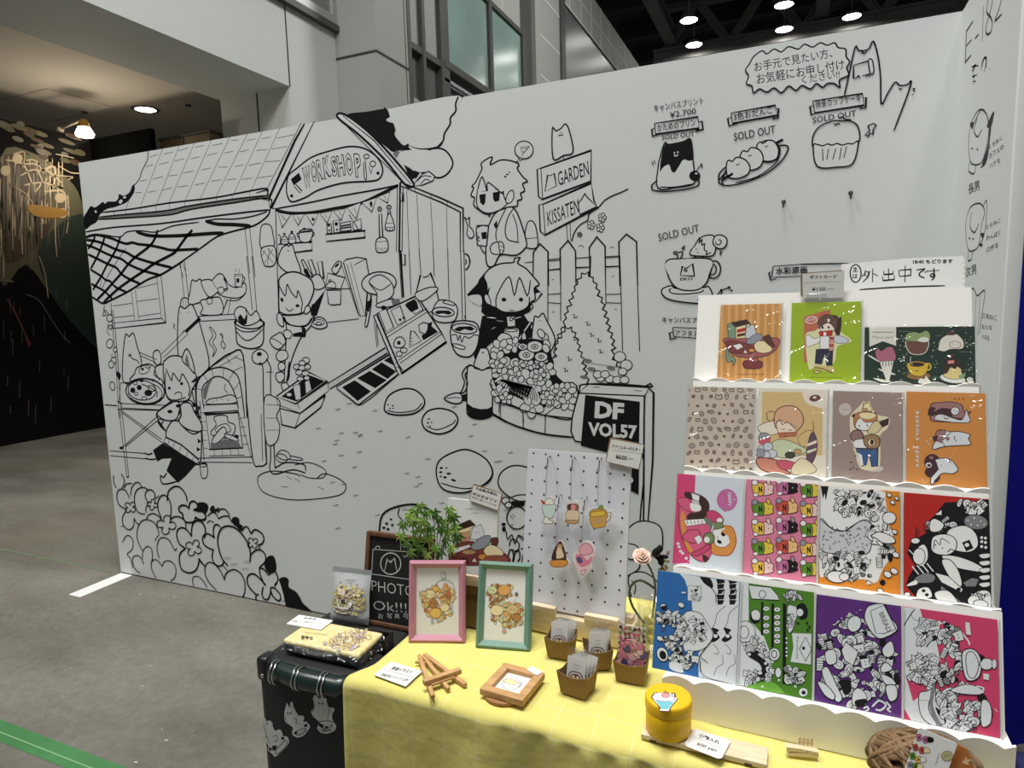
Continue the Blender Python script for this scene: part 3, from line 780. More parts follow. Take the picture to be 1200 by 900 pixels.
# ---- inside the hut: bunting, shelves, brushes, easel, cook
mur(R5, '''
l 1.6 258,155 280,900
O 1 275,175 305,280 365,190
O 1 375,190 418,265 460,185
O 1 470,185 520,265 560,180
O 1 570,180 620,250 655,165
O 1 665,165 720,230 750,145
O 1 760,140 825,220 858,105
O 1 865,105 935,170 968,70
O 1 975,65 1045,108 1062,30
L .8 295,190 320,230 310,195 335,240 410,200 425,240 425,205 432,235 515,205 525,230 605,190 620,215 705,165 722,200 810,140 825,180 915,100 930,140 1020,55 1035,85
d 0 522,222 10,12 0,0 930,115 9,20 0,0
O 1.4 278,398 515,380 515,440 395,455 278,470
l 1 515,380 500,395
O 1.4 608,330 890,302 890,350 615,378
l 1.2 880,305 885,350
o 1.2 425,310 435,378 500,375 518,300 470,292
F 0 420,308 515,295 510,312 425,320
d 0 460,290 10,10 0,0
s 1.1 518,305 530,325 508,352
s 1.1 425,325 410,320 415,345 430,352
o 1.1 303,395 300,360 320,340 345,360 345,392
o 1.1 355,390 352,345 372,320 395,345 398,385
s 1 275,330 290,340 292,395
d 0 320,325 10,7 0,0 372,310 10,8 0,0
L .9 303,365 345,362 303,378 345,376 355,350 395,348 355,362 397,360
O 1.1 618,255 622,322 652,318 648,250
O 1.1 662,235 668,318 712,312 706,225
d 0 632,262 10,12 0,0 685,255 12,14 0,0 636,300 7,8 0,0 690,295 7,8 0,0
O 1.1 716,250 720,308 790,300 786,235
L 2.4 720,270 788,258 720,285 790,275
O 1.1 800,240 805,300 862,292 858,220
l 1.6 808,240 842,300
l 1.4 775,190 800,230
E 1.1 990,150 14,14 0,0 1055,137 16,14 0,0
d 0 990,150 5,5 0,0 1055,137 5,5 0,0
O 1.2 985,185 990,352 1012,350 1003,183
o 1.3 965,375 990,352 1020,350 1045,375 1043,445 970,450
L .9 968,380 1045,376 975,440 978,415 990,445 992,420 1005,445 1006,422 1020,442 1022,420 1033,442 1034,424
O 1.1 1048,165 1045,190 1068,188 1066,163
o 1.2 1048,192 1030,292 1095,290 1068,190
L .9 1035,250 1082,248 1032,280 1092,278 1040,295 1042,280 1060,295 1061,280 1078,293 1079,280
O 1.1 155,430 163,500 245,415 248,405 170,420
o 1.2 155,420 150,330 160,270 190,255 225,270 240,330 245,410
o 1.2 158,430 248,412 262,500 245,545 205,555 175,535
L .9 165,440 245,530 240,430 180,530 200,425 255,490 185,440 165,480 215,425 200,550
O 1 1135,35 1150,45 1150,95 1137,90
O 1 1145,465 1168,475 1168,545 1148,540
''')
mur(R5, '''
l 1.3 610,715 800,708
F 0 605,722 500,850 510,900 548,900
l 1 605,720 625,600
O 1.1 625,600 745,632 715,712 610,700
s 1 612,690 640,660 670,665 682,690 670,715
E .9 640,655 9,9 0,0
O 1.2 620,722 630,815 655,825 715,820 718,722
o 1.1 500,650 560,610 605,690 540,715
O 1.1 485,510 510,505 545,600 520,615
O 1.1 552,525 585,518 598,640 570,610
o 1.2 470,590 455,550 440,515 455,510 480,555 520,630
f 0 455,580 480,570 500,630 470,610
o 1.2 655,570 690,522 715,520 720,545 690,600 665,600
d 0 690,545 22,8 -45,0
O 1.3 735,525 755,505 830,490 895,500 912,600 890,900 845,900
l 1 760,535 855,900
l 1 785,525 880,880
l 1 810,545 835,530 895,500
l 1 720,540 835,880
e 1.4 985,672 122,80 -5,0
o 1.2 915,660 990,612 1075,670 1080,760 975,815 970,740
s 1 915,660 940,690 1000,720 1075,672
O 1.2 905,755 930,755 915,900 890,900
F 0 905,800 928,800 924,830 902,830
o 1.2 975,815 1085,780 1090,830 980,840
g 0 1070,785 1130,780 1135,815 1080,825
o 1.4 275,530 300,430 338,402 350,412 375,402 400,480 435,595 350,600
s .8 342,440 347,446 352,440
o 1.6 282,690 285,640 330,602 390,592 450,610 510,650 527,720 500,800 470,850 440,885 330,895 285,870
w 0 292,720 290,860 330,888 430,880 448,820 430,740 350,700
s 1.3 285,690 325,760 340,680 365,730 405,772 415,725 445,800 440,850 430,885 335,892 288,872
d 0 303,788 10,16 -20,0 412,830 14,11 0,0
s 1 330,845 355,868 385,850
o 1.2 460,870 475,830 500,840 498,870 470,888
''')
mur(R6, '''
F 0 300,80 335,60 330,105 300,140
o 1.4 165,200 145,150 175,185 270,195 315,140 300,190 245,255 210,330 190,390 170,470 150,560
s 1.1 130,130 190,190 270,190 300,150
o 1.2 115,130 130,125 145,150 150,195 130,190 115,165
o 1.1 148,225 175,215 195,235 185,260 160,258
F 0 200,235 245,225 270,240 268,255 200,252
F 0 245,195 268,205 272,240 250,228
o 1.3 300,190 325,150 360,150 382,175 380,200 340,210
E .9 340,175 30,16 0,0 340,180 16,8 0,0
L 1.2 385,175 555,155
f 0 175,400 185,390 182,470 168,490
o 1.2 80,260 110,240 135,230 160,270 150,300 115,320 80,290
o 1.2 110,350 130,325 165,330 172,365 140,385 115,375
o 1.2 122,400 145,390 160,415 145,435 125,430
o 1.2 110,450 145,445 155,475 130,500 110,480
o 1.2 138,510 160,500 178,520 165,548 145,540
s .9 80,260 110,270 150,300
O 1.6 110,575 290,445 388,492 215,615
F 0 138,575 290,460 372,492 220,603
L 1 110,580 120,625 120,620 238,665 238,665 392,545 388,495 392,545 225,610 232,640
O 1.5 130,640 140,728 212,745 350,635 375,565 238,668
l 1.3 238,668 212,745
d 0 180,560 1,1 0,0
O .9 200,520 240,505 245,590 215,595
O .9 265,495 290,485 302,540 270,560
L 1 232,480 235,520 245,470 248,520 260,470 262,500
e 1 270,380 20,16 0,0 250,395 18,14 0,0 220,415 18,14 0,0 250,420 20,14 0,0 280,415 16,14 0,0 235,445 20,14 0,0 268,450 20,14 0,0 240,480 18,12 0,0 275,475 16,12 0,0 180,565 16,12 0,0
O 1.2 390,505 700,312 712,340 400,535
O 1.4 435,525 720,350 770,455 555,620
F 0 465,525 535,487 622,548 550,600
F 0 547,477 615,437 708,487 645,530
F 0 627,428 680,390 760,440 712,480
F 0 692,380 725,360 755,412
s 1 435,530 470,560 510,590 556,622 620,585 690,525 770,458
O 1.8 635,140 870,30 1000,225 1030,280 790,450 762,440
l 1.4 655,120 768,400 800,440
L 1.4 700,240 928,98 708,256 935,112 770,380 998,225 780,395 1005,238
l 3 790,448 1030,282
O 1.1 665,120 705,100 745,200 705,225
O 1.1 730,110 780,85 808,165 765,190
O 1.1 815,70 870,45 905,105 860,130
F 0 805,80 850,50 870,60 880,100 840,120 825,105
d 0 780,160 8,7 0,0 800,150 8,7 0,0 690,95 14,12 0,0
o 1.2 745,290 760,260 790,255 808,285 790,310 755,310
d 0 773,285 10,11 0,0
e 1 775,345 16,14 0,0 800,325 18,14 0,0
O 1.2 830,310 838,220 858,225 895,275
L .8 832,295 850,290 833,280 850,275 835,262 850,258
O 1.2 880,190 905,175 930,180 935,205 915,240 885,225
F 0 930,180 955,170 950,195 985,225 905,272 895,245 925,230
O 1.2 640,150 655,135 790,450 770,455
L .9 735,340 750,335 745,370 762,362 752,395 768,388 760,420 778,412
o 1.3 590,185 615,60 625,60 605,185
F 0 600,60 625,55 612,120 598,110
l 1.3 640,170 655,310
l 1.3 650,165 662,300
o 1.2 860,20 940,-15 985,-5 900,60
o 1.8 695,630 720,570 790,535 860,540 908,585 905,630 850,668 760,675 705,660
s 1.2 710,650 770,662 860,650 900,610
o 1.8 898,705 930,655 1000,640 1070,662 1092,705 1060,755 990,778 920,755
s 1.2 920,735 980,755 1060,725 1080,700
d 0 715,620 5,4 0,0 740,625 6,4 0,0 725,640 5,4 0,0 742,640 4,4 0,0 935,697 6,5 0,0 930,718 6,5 0,0 950,715 5,4 0,0 942,735 5,4 0,0
''')
R = random.Random(11)
MUR.T = TW.at(R6)
for k in range(34):
    t = k/33; MUR.stroke([(398+t*300, 505-t*190), (404+t*300, 528-t*190)], .6*4.6, GREY, False)
MUR.T = TW.at(IMG)
for k in range(46):
    x = R.uniform(370, 600); y = 470+R.uniform(0, 150)
    MUR.stroke([(x, y), (x+2, y+1.5), (x+4, y), (x+6, y+1)], .7, GREY)
# ---- boy with the cup, cat signpost, bush, fence
mur(R8, '''
s 1.4 785,660 800,610 830,570 870,545 880,510 930,475 960,440 1000,415 1050,395 1090,375
l 1.3 735,190 742,215
l 1.2 757,570 762,655
l 1.2 775,560 780,655
o 1.6 680,52 700,62 728,48 750,25 772,62 792,175 740,195 685,212
d 0 720,87 8,4 0,0 732,84 7,4 0,0
L .8 718,70 728,72 728,72 735,66
O 1.8 598,270 625,262 890,168 888,335 625,432 605,415
l 1.5 618,262 628,432
O 1.2 640,390 655,300 668,305 690,292 702,360
l 1.2 655,310 640,385
O 1.8 608,462 640,455 890,345 905,440 925,475 640,625 615,605
l 1.5 630,460 642,622
O 1.4 820,455 840,430 855,402 872,425 922,472 828,515
l 1.2 815,440 828,510
d 0 870,490 1,1 0,0
l 1.6 575,900 577,720 612,672 657,715 660,900
l 1.6 724,900 722,702 765,655 805,710 808,900
l 1.6 884,900 880,692 920,635 965,685 968,900
l 1.6 1044,900 1040,662 1080,620 1135,660 1142,900
L 1.3 660,765 720,760 660,815 722,810 808,750 880,745 808,800 882,797 968,742 1040,738 968,795 1042,792 530,775 575,770
L .8 820,685 835,680 835,680 850,690 990,695 1000,688 1000,688 1015,694
o 1.3 535,690 530,640 545,560 575,552 595,600 598,690
l 1.2 535,645 598,640
o 1.6 370,510 430,470 470,480 500,530 540,660 530,700 480,735 400,732 365,790 330,790 320,720 330,600 345,555
s 1.2 430,480 400,540 375,610 380,660
s 1.3 470,482 440,530 425,600 440,650 500,665
s 1.1 465,510 488,580 495,670
F 0 362,570 380,545 385,580 372,590
o 1.3 345,690 370,665 410,668 418,700 402,728 355,725
o 1.2 390,665 412,668 418,705 400,730
L .9 395,685 415,690 398,705 414,710
O 1.3 268,590 275,680 325,685 335,580 300,572
l 1.3 268,590 272,575 332,572
F 0 295,612 325,607 325,645 300,648
s 1.1 275,612 268,625 285,640 270,645 288,660
s 1.2 290,685 305,715 322,725
o 1.6 245,362 265,340 285,300 300,265 295,240 325,215 355,205 345,245 400,220 460,225 500,245 490,265 520,310 545,335 520,347 530,385 508,400 515,430 492,440 490,468 440,475 400,490 330,512 285,490 255,462 260,425 240,410 255,372
w 0 285,400 275,450 290,488 335,508 400,488 435,450 430,415 400,380 330,350
s 1.4 275,385 300,310 328,388 332,340 410,402 412,388 425,432 440,400
s 1.3 275,385 270,450 287,488 335,508 400,488 438,455
o 1.2 440,400 465,383 472,420 452,452 428,445
F 0 285,407 320,402 318,450 306,466 290,450
F 0 358,396 398,388 393,440 370,446 360,432
L .9 300,390 320,385 370,380 390,374
d 0 425,310 7,5 30,0 436,298 6,5 30,0 447,286 5,4 30,0
s 1.2 330,510 340,525 345,510
e 1.2 527,165 50,48 0,0
O 1 508,150 555,145 515,195
d 0 520,158 4,4 0,0 535,155 4,4 0,0 522,175 4,4 0,0
e 1 507,213 8,6 0,0 490,230 5,4 0,0
o 1.2 220,600 222,575 210,540 205,530 222,540 232,530 232,575 250,600 255,630 235,642 218,620
s 1.3 205,725 225,735 235,770 222,805 208,812
s 1 208,755 216,768 208,785
''')
MUR.T = TW.at(R8)
MUR.text('GARDEN', (714, 362), (880, 300), (706, 285), INK, .006); MUR.text('KISSATEN', (656, 578), (826, 505), (650, 500), INK, .004)
for cx, cy_ in ((890, 570), (940, 585), (950, 530)):
    for k in range(5): MUR.ell(cx+13*math.cos(k*1.257), cy_+15*math.sin(k*1.257), 9, 10, 0, PANEL, 4)
    MUR.ell(cx, cy_, 5, 6, 0, PANEL, 3)
for k in range(5): MUR.ell(828+9*math.cos(k*1.257), 622+8*math.sin(k*1.257), 6, 6, 0, GREY, 2)
mur(Q1, '''
L 1.5 655,0 656,350 725,0 725,350 808,0 806,140 888,0 884,120 965,0 970,262 1045,0 1060,512 1135,0 1152,515
L 1.3 656,20 725,12 656,75 725,68 656,208 725,203 656,252 725,257 808,12 884,6 808,65 884,60 970,10 1045,5 970,60 1045,55 970,208 1048,205 970,252 1050,255
L .8 675,130 690,125 678,305 692,300 1000,112 1015,108 1015,290 1030,286
o 1.3 60,245 110,240 155,260 168,300 150,350 100,360 50,350 30,310
E 1.3 90,303 60,25 5,0
F 0 42,305 60,295 120,295 138,308 120,318 90,310 60,315
o 1.1 88,250 110,240 150,255 148,268 120,262
l 1.1 205,320 210,350
o 1.6 130,395 150,358 205,350 265,362 285,400 290,440 270,500 240,540 200,545 160,525 135,470
E 1.3 205,393 68,28 5,0
F 0 150,395 175,382 240,380 262,395 240,405 205,395 180,408 158,404
s 1.1 135,430 160,425 170,455 180,430 190,465 205,435 230,445 260,425 285,435
o 1.1 140,480 160,475 205,490 200,505 165,498
F 0 320,85 285,125 275,150 218,208 225,216 255,258 300,272 295,300 315,320 380,320 520,320 560,300 560,260 592,245 628,205 585,165 560,120
F 0 300,325 345,318 380,300 440,315 520,310 545,345 572,400 570,440 500,460 430,440 390,430 380,465 350,470 318,500 288,500 262,560 255,540 275,470 290,380
w 0 228,218 290,212 297,266 255,255
w 0 590,205 618,200 590,240 572,240
o 1.6 325,150 310,110 340,70 400,42 470,35 475,15 505,10 492,38 540,70 575,110 608,152 582,175 588,230 565,250 520,300 420,305 375,280 345,265 330,210
w 0 385,220 377,280 420,303 500,298 548,268 555,225 500,200 440,190
s 1.5 345,265 332,212 340,170
s 1.4 377,285 380,215 445,112 475,212 502,118 545,215 562,130
s 1.4 377,280 420,303 500,300 550,270 556,220
o 1.2 312,215 330,208 345,240 345,265 320,250
o 1.2 560,290 575,275 565,260
d 0 418,236 13,11 0,0 511,236 12,11 0,0
s 1 448,292 460,296 472,292
O 1.2 432,328 478,325 482,380 438,383
E 1 457,342 9,8 0,0
o 1.2 370,345 415,350 418,358 375,352
o 1.2 470,335 510,325 515,332 480,342
o 1.1 335,410 360,385 385,385 360,395
o 1 315,330 360,328 385,340 340,338
o 1.3 418,400 455,388 500,395 495,450 470,480 440,480
o 1.3 380,455 400,420 430,418 460,440 455,480 420,490
E 1 458,402 34,8 0,0
O 1.2 455,505 555,355 572,358 475,500
o 1.2 515,430 530,410 540,450 520,462
o 1.5 572,470 580,350 588,325 605,332 630,310 650,350 690,430 690,480 640,540
d 0 608,350 3,2 0,0 618,348 3,2 0,0
o 1.5 258,605 285,510 300,498 330,505 345,560 352,612
o 1.6 222,605 260,600 300,618 352,605 358,720 355,820 350,865 285,882 225,860 218,795
F 0 218,795 250,818 290,828 330,826 356,812 352,862 320,878 285,882 240,874 224,858
s 1 255,605 275,612 285,608 300,620 320,612 348,608
d 0 305,522 5,5 0,0
s 1.4 250,592 215,600 192,640 205,680 190,730 178,740
s 1.4 222,625 208,645 222,690 205,735 180,742
o 1.5 95,772 140,745 185,745 190,788 150,798
s .9 95,772 150,765 185,768
F 0 192,752 222,742 222,786 192,784
''')
MUR.T = TW.at(Q1)
# conical shrubs
for pts, n, sd in ((P('690,545 700,460 715,425 740,370 752,310 780,230 800,170 830,110 865,82 905,130 932,190 962,275 985,360 1000,420 1018,490 1010,530 1048,605'), 54, 2), (P('655,700 665,600 690,540 700,470 730,420 760,378 795,405 822,465 840,530 862,600 868,650 890,700'), 38, 5)):
    q = jag(pts, 14, n, sd); MUR.fill(q, PANEL, False); MUR.stroke(q, 1.4*4.6, INK, False)
for x, y in ((800, 330), (890, 430), (940, 520), (750, 620), (870, 370), (800, 450), (770, 560), (930, 460)): MUR.stroke([(x-14, y-10), (x, y-14), (x-2, y+6), (x+14, y-2), (x+12, y+12)], 4, INK, False)
for x, y in ((870, 565), (890, 610), (995, 605), (850, 655), (730, 715)): MUR.fill([(x-22, y), (x-8, y-10), (x+20, y-4), (x+24, y+8), (x, y+12)], GREY)
def blossom(cx, cy_, r, n=5, a0=0, core=True, w=4.6):
    for k in range(n):
        a = a0+k*2*math.pi/n; MUR.ell(cx+r*.62*math.cos(a), cy_+r*.62*math.sin(a), r*.52, r*.4, math.degrees(a), PANEL, w)
    if core: MUR.ell(cx, cy_, r*.2, r*.2, 0, PANEL, w*.8)
MUR.fill(P('360,500 420,470 520,450 600,450 660,480 680,560 700,640 760,700 800,760 760,800 680,790 620,830 560,800 480,760 420,740 370,700 355,620'), INK)
for x, y in ((1045, 545), (1080, 590), (1060, 625), (940, 660), (990, 665), (1030, 670), (1070, 670), (925, 640), (965, 640)): MUR.ell(x, y, 32 if y < 600 else 24, 28 if y < 600 else 20, 0, PANEL, 4.6)
mur(Q1, '''
o 1.4 345,690 400,770 520,830 640,860 795,875 810,700 700,690 560,700 400,650
''')
MUR.T = TW.at(Q1)
MUR.fill(P('360,500 420,470 520,450 600,450 660,480 680,560 700,640 760,700 800,760 760,800 680,790 620,830 560,800 480,760 420,740 370,700 355,620'), INK)
R = random.Random(4)
for x, y, r in ((400, 500, 50), (470, 480, 40), (450, 600, 56), (385, 560, 46), (505, 600, 40), (400, 640, 42), (480, 640, 40), (380, 600, 34), (600, 600, 46), (650, 620, 46), (545, 590, 34), (560, 670, 62), (620, 560, 34), (500, 690, 40), (620, 700, 40), (690, 770, 52), (660, 720, 46), (760, 735, 46), (765, 790, 46), (720, 720, 36), (570, 810, 60), (400, 745, 46), (430, 770, 34), (650, 770, 36), (590, 690, 46), (610, 640, 34)):
    blossom(x, y, r, 5, R.uniform(0, 1.2))
for x, y, r in ((540, 535, 44), (620, 545, 36), (585, 490, 44), (520, 490, 26)): MUR.ell(x, y, r, r*.72, 0, PANEL, 5.5); MUR.ell(x, y, r*.4, r*.28, 0, PANEL, 4); MUR.ell(x, y, r*.15, r*.12, 0, INK)
for x, y in ((640, 440), (650, 475), (620, 420), (645, 500)): MUR.ell(x, y, 18, 26, -30, PANEL, 5)
for k in range(13): MUR.stroke([(370+k*14, 680+k*8), (400+k*14, 668+k*3), (445+k*13, 690+k*5), (470+k*11, 735+k*4)], 2.2*4.6, PANEL); MUR.stroke([(374+k*14, 685+k*8), (402+k*14, 674+k*3), (440+k*13, 696+k*5), (462+k*11, 738+k*4)], .9*4.6)
mur(Q1, '''
L 1.3 400,770 398,880 400,778 340,690 520,830 525,905 640,860 642,905 640,860 720,800 355,690 352,720
l 2 340,848 432,900
''')
# ---- easel sign, stepping stones, border plants (right half, low)
mur(Q6, '''
s 2 530,132 580,162 640,186 720,207 815,217
L 1.3 554,130 556,92 638,120 640,185 718,140 716,206
s 1.3 556,92 640,122 720,140 815,150
o 1.8 335,350 345,300 400,268 450,262 510,295 532,345 500,385 430,412 360,400
s 1.4 532,330 528,360 500,385 430,398 350,378
d 0 352,325 6,4 0,0 370,325 4,3 0,0 350,340 6,4 0,0 378,345 8,4 0,0 365,358 7,4 0,0 395,368 9,4 20,0 350,355 4,3 0,0
s 2 133,560 145,490 200,460 270,455 330,490 350,560
s 1.1 205,465 200,490 215,510 205,530
d 0 150,535 6,4 0,0 160,520 6,4 0,0 175,505 5,3 0,0 165,540 6,4 0,0 180,525 5,4 0,0
o 1.6 555,390 560,345 600,318 650,322 680,345 680,400 650,420 600,430
o 1.4 600,430 625,420 660,422 668,436 630,442
E 1.4 618,500 36,40 0,0
e 1.3 578,440 14,12 0,0 588,455 12,10 0,0
d 0 612,450 17,9 10,0 632,452 14,9 -10,0 571,523 8,6 0,0 572,540 7,9 0,0
s 1.2 580,545 585,575 600,560 610,590 622,565 640,580
s 1.2 590,600 600,575 625,590 618,620 600,610
s 1.2 620,560 640,570 650,600 630,610
s 1.4 585,655 590,620 598,612 606,630 602,655
s 1.4 605,655 612,620 625,615 628,640 620,655
s 1.3 635,655 640,630 650,625 652,655
s 1.3 342,640 330,620 345,605 380,605 395,625 380,645
L .8 592,490 605,505 600,485 612,498 640,560 650,548
l 2 1082,45 1098,60 1095,300 1078,515
o 1.8 822,230 835,62 870,30 1082,40 1066,72 1062,520 1050,520 1048,240
O 1.6 835,62 870,30 1082,40 1066,72
F 0 858,68 1050,92 1046,300 842,246
F 0 1005,310 1047,325 1045,418 1008,400
l 1.2 1066,72 1062,510
L 1.1 885,40 910,42 1030,52 1055,55
w 0 1010,355 1022,358 1026,372 1015,380 1008,372
s 1.5 875,228 900,222 930,235 960,240
o 1.5 1000,560 1030,520 1075,512 1120,530 1130,575 1120,615 1060,640 1005,640
s 1.4 1005,590 1040,600 1050,640 1045,680 1005,705
o 1.4 1010,710 1050,690 1090,705 1120,740 1135,790 1090,830 1030,800
s 1.3 1020,720 1035,740 1030,770
''')
MUR.T = TW.at(Q6)
MUR.text('DF', (890, 149), (992, 156), (893, 90), PANEL, .05); MUR.text('VOL57', (868, 212), (1040, 224), (868, 163), PANEL, .04)
# ---- flowers at the lower left
def clover(cx, cy_, r, rot, n=4, w=1.):
    pts = []
    for k in range(n*8):
        a = 2*math.pi*k/(n*8); q = r*(.42+.58*abs(math.cos(n*a/2))**.75); pts.append((cx+q*math.cos(a+rot), cy_+q*math.sin(a+rot)))
    MUR.stroke(pts, w, INK, True, 2, True)
mur(N2, '''
s 1 75,0 98,40 95,80 80,105
s 1 20,10 22,60 40,105
s 1.1 115,262 65,230 45,180 50,130 75,112 110,125 137,178
s 1 97,105 115,75 155,70
s 1 145,160 150,110 175,70 205,65 225,95
s 1 115,265 85,320 95,380 135,408 165,380 170,320
s 1 170,320 185,355 212,370
s 1.1 250,295 200,280 175,220 175,150 200,110 240,100 270,115
s 1.2 320,185 320,145 295,118 262,125 250,160 265,200 280,215
s 1 275,225 255,250 258,285
s 1.2 325,180 350,160
s 1.3 372,330 345,260 345,200 370,160 400,160 430,200 440,260 432,335
s 1.1 260,330 275,300 310,290 350,310 375,345
s 1.3 432,335 460,315 500,315 540,345 548,400
s 1.5 410,200 420,130 460,95 505,100 545,150 557,205
s 1 230,560 195,480 195,400 225,345 270,335 320,360 345,410 350,450
s 1 480,540 465,555 430,490 390,465 355,475 338,520 340,570 355,615
s .9 85,500 110,455 140,455 162,490 155,550 120,585 145,620 160,690
s .9 215,725 175,690 160,640 165,605 195,595 225,620 240,660
s .9 230,620 235,560 265,530 295,545 303,600 295,650
s .9 330,760 300,700 295,650 315,625 345,635 375,675
s .9 375,675 390,640 430,635 465,665 475,710 465,755 435,780
s 1.5 545,545 500,510 480,450 490,405 525,393 560,415 588,458
s 1.5 588,458 590,390 610,350 650,345 680,380 690,430 680,470
s 1.5 545,545 505,580 500,640 520,700 575,722 620,700 640,650 642,615
s 1.5 642,615 665,650 685,672
s 1.7 570,255 575,215 600,200 625,215 632,250 600,265
s 1.7 600,265 650,265 690,300 685,330 650,335 615,315
s 1.7 615,315 610,345 580,355 545,350 525,315 525,290
s 1.7 525,290 500,275 497,245 520,230 550,235 570,255
s .9 605,820 595,780 605,750 640,750 680,790 700,830
s .9 75,385 100,378
s .7 320,490 335,460 350,450
''')
MUR.T = TW.at(N2)
clover(142, 245, 44, .7, 4, .9*6.2); clover(303, 225, 40, .2, 4, .9*6.2); clover(405, 372, 70, .15, 4, 1*6.2); clover(603, 540, 62, .5, 4, 1*6.2)
mur(N3, '''
f 1 8,66 40,56 75,62 95,85 92,115 72,145 40,130 12,105
f 1 108,112 122,85 140,85 152,108 182,96 165,130 120,132
f 1 280,185 305,170 335,185 342,225 366,243 348,280 318,250 286,222
f 1 535,560 548,498 575,474 608,480 626,540 622,592 575,615
f 1 640,668 665,645 700,642 724,665 724,718 780,755 812,800 835,845 880,885 905,925 720,885 690,825 612,712
w 0 620,712 640,660 660,700 690,815 665,815 640,760
s 1.6 0,125 50,130 75,165 65,195 20,190 0,180
s 1.2 90,165 125,135 160,150 172,185
s 1.3 172,140 190,112 230,115 265,165
s 1.3 175,185 215,165 255,170 280,215
s .9 85,222 105,200 120,208 140,210
s 1.7 250,555 200,490 170,380 175,310 200,260 250,242 310,260 370,320 410,390 425,460 420,525
s 1.5 190,250 165,230 140,245 135,300 145,335
s 1.5 145,335 100,305 65,310 50,345 65,390 110,420 140,430
s 1.5 135,430 125,480 140,530 175,555 205,545 215,520
s 1.4 0,200 40,205 70,250 72,300
s 1.5 355,285 380,250 405,255 430,305
s 1.6 430,305 450,275 480,275 520,310 530,350 510,385 490,390 500,430
s 1.5 425,470 460,435 505,430 540,465 540,520 495,565
s 1.5 495,565 500,620 530,690 545,705
s 1.1 160,745 100,680 70,610 75,550 105,525 150,545 195,600 222,665
s 1.3 222,665 230,620 265,590 310,585 355,620 380,680 380,760 362,800
s 1.6 545,705 510,665 460,620 420,620 398,655 410,710 450,760 470,778
s 1.6 490,570 530,580 565,625
s 1.6 565,625 600,595 625,610 640,660 620,710
s 1.5 525,715 515,770 530,810 560,815 580,770 582,725
s 1.6 582,725 610,725 650,765 662,810 640,825 600,790 582,745
s 1.5 490,775 470,785 468,825
s 1.2 205,545 250,595
s 1.2 30,520 70,560
''')
MUR.T = TW.at(N3); clover(442, 375, 46, .9, 4, .9*6.6)
for x, y in ((240, 490), (290, 540), (390, 520), (380, 575)):
    for k in range(6): MUR.stroke([(x+k*9-20, y-8), (x+k*9-14, y+12)], .5*6.6, GREY, False)
# ---- goods board on the right: speech cloud, cats, banners, sweets
mur(Q2, '''
o 1.6 505,130 540,105 560,118 590,98 620,110 650,88 690,98 715,78 750,90 780,72 810,82 840,72 855,92 885,98 888,130 902,150 890,175 898,205 860,225 862,255 838,240 810,240 790,255 765,240 740,262 705,248 680,268 650,250 620,278 590,258 560,275 530,262 505,278 498,250 475,240 485,210 472,185 488,160
s 1.6 880,290 900,200 925,90 942,105 980,98 1000,65 1020,130 1030,220 1033,325 1060,280 1090,235 1110,248 1140,245 1157,230 1140,290 1085,435
s 1.4 950,100 962,115 975,102
l 1.6 918,165 985,145 990,200 955,208
l 1.6 918,165 918,218 930,218
o 1.3 980,145 995,143 1002,190 988,198
s 1.4 930,218 938,208 945,218
s 1.4 970,212 978,202 985,210
L 1.2 950,112 955,118 962,118 968,112
s 1.2 1105,260 1112,265 1118,258
s 1.2 1162,260 1172,262 1165,268 1172,272
l 1.2 1165,282 1160,290
l 1.6 95,405 275,378 280,425 100,450 95,405
l 1.5 95,425 84,430 88,458 120,448
l 1.5 278,398 292,396 296,430 265,435 278,425
l 1.6 412,362 595,330 602,372 418,405 412,362
l 1.5 412,380 398,385 404,415 440,405
l 1.5 598,345 608,343 606,382 585,385 590,372
l 1.6 750,312 955,282 962,330 758,362 750,312
l 1.5 752,330 738,335 744,370 775,358
l 1.5 958,300 970,298 968,340 945,342 950,330
o 1.5 110,590 120,540 138,485 155,492 215,480 240,468 250,490 255,560 262,620 255,655 190,668 110,672
f 0 118,605 124,540 140,488 156,494 215,482 240,468 252,495 257,548 240,560 215,555 195,585 178,608 165,600 155,575 130,588
s 1.5 108,640 85,660 90,680 140,686 220,678 270,665 280,645 268,635
s 1.3 115,668 180,668 255,655
d 0 262,622 23,22 0,0
l 1.4 265,605 290,572
s 1.2 286,572 292,575 290,590
l 1.3 85,560 90,578
l 1.3 94,555 98,572
s 1.6 360,640 365,610 395,585 375,640 380,655
s 1.6 395,600 370,630 362,650 400,662 480,645 560,610 620,560 648,510 635,495 600,500 580,510
e 1.5 565,520 50,45 0,0
o 1.5 518,500 532,482 545,488 565,475 590,480 608,512 600,550 560,562 525,545
o 1.5 450,540 462,518 480,522 495,505 530,515 545,550 530,585 490,598 455,580
o 1.5 392,585 400,558 418,562 435,545 470,555 490,585 480,615 440,632 400,625
L 2.4 378,640 420,615 380,632 420,610 598,490 628,472 595,485 625,470
s 1.3 430,650 520,625 590,575 612,540
s 1.5 748,500 750,460 775,420 830,395 870,395 905,395 935,415 945,460 938,485
o 1.5 752,498 768,492 790,498 810,490 830,495 850,488 872,495 895,488 915,490 938,482 915,570 850,585 768,582
s 1.4 858,385 872,378 885,388 910,390
L 1.5 790,510 792,560 815,510 808,555 845,508 832,555 868,505 860,555 890,500 878,548
s 1.3 838,405 845,412 852,405 862,410
l 1.3 965,452 985,435 978,415 1000,405 1012,412 1000,430 998,450 985,445 980,458 965,452
''')
MUR.T = TW.at(Q2)
for x, y in ((178, 527), (192, 524)): MUR.ell(x, y, 3.5, 3.5, 0, PANEL)
MUR.stroke(P('176,535 185,540 194,533'), 4, PANEL); MUR.ell(268, 612, 6, 4, 0, PANEL)
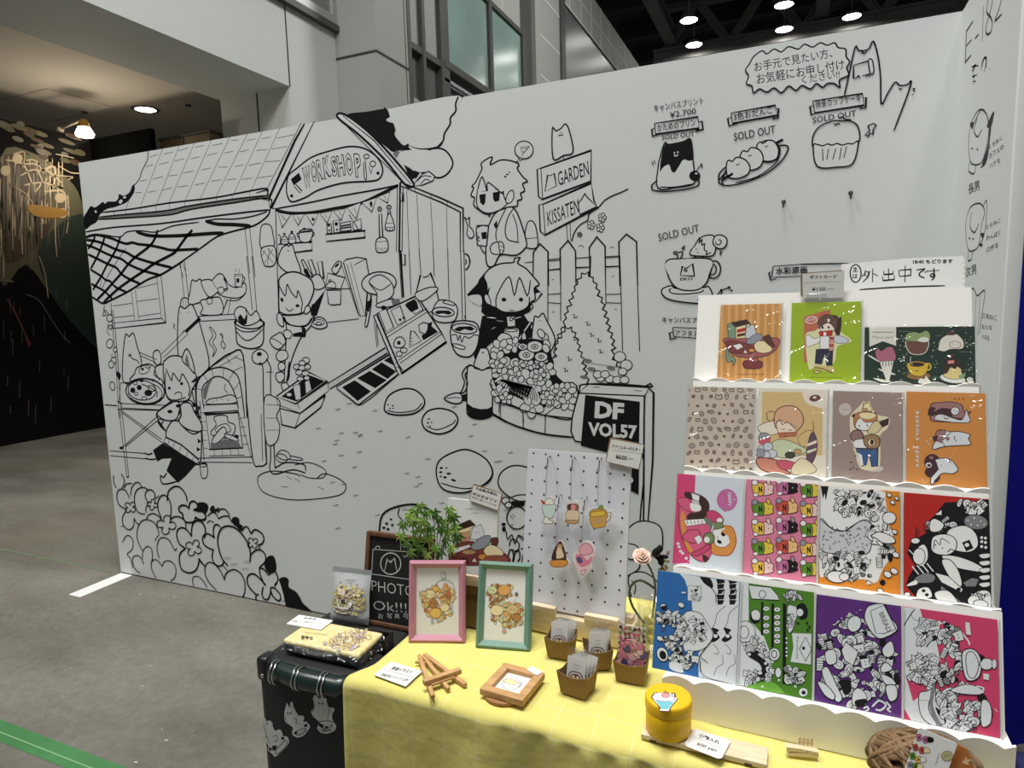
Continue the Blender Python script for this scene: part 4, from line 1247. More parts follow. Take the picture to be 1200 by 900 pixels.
for x, y in ((440, 572), (490, 535), (558, 497)): MUR.stroke([(x-7, y), (x, y+6), (x+7, y-2)], 3.2)
def tx(s, a, b, c, bold=.004, m=None): MUR.text(s, a, b, c, m or INK, bold)
tx('お手元で見たい方、', (510, 193), (832, 133), (505, 152)); tx('お気軽にお申し付け', (520, 245), (882, 183), (515, 200)); tx('ください!!', (705, 243), (862, 217), (702, 210))
tx('キャンバスプリント', (95, 358), (298, 325), (92, 328)); tx('¥2,700', (160, 386), (268, 368), (158, 358)); tx('かためのプリン', (108, 438), (266, 414), (105, 408)); tx('SOLD OUT', (127, 473), (260, 458), (126, 452))
tx('3色おだんご', (425, 394), (588, 362), (420, 362)); tx('SOLD OUT', (425, 478), (596, 445), (422, 445)); tx('抹茶カップケーキ', (762, 342), (950, 315), (758, 308)); tx('SOLD OUT', (750, 404), (930, 374), (748, 380))
mur(Q3, '''
o 1.5 118,570 125,545 170,530 200,545 340,540 370,535 390,570 385,605 340,625 230,618 150,600
s 1.3 170,545 158,555 180,572 250,575 330,565 342,550
o 1.6 145,395 250,385 383,388 380,460 355,520 310,552 240,555 190,535 155,480
E 1.5 400,443 36,48 10,0
E 1.3 392,443 20,28 10,0
w 0 150,398 378,390 374,460 350,515 310,548 240,550 195,530 160,480
l 1.4 218,475 230,425 250,438 285,412 295,478 218,475
s 1.2 238,455 243,440 250,455 256,442
s 1.3 205,382 200,360 182,355 190,345 210,350 228,345 230,362 218,382
s 1.2 225,330 240,315 238,332 228,330
s 1.4 292,385 300,372 330,365 345,382
o 1.4 270,350 290,320 310,290 330,270 360,258 400,262 410,320 395,365 340,370 280,365
w 0 285,335 300,300 340,290 400,270 400,330 375,360 300,360
o 1.4 432,255 465,270 470,300 450,328 415,325 395,300 405,265
s 1.2 425,280 440,290 430,308 412,305 410,290
s 1.3 290,325 310,290 325,270 320,300 335,280 335,310 350,300
s 1.3 350,300 348,335 362,345 358,362 385,350
L 1 300,330 312,335 305,350 320,352
s 1.1 432,340 442,350 432,355 440,365
L 1.5 720,425 860,415 720,485 880,478
s 1.5 860,415 960,412 1130,410
l 1.5 720,425 712,485
l 1.3 712,455 697,460 708,500 738,492
l 1.6 310,610 320,605
L 1.5 180,755 330,760 178,755 182,805 182,805 330,815
l 1.4 178,780 160,785 165,818 200,812
L 2 400,600 440,555 440,555 480,540 440,555 442,585 430,600 470,598
d 0 408,588 7,7 0,0 440,555 8,8 0,0 482,540 8,8 0,0 495,555 6,6 0,0 465,597 5,5 0,0
''')
MUR.T = TW.at(Q3)
tx('SOLD OUT', (103, 290), (322, 238), (96, 250), .0); tx('EKO', (218, 503), (286, 500), (218, 486), .03); tx('水彩原画', (735, 470), (905, 462), (733, 432), .02); tx('キャンバスプリント', (120, 730), (400, 735), (120, 698), .012); tx('アフタヌーン', (190, 800), (385, 805), (190, 770), .012)
o = MUR.mb.build('mural_drawing', WALL, fix=False); o['label'] = 'black pen drawing of a hut, garden and sweets'
# ---- writing and sketches on the wing wall
MV = Matrix(((0, 1, 0, WX1), (-1, 0, 0, 0), (0, 0, 1, 0), (0, 0, 0, 1)))
TV = Trace(MV); WNG = Art(TV, -1.5e-4, step=5e-6)
Q0 = (1090, 0, 10.91); Q5 = (1080, 100, 2.9); Q7 = (1080, 260, 10.0); Q8 = (1000, 300, 5.625)
def wng(fr, data): WNG.T = TV.at(fr); WNG.run(data, PANEL, fr[2], INK, GREY)
wng(Q0, '''
l 1.2 550,270 465,400 450,798 525,705
l 1.2 462,590 530,508
l 1.5 575,495 622,437
l 1.1 685,75 666,530
s 1.1 752,-60 725,100 730,170 770,215 795,290 780,400 740,440 715,410 720,320 755,200 790,60 800,-30
s 1.1 870,-70 905,-80 905,20 870,150 828,270 918,178
s .9 545,860 560,845 590,830
l .8 580,820 570,873
s 1 665,860 680,780 705,730 722,760 715,873
''')
wng(Q4, '''
s .9 835,500 850,480 858,455
s .9 832,470 880,462
l .9 850,455 842,540 860,530
s .8 835,540 870,525
s .8 850,540 848,600
s .8 840,575 862,570
s .9 898,500 905,440 925,405 935,430 920,505
d 0 955,485 3,4 0,0
s .8 850,870 870,820 905,770 935,800 960,880 990,790 975,880
f 0 940,880 975,800 988,790 970,870 950,900
f 0 825,880 838,870 840,890
''')
wng(Q5, '''
s .8 165,135 185,95 205,82 225,110 228,160 222,200 205,260 180,270 165,255 160,200 165,135
f 0 205,270 225,200 232,130 245,92 232,170 222,250
s .8 190,110 178,150 190,175 205,150
f 0 165,130 178,125 172,150
d 0 172,215 2.5,4 0,0 190,218 2.5,4 0,0
s .8 165,255 160,290 178,300 185,270
s .8 240,100 230,200 220,260 200,280
s .8 155,440 170,410 200,402 215,430 205,470 195,540 180,560 160,560 152,520 150,470 155,440
s .8 170,430 165,480 180,500 195,470
s .8 210,410 222,395 215,500 195,545
f 0 200,505 212,502 208,520
f 0 195,540 208,538 203,550
d 0 163,520 2.5,4 0,0 175,522 2.5,4 0,0
s .8 160,560 158,595 170,590 172,565
s .8 155,705 175,690 190,715 215,698 205,780 195,850
s .7 185,720 180,850
s .7 200,715 190,860
''')
WNG.T = TV.at(Q5)
for t, a, b, c in (('長男', (160, 372), (198, 355), (158, 338)), ('次男', (150, 655), (187, 640), (148, 620)), ('くろねこ', (230, 220), (275, 182), (228, 205)), ('カフェの', (230, 250), (280, 215), (228, 233)), ('ハナモ', (232, 285), (268, 262), (230, 268)), ('とらねこ', (220, 490), (268, 465), (220, 475)), ('わんぱく', (220, 528), (268, 510), (220, 510)), ('ロボる', (222, 568), (260, 550), (222, 550)), ('三毛ねこ', (205, 790), (255, 800), (205, 772)), ('おとな', (205, 828), (240, 832), (205, 812)), ('ハネる', (205, 862), (230, 868), (205, 845))):
    WNG.text(t, a, b, c, INK, .01)
o = WNG.mb.build('wall_sketches', WING, Matrix.Translation((0, 0, 0)) @ MV, fix=False); o['label'] = 'pen sketches and booth number'
# hooks screwed into the mural wall
HK = mat('black_hook', (.012, .012, .012), .4)
for k, (x, z) in enumerate(((-.04, 1.64), (.14, 1.65))):
    mb = MB(); mb.lathe([(0, -.001), (.006, -.001), (.006, .002), (0, .003)], HK, (0, 0, 0), 12, M=Matrix.Rotation(math.pi/2, 4, 'X')); mb.tube([(0, 0, 0), (0, -.014, 0), (0, -.018, -.006), (0, -.017, -.016), (0, -.012, -.018)], .0022, HK)
    o = mb.build('wall_hook'); o.location = (x, 0, z); prop(o, ['small black wall hook below the skewered dumplings, left of two', 'small black wall hook below the cupcake drawing, right of two'][k], 'hook', 'wall hooks')
# ================================================================== table, cloth, suitcase
def gz(x, y, z): r = (x-600)*CR-(y-450)*CU+FPX*CF; return tuple(float(v) for v in CAM+r*(z-CAM[2])/r[2])
TZ = .75
def wood(name, a, b, scale=(14, 2, 14)):
    if name in MATS: return MATS[name]
    m = bpy.data.materials.new(name); m.use_nodes = True; nt = m.node_tree; bs = nt.nodes['Principled BSDF']; N = nt.nodes.new; K = nt.links.new
    tc = N('ShaderNodeTexCoord'); mp = N('ShaderNodeMapping'); mp.inputs['Scale'].default_value = scale; nz = N('ShaderNodeTexNoise'); nz.inputs['Scale'].default_value = 12; nz.inputs['Detail'].default_value = 5; nz.inputs['Distortion'].default_value = .8
    r = N('ShaderNodeValToRGB'); r.color_ramp.elements[0].color = (*srgb(*a), 1); r.color_ramp.elements[1].color = (*srgb(*b), 1); r.color_ramp.elements[0].position = .35; r.color_ramp.elements[1].position = .65
    K(tc.outputs['Object'], mp.inputs[0]); K(mp.outputs[0], nz.inputs['Vector']); K(nz.outputs['Fac'], r.inputs[0]); K(r.outputs[0], bs.inputs['Base Color']); bs.inputs['Roughness'].default_value = .55; bs.inputs['Specular IOR Level'].default_value = .3
    MATS[name] = m; return m
WPALE = wood('pale_pine', (216, 196, 162), (232, 214, 182), (2, 14, 14)); WTAN = wood('tan_beech', (184, 142, 94), (206, 166, 116), (3, 12, 12)); WDARK = wood('walnut', (86, 58, 40), (108, 76, 54), (10, 10, 2))
# ---- folding table
t = empty('table', 'narrow display table under the yellow cloth, its legs hidden behind the drape', 'table', (-.2, -1.157, 0))
mb = MB(); mb.box((-.44, -.215, .705), (.445, .215, .742), mat('table_laminate', srgb(205, 200, 190), .5), bev=.003); mb.build('tabletop', t)
for x in (-.4, .4):
    for y in (-.17, .17):
        mb = MB(); mb.tube([(x, y, .705), (x, y, 0.0)], .014, mat('grey_steel_leg', srgb(120, 120, 122), .35, .8), 12); mb.build('leg', t)
# ---- yellow cloth with a white window-pane grid
def cloth_mat():
    m = bpy.data.materials.new('yellow_cloth'); m.use_nodes = True; nt = m.node_tree; b = nt.nodes['Principled BSDF']; N = nt.nodes.new; K = nt.links.new
    uv = N('ShaderNodeUVMap'); sp = N('ShaderNodeSeparateXYZ'); K(uv.outputs[0], sp.inputs[0]); masks = []
    for ax in ('X', 'Y'):
        f = N('ShaderNodeMath'); f.operation = 'FRACT'; K(sp.outputs[ax], f.inputs[0])
        l = N('ShaderNodeMath'); l.operation = 'LESS_THAN'; l.inputs[1].default_value = .03; K(f.outputs[0], l.inputs[0]); masks.append(l)
    mx = N('ShaderNodeMath'); mx.operation = 'MAXIMUM'; K(masks[0].outputs[0], mx.inputs[0]); K(masks[1].outputs[0], mx.inputs[1])
    ml = N('ShaderNodeMath'); ml.operation = 'MULTIPLY'; ml.inputs[1].default_value = .55; K(mx.outputs[0], ml.inputs[0])
    c = N('ShaderNodeMixRGB'); c.inputs[1].default_value = (*srgb(221, 211, 122), 1); c.inputs[2].default_value = (*srgb(228, 224, 172), 1); K(ml.outputs[0], c.inputs[0]); K(c.outputs[0], b.inputs['Base Color'])
    b.inputs['Roughness'].default_value = .85; b.inputs['Specular IOR Level'].default_value = .1; b.inputs['Sheen Weight'].default_value = .15
    tc = N('ShaderNodeTexCoord'); nz = N('ShaderNodeTexNoise'); nz.inputs['Scale'].default_value = 18; nz.inputs['Detail'].default_value = 3; K(tc.outputs['Object'], nz.inputs['Vector'])
    bp = N('ShaderNodeBump'); bp.inputs['Strength'].default_value = .35; bp.inputs['Distance'].default_value = .012; K(nz.outputs['Fac'], bp.inputs['Height']); K(bp.outputs[0], b.inputs['Normal'])
    return m
def cloth():
    mb = MB(); nx, ny, nf, nd = 150, 34, 8, 44; YB, YF, XR, R_ = -.925, -1.378, .262, .016
    def xl(y):
        t_ = max(0, min(1, (y+1.378)/.06)); return -.668+.025*t_*t_*(3-2*t_)
    vs, uv = [], []
    rows = [('t', k/ny) for k in range(ny)]+[('f', k/nf) for k in range(nf)]+[('d', k/nd) for k in range(nd+1)]
    for kind, t_ in rows:
        for i in range(nx+1):
            s_ = i/nx
            if kind == 't': y = YB+(YF+R_-YB)*t_; z = TZ; v = (YB-y)
            elif kind == 'f': a = t_*math.pi/2; y = YF+R_-R_*math.sin(a); z = TZ-R_+R_*math.cos(a); v = (YB-YF-R_)+R_*a
            else: y = YF; z = TZ-R_-.71*t_; v = (YB-YF-R_)+R_*math.pi/2+.71*t_
            x0 = xl(y); x = x0+(XR-x0)*s_
            if kind == 't':
                z += .0006*math.sin(x*31+y*12)*math.sin(y*23+1)
                # soft folds gathering towards the front right
                g = math.exp(-((x+.19)/.1)**2)*math.exp(-((y+1.30)/.06)**2); z += .004*g*(.5+.5*math.sin((x*.8+y)*95))
                z += .0028*math.exp(-((y-(-1.215-.10*(x+.45)))/.006)**2)*(1 if -.5 < x < -.1 else 0)*(1-abs((x+.3)/.2))
            else:
                d_ = 0 if kind == 'f' else t_
                amp = (.010+.018*d_)*(min(1, .25+d_*4) if kind == 'd' else .25*t_)
                y += -amp*(.6*math.sin(x*27+1.2)+.5*math.sin(x*43+d_*3))-.010*d_
                lump = .35*math.exp(-((x+.22)/.14)**2)
                if kind == 'd': y += -.006*lump*math.sin(x*120+3*d_)*math.exp(-d_*9); z += .004*lump*math.sin(x*95)*math.exp(-d_*10)
                else: z += .004*lump*math.sin(x*95)*t_
            vs.append((x, y, z)); uv.append((x/.058+.3, v/.058+.1))
    fs = [(j*(nx+1)+i, (j+1)*(nx+1)+i, (j+1)*(nx+1)+i+1, j*(nx+1)+i+1) for j in range(len(rows)-1) for i in range(nx)]
    mb.add(vs, fs, cloth_mat(), True); mb.uv = uv
    o = mb.build('tablecloth', fix=False); s = o.modifiers.new('hem', 'SOLIDIFY'); s.thickness = .0018; s.offset = -1
    prop(o, 'yellow cloth with a thin white grid draped over the display table', 'tablecloth')
cloth()
# ---- black suitcase standing beside the table
CASE = mat('black_case_fabric', srgb(26, 28, 27), .6, noise=(60, .15)); CASEG = mat('dark_green_leather', srgb(18, 36, 34), .32, spec=.6); RIVET = mat('steel_rivet', srgb(190, 192, 192), .25, .9); RIM = mat('black_plastic_rim', (.012, .013, .013), .35)
X0, X1, Y0, Y1 = -.868, -.655, -1.366, -1.09
t = empty('suitcase', 'tall black suitcase with green leather handle and white stickers, left of the table', 'suitcase', ((X0+X1)/2, (Y0+Y1)/2, 0))
hx, hy = (X1-X0)/2, (Y1-Y0)/2
mb = MB(); mb.box((-hx, -hy, .02), (hx, hy, .738), CASE, bev=.016); mb.build('body', t)
for sx in (-1, 1):
    mb = MB(); mb.box((sx*hx-.022*(sx > 0)-.002*(sx < 0), -hy-.002, .696), (sx*hx+.022*(sx < 0)+.002*(sx > 0), -hy+.03, .7405), RIM, bev=.008)
    mb.ball((sx*(hx-.012), -hy-.002, .708), (.004, .002, .004), RIVET); mb.build('corner_cap', t)
mb = MB(); mb.tube([(-hx+.03, -hy+.012, .733), (-hx+.05, -hy-.004, .728), (0, -hy-.008, .727), (hx-.03, -hy-.004, .727), (hx-.01, -hy+.012, .732)], [.010, .016, .0175, .017, .012], CASEG, 16)
h = mb.build('handle', t); h['label'] = 'dark green leather handle'
for x in (-.055, -.005, .05):
    mb = MB()
    for d in (-.004, .004): mb.tube([(x+d+(.004 if k > 6 else 0), -hy-.0075+.0188*math.cos(a), .727+.0188*math.sin(a)) for k, a in enumerate([i*math.pi/8-.6 for i in range(16)])], .0014, RIVET, 6, close=True)
    mb.build('ring_band', h)
for sx in (-1, 1):
    for sy in (-1, 1):
        mb = MB(); mb.lathe([(.0, 0), (.018, 0), (.018, .02), (.012, .024), (0, .024)], RIM, (sx*(hx-.03), sy*(hy-.04), 0), 16); mb.build('foot', t)
STW = mat('white_vinyl_sticker', srgb(205, 206, 204), .4); SGR = mat('sticker_grey', srgb(120, 124, 126), .5)
TS = Trace(frame((X0+hx, Y0, 0)))
def sticker(fr, outline, data, lab):
    A_ = Art(TS.at(fr), -.0006, step=4e-5); A_.fill(outline, STW); A_.run(data, STW, fr[2], INK, SGR)
    o = A_.mb.build('sticker', t, Matrix.Translation((0, -hy, 0)), fix=False); o['label'] = lab
S1 = (280, 720, 5.0)
sticker(S1, P('435,500 440,478 452,470 465,488 480,490 495,474 512,485 518,515 535,545 555,545 562,560 548,585 552,620 570,650 565,675 540,690 510,698 480,690 460,665 470,630 440,600 425,575 428,560 442,545'), '''
d 0 470,520 4,7 0,0 490,521 4,7 0,0
s .6 436,500 442,545 428,572
s .6 518,515 530,560 520,620
o .7 470,640 480,625 540,625 548,640 530,660 485,662
F 0 472,632 500,648 492,668 468,652
g 0 485,670 540,668 545,680 500,690
F 0 505,655 520,650 525,665 508,668
l .7 530,640 560,672
l .7 470,668 505,694''', 'white bunny sticker on the right')
sticker(S1, P('268,575 275,545 282,518 295,540 300,545 303,515 315,512 325,545 350,590 370,590 385,605 378,625 400,630 418,655 405,680 385,705 350,720 325,712 312,690 318,665 285,640 270,620'), '''
d 0 288,580 4,8 -10,0 305,577 4,8 -10,0
s .6 272,590 285,635 318,662
s .6 320,610 340,615 335,635 350,640
o .7 330,690 360,675 385,665 395,680 360,705
F 0 322,690 345,680 342,700 330,704
F 0 380,645 400,640 405,655 390,660
l .7 335,712 400,670''', 'white bunny sticker in the middle')
sticker(S1, P('138,640 148,605 158,612 165,625 180,620 198,635 200,655 215,680 240,672 255,690 262,712 285,715 295,745 280,775 250,805 215,832 195,815 172,795 175,770 155,735 165,720 150,690'), '''
s .6 145,640 165,710 180,760
s .6 200,715 225,710 225,740 205,740
d 0 165,640 4,6 -20,0
F 0 195,770 225,765 220,790 200,800
F 0 250,715 270,720 262,735 250,730
o .7 215,800 270,740 285,752 270,780 230,815
F 0 182,775 195,785 188,800 176,792''', 'white bunny sticker at the left corner')
# low black tray at the back of the case
mb = MB(); mb.box((-.058, -.018, 0), (.03, .016, .004), RIM, bev=.001)
for q in ((-.058, -.018, .03, -.015), (-.058, .013, .03, .016), (-.058, -.018, -.055, .016), (.027, -.018, .03, .016)): mb.box((q[0], q[1], 0), (q[2], q[3], .026), RIM, bev=.001)
o = mb.build('display_tray'); o.matrix_world = frame((-.69, -1.258, .7375), 6); prop(o, 'low black open tray in front of the chalkboard on the suitcase', 'tray')

# ---- generic fills for printed art
def inside(p, poly):
    x, y = p; c = False; n = len(poly)
    for i in range(n):
        (x1, y1), (x2, y2) = poly[i], poly[i-1]
        if (y1 > y) != (y2 > y) and x < (x2-x1)*(y-y1)/(y2-y1)+x1: c = not c
    return c
def scatter(poly, n, seed):
    R = random.Random(seed); xs = [p[0] for p in poly]; ys = [p[1] for p in poly]; out = []
    for _ in range(n*30):
        p = (R.uniform(min(xs), max(xs)), R.uniform(min(ys), max(ys)))
        if inside(p, poly): out.append(p)
        if len(out) >= n: break
    return out, R
C = lambda n, rgb: hexm(n, rgb, .45)
WC = [C('wash_orange', (226, 168, 96)), C('wash_cream', (236, 218, 170)), C('wash_brown', (178, 126, 74)), C('wash_olive', (190, 188, 118)), C('wash_peach', (230, 186, 150)), C('wash_rust', (206, 120, 70)), C('wash_sand', (214, 190, 140)), C('wash_gold', (232, 190, 98))]
LINEB = C('sepia_line', (104, 78, 56)); MID = C('mid_grey_print', (128, 130, 132)); PALEG = C('pale_grey_print', (206, 210, 211))
def wash(A_, poly, n, r, seed, pal=None, lw=.5, line=None):
    pal = pal or WC; pts, R = scatter(poly, n, seed)
    for x, y in pts:
        k = R.choice(pal); rr = R.uniform(r*.5, r); A_.ell(x, y, rr, rr*R.uniform(.5, 1), R.uniform(0, 180), k, lw, line or LINEB, 12)
        if R.random() < .4: A_.stroke([(x-rr*.6, y), (x, y-rr*.4), (x+rr*.6, y+rr*.2)], lw, line or LINEB)
def doodle(A_, poly, n, r0, r1, seed, lw=.8, black=.16, wmat=None):
    """dense black-and-white comic doodles: buns, cats, leaves, stripes"""
    W_ = wmat or CARDW; pts, R = scatter(poly, n, seed); pts.sort(key=lambda p: p[1])
    for x, y in pts:
        r = R.uniform(r0, r1); a = R.uniform(0, 360); q = R.random()
        if q < black: A_.ell(x, y, r*.8, r*R.uniform(.35, .7), a, INK, n=10)
        elif q < black+.07: A_.ell(x, y, r*.7, r*.5, a, MID, lw, INK, 10)
        elif q < .48:
            A_.ell(x, y, r, r*R.uniform(.55, .95), a, W_, lw, INK, 14); A_.ell(x+r*.1, y, r*.5, r*.35, a, None, lw*.7, INK, 10)
            if R.random() < .5: A_.ell(x-r*.25, y-r*.1, r*.1, r*.14, 0, INK, n=6); A_.ell(x+r*.25, y-r*.1, r*.1, r*.14, 0, INK, n=6)
        elif q < .66:                                            # eared head
            c, s_ = math.cos(math.radians(a)), math.sin(math.radians(a))
            o = [(-.8, .7), (-.75, -.4), (-.6, -1), (-.25, -.6), (.25, -.6), (.6, -1), (.75, -.4), (.8, .7)]
            A_.shape([(x+r*(u*c-v*s_), y+r*(u*s_+v*c)) for u, v in o], W_, lw, INK, False)
            for u in (-.25, .25): A_.ell(x+r*(u*c), y+r*(u*s_), r*.09, r*.12, 0, INK, n=6)
        elif q < .84:                                            # leaf with veins
            c, s_ = math.cos(math.radians(a)), math.sin(math.radians(a)); o = [(-1.2, 0), (-.4, -.45), (.5, -.4), (1.2, 0), (.5, .4), (-.4, .45)]
            A_.shape([(x+r*(u*c-v*s_), y+r*(u*s_+v*c)) for u, v in o], W_, lw, INK); A_.stroke([(x-r*1.1*c, y-r*1.1*s_), (x+r*c, y+r*s_)], lw*.8, INK, False)
        else:                                                    # striped slab
            c, s_ = math.cos(math.radians(a)), math.sin(math.radians(a)); f_ = lambda u, v: (x+r*(u*c-v*s_), y+r*(u*s_+v*c))
            A_.shape([f_(-.9, -.5), f_(.9, -.5), f_(.9, .5), f_(-.9, .5)], W_, lw, INK, False)
            for u in (-.5, -.15, .2, .55): A_.stroke([f_(u, -.45), f_(u, .45)], lw*1.6, INK, False)
# ---- boards and cards as rounded plates with art on the face
def rrect(w_, h_, r, n=5):
    pts = []
    for cx, cz, a0 in ((w_-r, r, -90), (w_-r, h_-r, 0), (r, h_-r, 90), (r, r, 180)):
        for k in range(n+1): a = math.radians(a0+90*k/n); pts.append((cx+r*math.cos(a), cz+r*math.sin(a)))
    return pts
def plate(name, M, w_, h_, th, face, edge=None, r=.002, art=None, label=None, cat=None, group=None, parent=None):
    mb = MB(); mb.prism(rrect(w_, h_, r), 0, th, edge or face, face)
    if art: art(Art(Trace(M), -1.5e-4, mb, 2.5e-6))
    o = mb.build(name, parent, M, fix=False)
    if label: prop(o, label, cat, group)
    return o
TAGB = C('kraft_tag_border', (146, 118, 92)); TAGF = C('tag_paper', (226, 226, 222))
def tag_art(fr, corners, lines, rule=None):
    def f(A_):
        A_.T = A_.T.at(fr); q = corners; cx = sum(p[0] for p in q)/4; cy_ = sum(p[1] for p in q)/4
        A_.fill([(cx+(x-cx)*.95, cy_+(y-cy_)*.93) for x, y in q], TAGF, False)
        for s, a, b, c, bo in lines: A_.text(s, a, b, c, INK, bo)
        for r_ in (rule or []): A_.stroke(P(r_), .5*fr[2], INK, False)
    return f
# ---- chalkboard on the suitcase
CH = mat('chalk', srgb(196, 198, 196), .9); SLATE = mat('chalkboard_slate', srgb(20, 21, 22), .75)
M = frame((-.7700, -1.1920, .7392), 1, 11)
Tq = Trace(M); ul = Tq(426, 690)[0]; M = M @ Matrix.Translation((ul, 0, 0))
t = empty('chalkboard', 'small chalkboard sign in a brown wooden frame, reading PHOTO Ok, on the suitcase', 'chalkboard', M=M)
W_, H_ = Trace(M)(507, 640)[0], Trace(M)(430, 622)[1]
mb = MB(); mb.box((.004, .002, .004), (W_-.004, .007, H_-.004), SLATE)
A = Art(Trace(M), .0018, mb, 1e-5); Z5 = (280, 600, 4.615); A.T = A.T.at(Z5)
for d in ('722,202 935,218', '722,202 714,345', '714,336 935,368'): A.stroke(P(d), 5, CH, False)
A.ell(818, 280, 55, 58, 0, None, 5, CH); A.stroke(P('785,322 792,285 800,255 808,268 825,265 838,250 845,285 852,322'), 4, CH, False); A.stroke(P('735,200 740,188 755,186 758,198'), 4, CH)
for d in ('870,178 918,172', '870,178 872,208', '918,172 922,212', '880,190 915,188'): A.stroke(P(d), 4, CH, False)
A.stroke(P('885,235 895,245 905,232 910,245'), 3, CH); A.stroke(P('810,268 818,275 826,266'), 3, CH)
A.text('PHOTO', (716, 428), (945, 460), (714, 370), CH, -.012); A.text('Ok!!!', (725, 530), (905, 545), (722, 480), CH, -.012)
for x, s in ((750, 'お'), (797, '写'), (838, '真'), (885, '可')): A.text(s, (x, 575), (x+28, 580), (x, 548), CH, -.004)
mb.build('slate', t, fix=False)
mb = MB(); mb.box((0, -.002, 0), (.0085, .011, H_), WDARK, bev=.0015); mb.box((W_-.0085, -.002, 0), (W_, .011, H_), WDARK, bev=.0015); mb.box((.008, -.002, H_-.0085), (W_-.008, .011, H_), WDARK, bev=.0015); mb.box((.008, -.002, 0), (W_-.008, .011, .0085), WDARK, bev=.0015); mb.build('frame', t)
# ---- silver pouch
M = frame((-.8309, -1.209, .742), 5.8, 11.5)
POU = mat('silver_pouch_film', srgb(214, 218, 220), .25, .25, bump=(40, .25))
t = empty('pouch', 'silvery white snack pouch printed with a teacup, standing on the suitcase', 'pouch', M=M)
mb = MB(); n = 22; w_, h_ = .085, .105; vs = []
for side in (-1, 1):
    for j in range(n+1):
        for i in range(n+1):
            u, v = i/n, j/n; bul = .011*(4*u*(1-u))**.7*max(0, (min(1, v*9)**.5)*(1-max(0, (v-.45)/.45)**1.5) if v < .9 else 0)
            vs.append((u*w_+.002*math.sin(v*9)*(u-.5), side*bul+.006*0, v*h_))
N2 = (n+1)**2
fs = [(s*N2+j*(n+1)+i, s*N2+j*(n+1)+i+1, s*N2+(j+1)*(n+1)+i+1, s*N2+(j+1)*(n+1)+i) for s in (0, 1) for j in range(n) for i in range(n)]
mb.add(vs, fs, POU, True); mb.build('bag', t)
def pb(u, v): return -.0125*(4*min(max(u, 0), 1)*(1-min(max(u, 0), 1)))**.7*(1-max(0, (v-.45)/.45)**1.5 if v < .9 else 0)-.0004
A = Art(Trace(M).at((280, 600, 4.615)), 0, step=1e-5)
wash(A, P('520,430 570,385 640,400 690,430 690,520 650,545 540,540 510,500'), 130, 13, 8, [C('wash_pale', (238, 230, 200)), WC[1], WC[6], C('wash_lime', (214, 214, 130))], 1.2)
A.shape(P('545,458 632,462 628,500 600,522 565,520 550,500'), CARDW, 2.5, LINEB); A.ell(582, 528, 48, 12, 5, CARDW, 2.5, LINEB); A.fill(P('572,465 595,466 594,488 573,487'), C('dark_olive', (70, 74, 58)), False)
A.shape(P('545,390 552,440 590,445 598,395 580,410 560,405'), C('pale_pink', (232, 214, 200)), 2, LINEB, False); A.text('OMIYAGE', (585, 370), (638, 371), (585, 362), INK)
for x, y in ((560, 375), (650, 390), (615, 380), (570, 395)): A.ell(x, y, 4, 4, 0, LINEB)
A.mb.v = [(x, y+pb(x/w_, z/h_), z) for x, y, z in A.mb.v]; A.mb.build('print', t, fix=False)
# ---- flat cookie tin in clear wrap, with a label card on it
q = [gz(332, 749, .768), gz(419, 767, .768), gz(444, 741, .768)]
ex = Vector(q[1])-Vector(q[0]); ez = Vector(q[2])-Vector(q[1]); w_, d_ = ex.length, ez.length; yaw = math.degrees(math.atan2(ex.y, ex.x))
MT = Matrix.Translation((q[0][0], q[0][1], .741)) @ Matrix.Rotation(math.radians(yaw), 4, 'Z')
t = empty('cookie_tin', 'flat pale yellow cookie tin in clear wrap lying on top of the suitcase', 'tin', M=MT)
TINY = C('tin_yellow', (236, 222, 158)); TINS = mat('tin_side', srgb(60, 66, 68), .3, .6)
mb = MB(); mb.box((0, 0, 0), (w_, d_, .022), TINS, bev=.006); mb.build('base', t)
mb = MB(); mb.box((-.001, -.001, .017), (w_+.001, d_+.001, .027), TINY, bev=.0045)
ML = MT @ Matrix(((1, 0, 0, 0), (0, 0, 1, 0), (0, -1, 0, .0272), (0, 0, 0, 1)))       # lying face: x across, z away
ML = MT @ Matrix(((1, 0, 0, 0), (0, 0, 1, 0), (0, -1, 0, .0271), (0, 0, 0, 1)))
A = Art(Trace(ML).at((280, 600, 4.615)), -1e-4, step=1e-5)
wash(A, P('460,715 530,670 600,650 640,640 690,640 680,680 640,730 600,750 520,740'), 110, 14, 21, [WC[6], WC[1], C('tin_beige', (206, 190, 150)), C('lilac', (196, 180, 190)), TINY], 1.3)
A.text('おやつ', (335, 690), (398, 697), (338, 668), INK, .03); A.text('Cookie and Friends', (345, 655), (475, 668), (347, 650), LINEB); A.ell(700, 680, 16, 12, 20, None, 1.5, LINEB)
for x, y in ((540, 660), (575, 650), (510, 700), (490, 712), (605, 640)): A.ell(x, y, 3, 3, 0, LINEB)
lid = mb.build('lid', t); A.mb.build('print', lid, Matrix(((1, 0, 0, 0), (0, 0, 1, 0), (0, -1, 0, .0271), (0, 0, 0, 1))), fix=False)
mb = MB(); R = random.Random(2); n = 16; vs = []
for j in range(n+1):
    for i in range(n+1):
        u, v = -.1+1.2*i/n, -.16+1.28*j/n; e = max(0, -u, u-1)*w_+max(0, -v, v-1)*d_
        vs.append((u*w_+R.uniform(-.001, .001), v*d_+R.uniform(-.001, .001), max(.0015 if 0 else -.014*(v < -.02), .0285-e*1.1+R.uniform(0, .0012))))
mb.add(vs, [(j*(n+1)+i, j*(n+1)+i+1, (j+1)*(n+1)+i+1, (j+1)*(n+1)+i) for j in range(n) for i in range(n)], film('crinkled_wrap', .10, .12, (55, .8)), True); o = mb.build('wrap', t); o['label'] = 'clear crinkled plastic wrap'
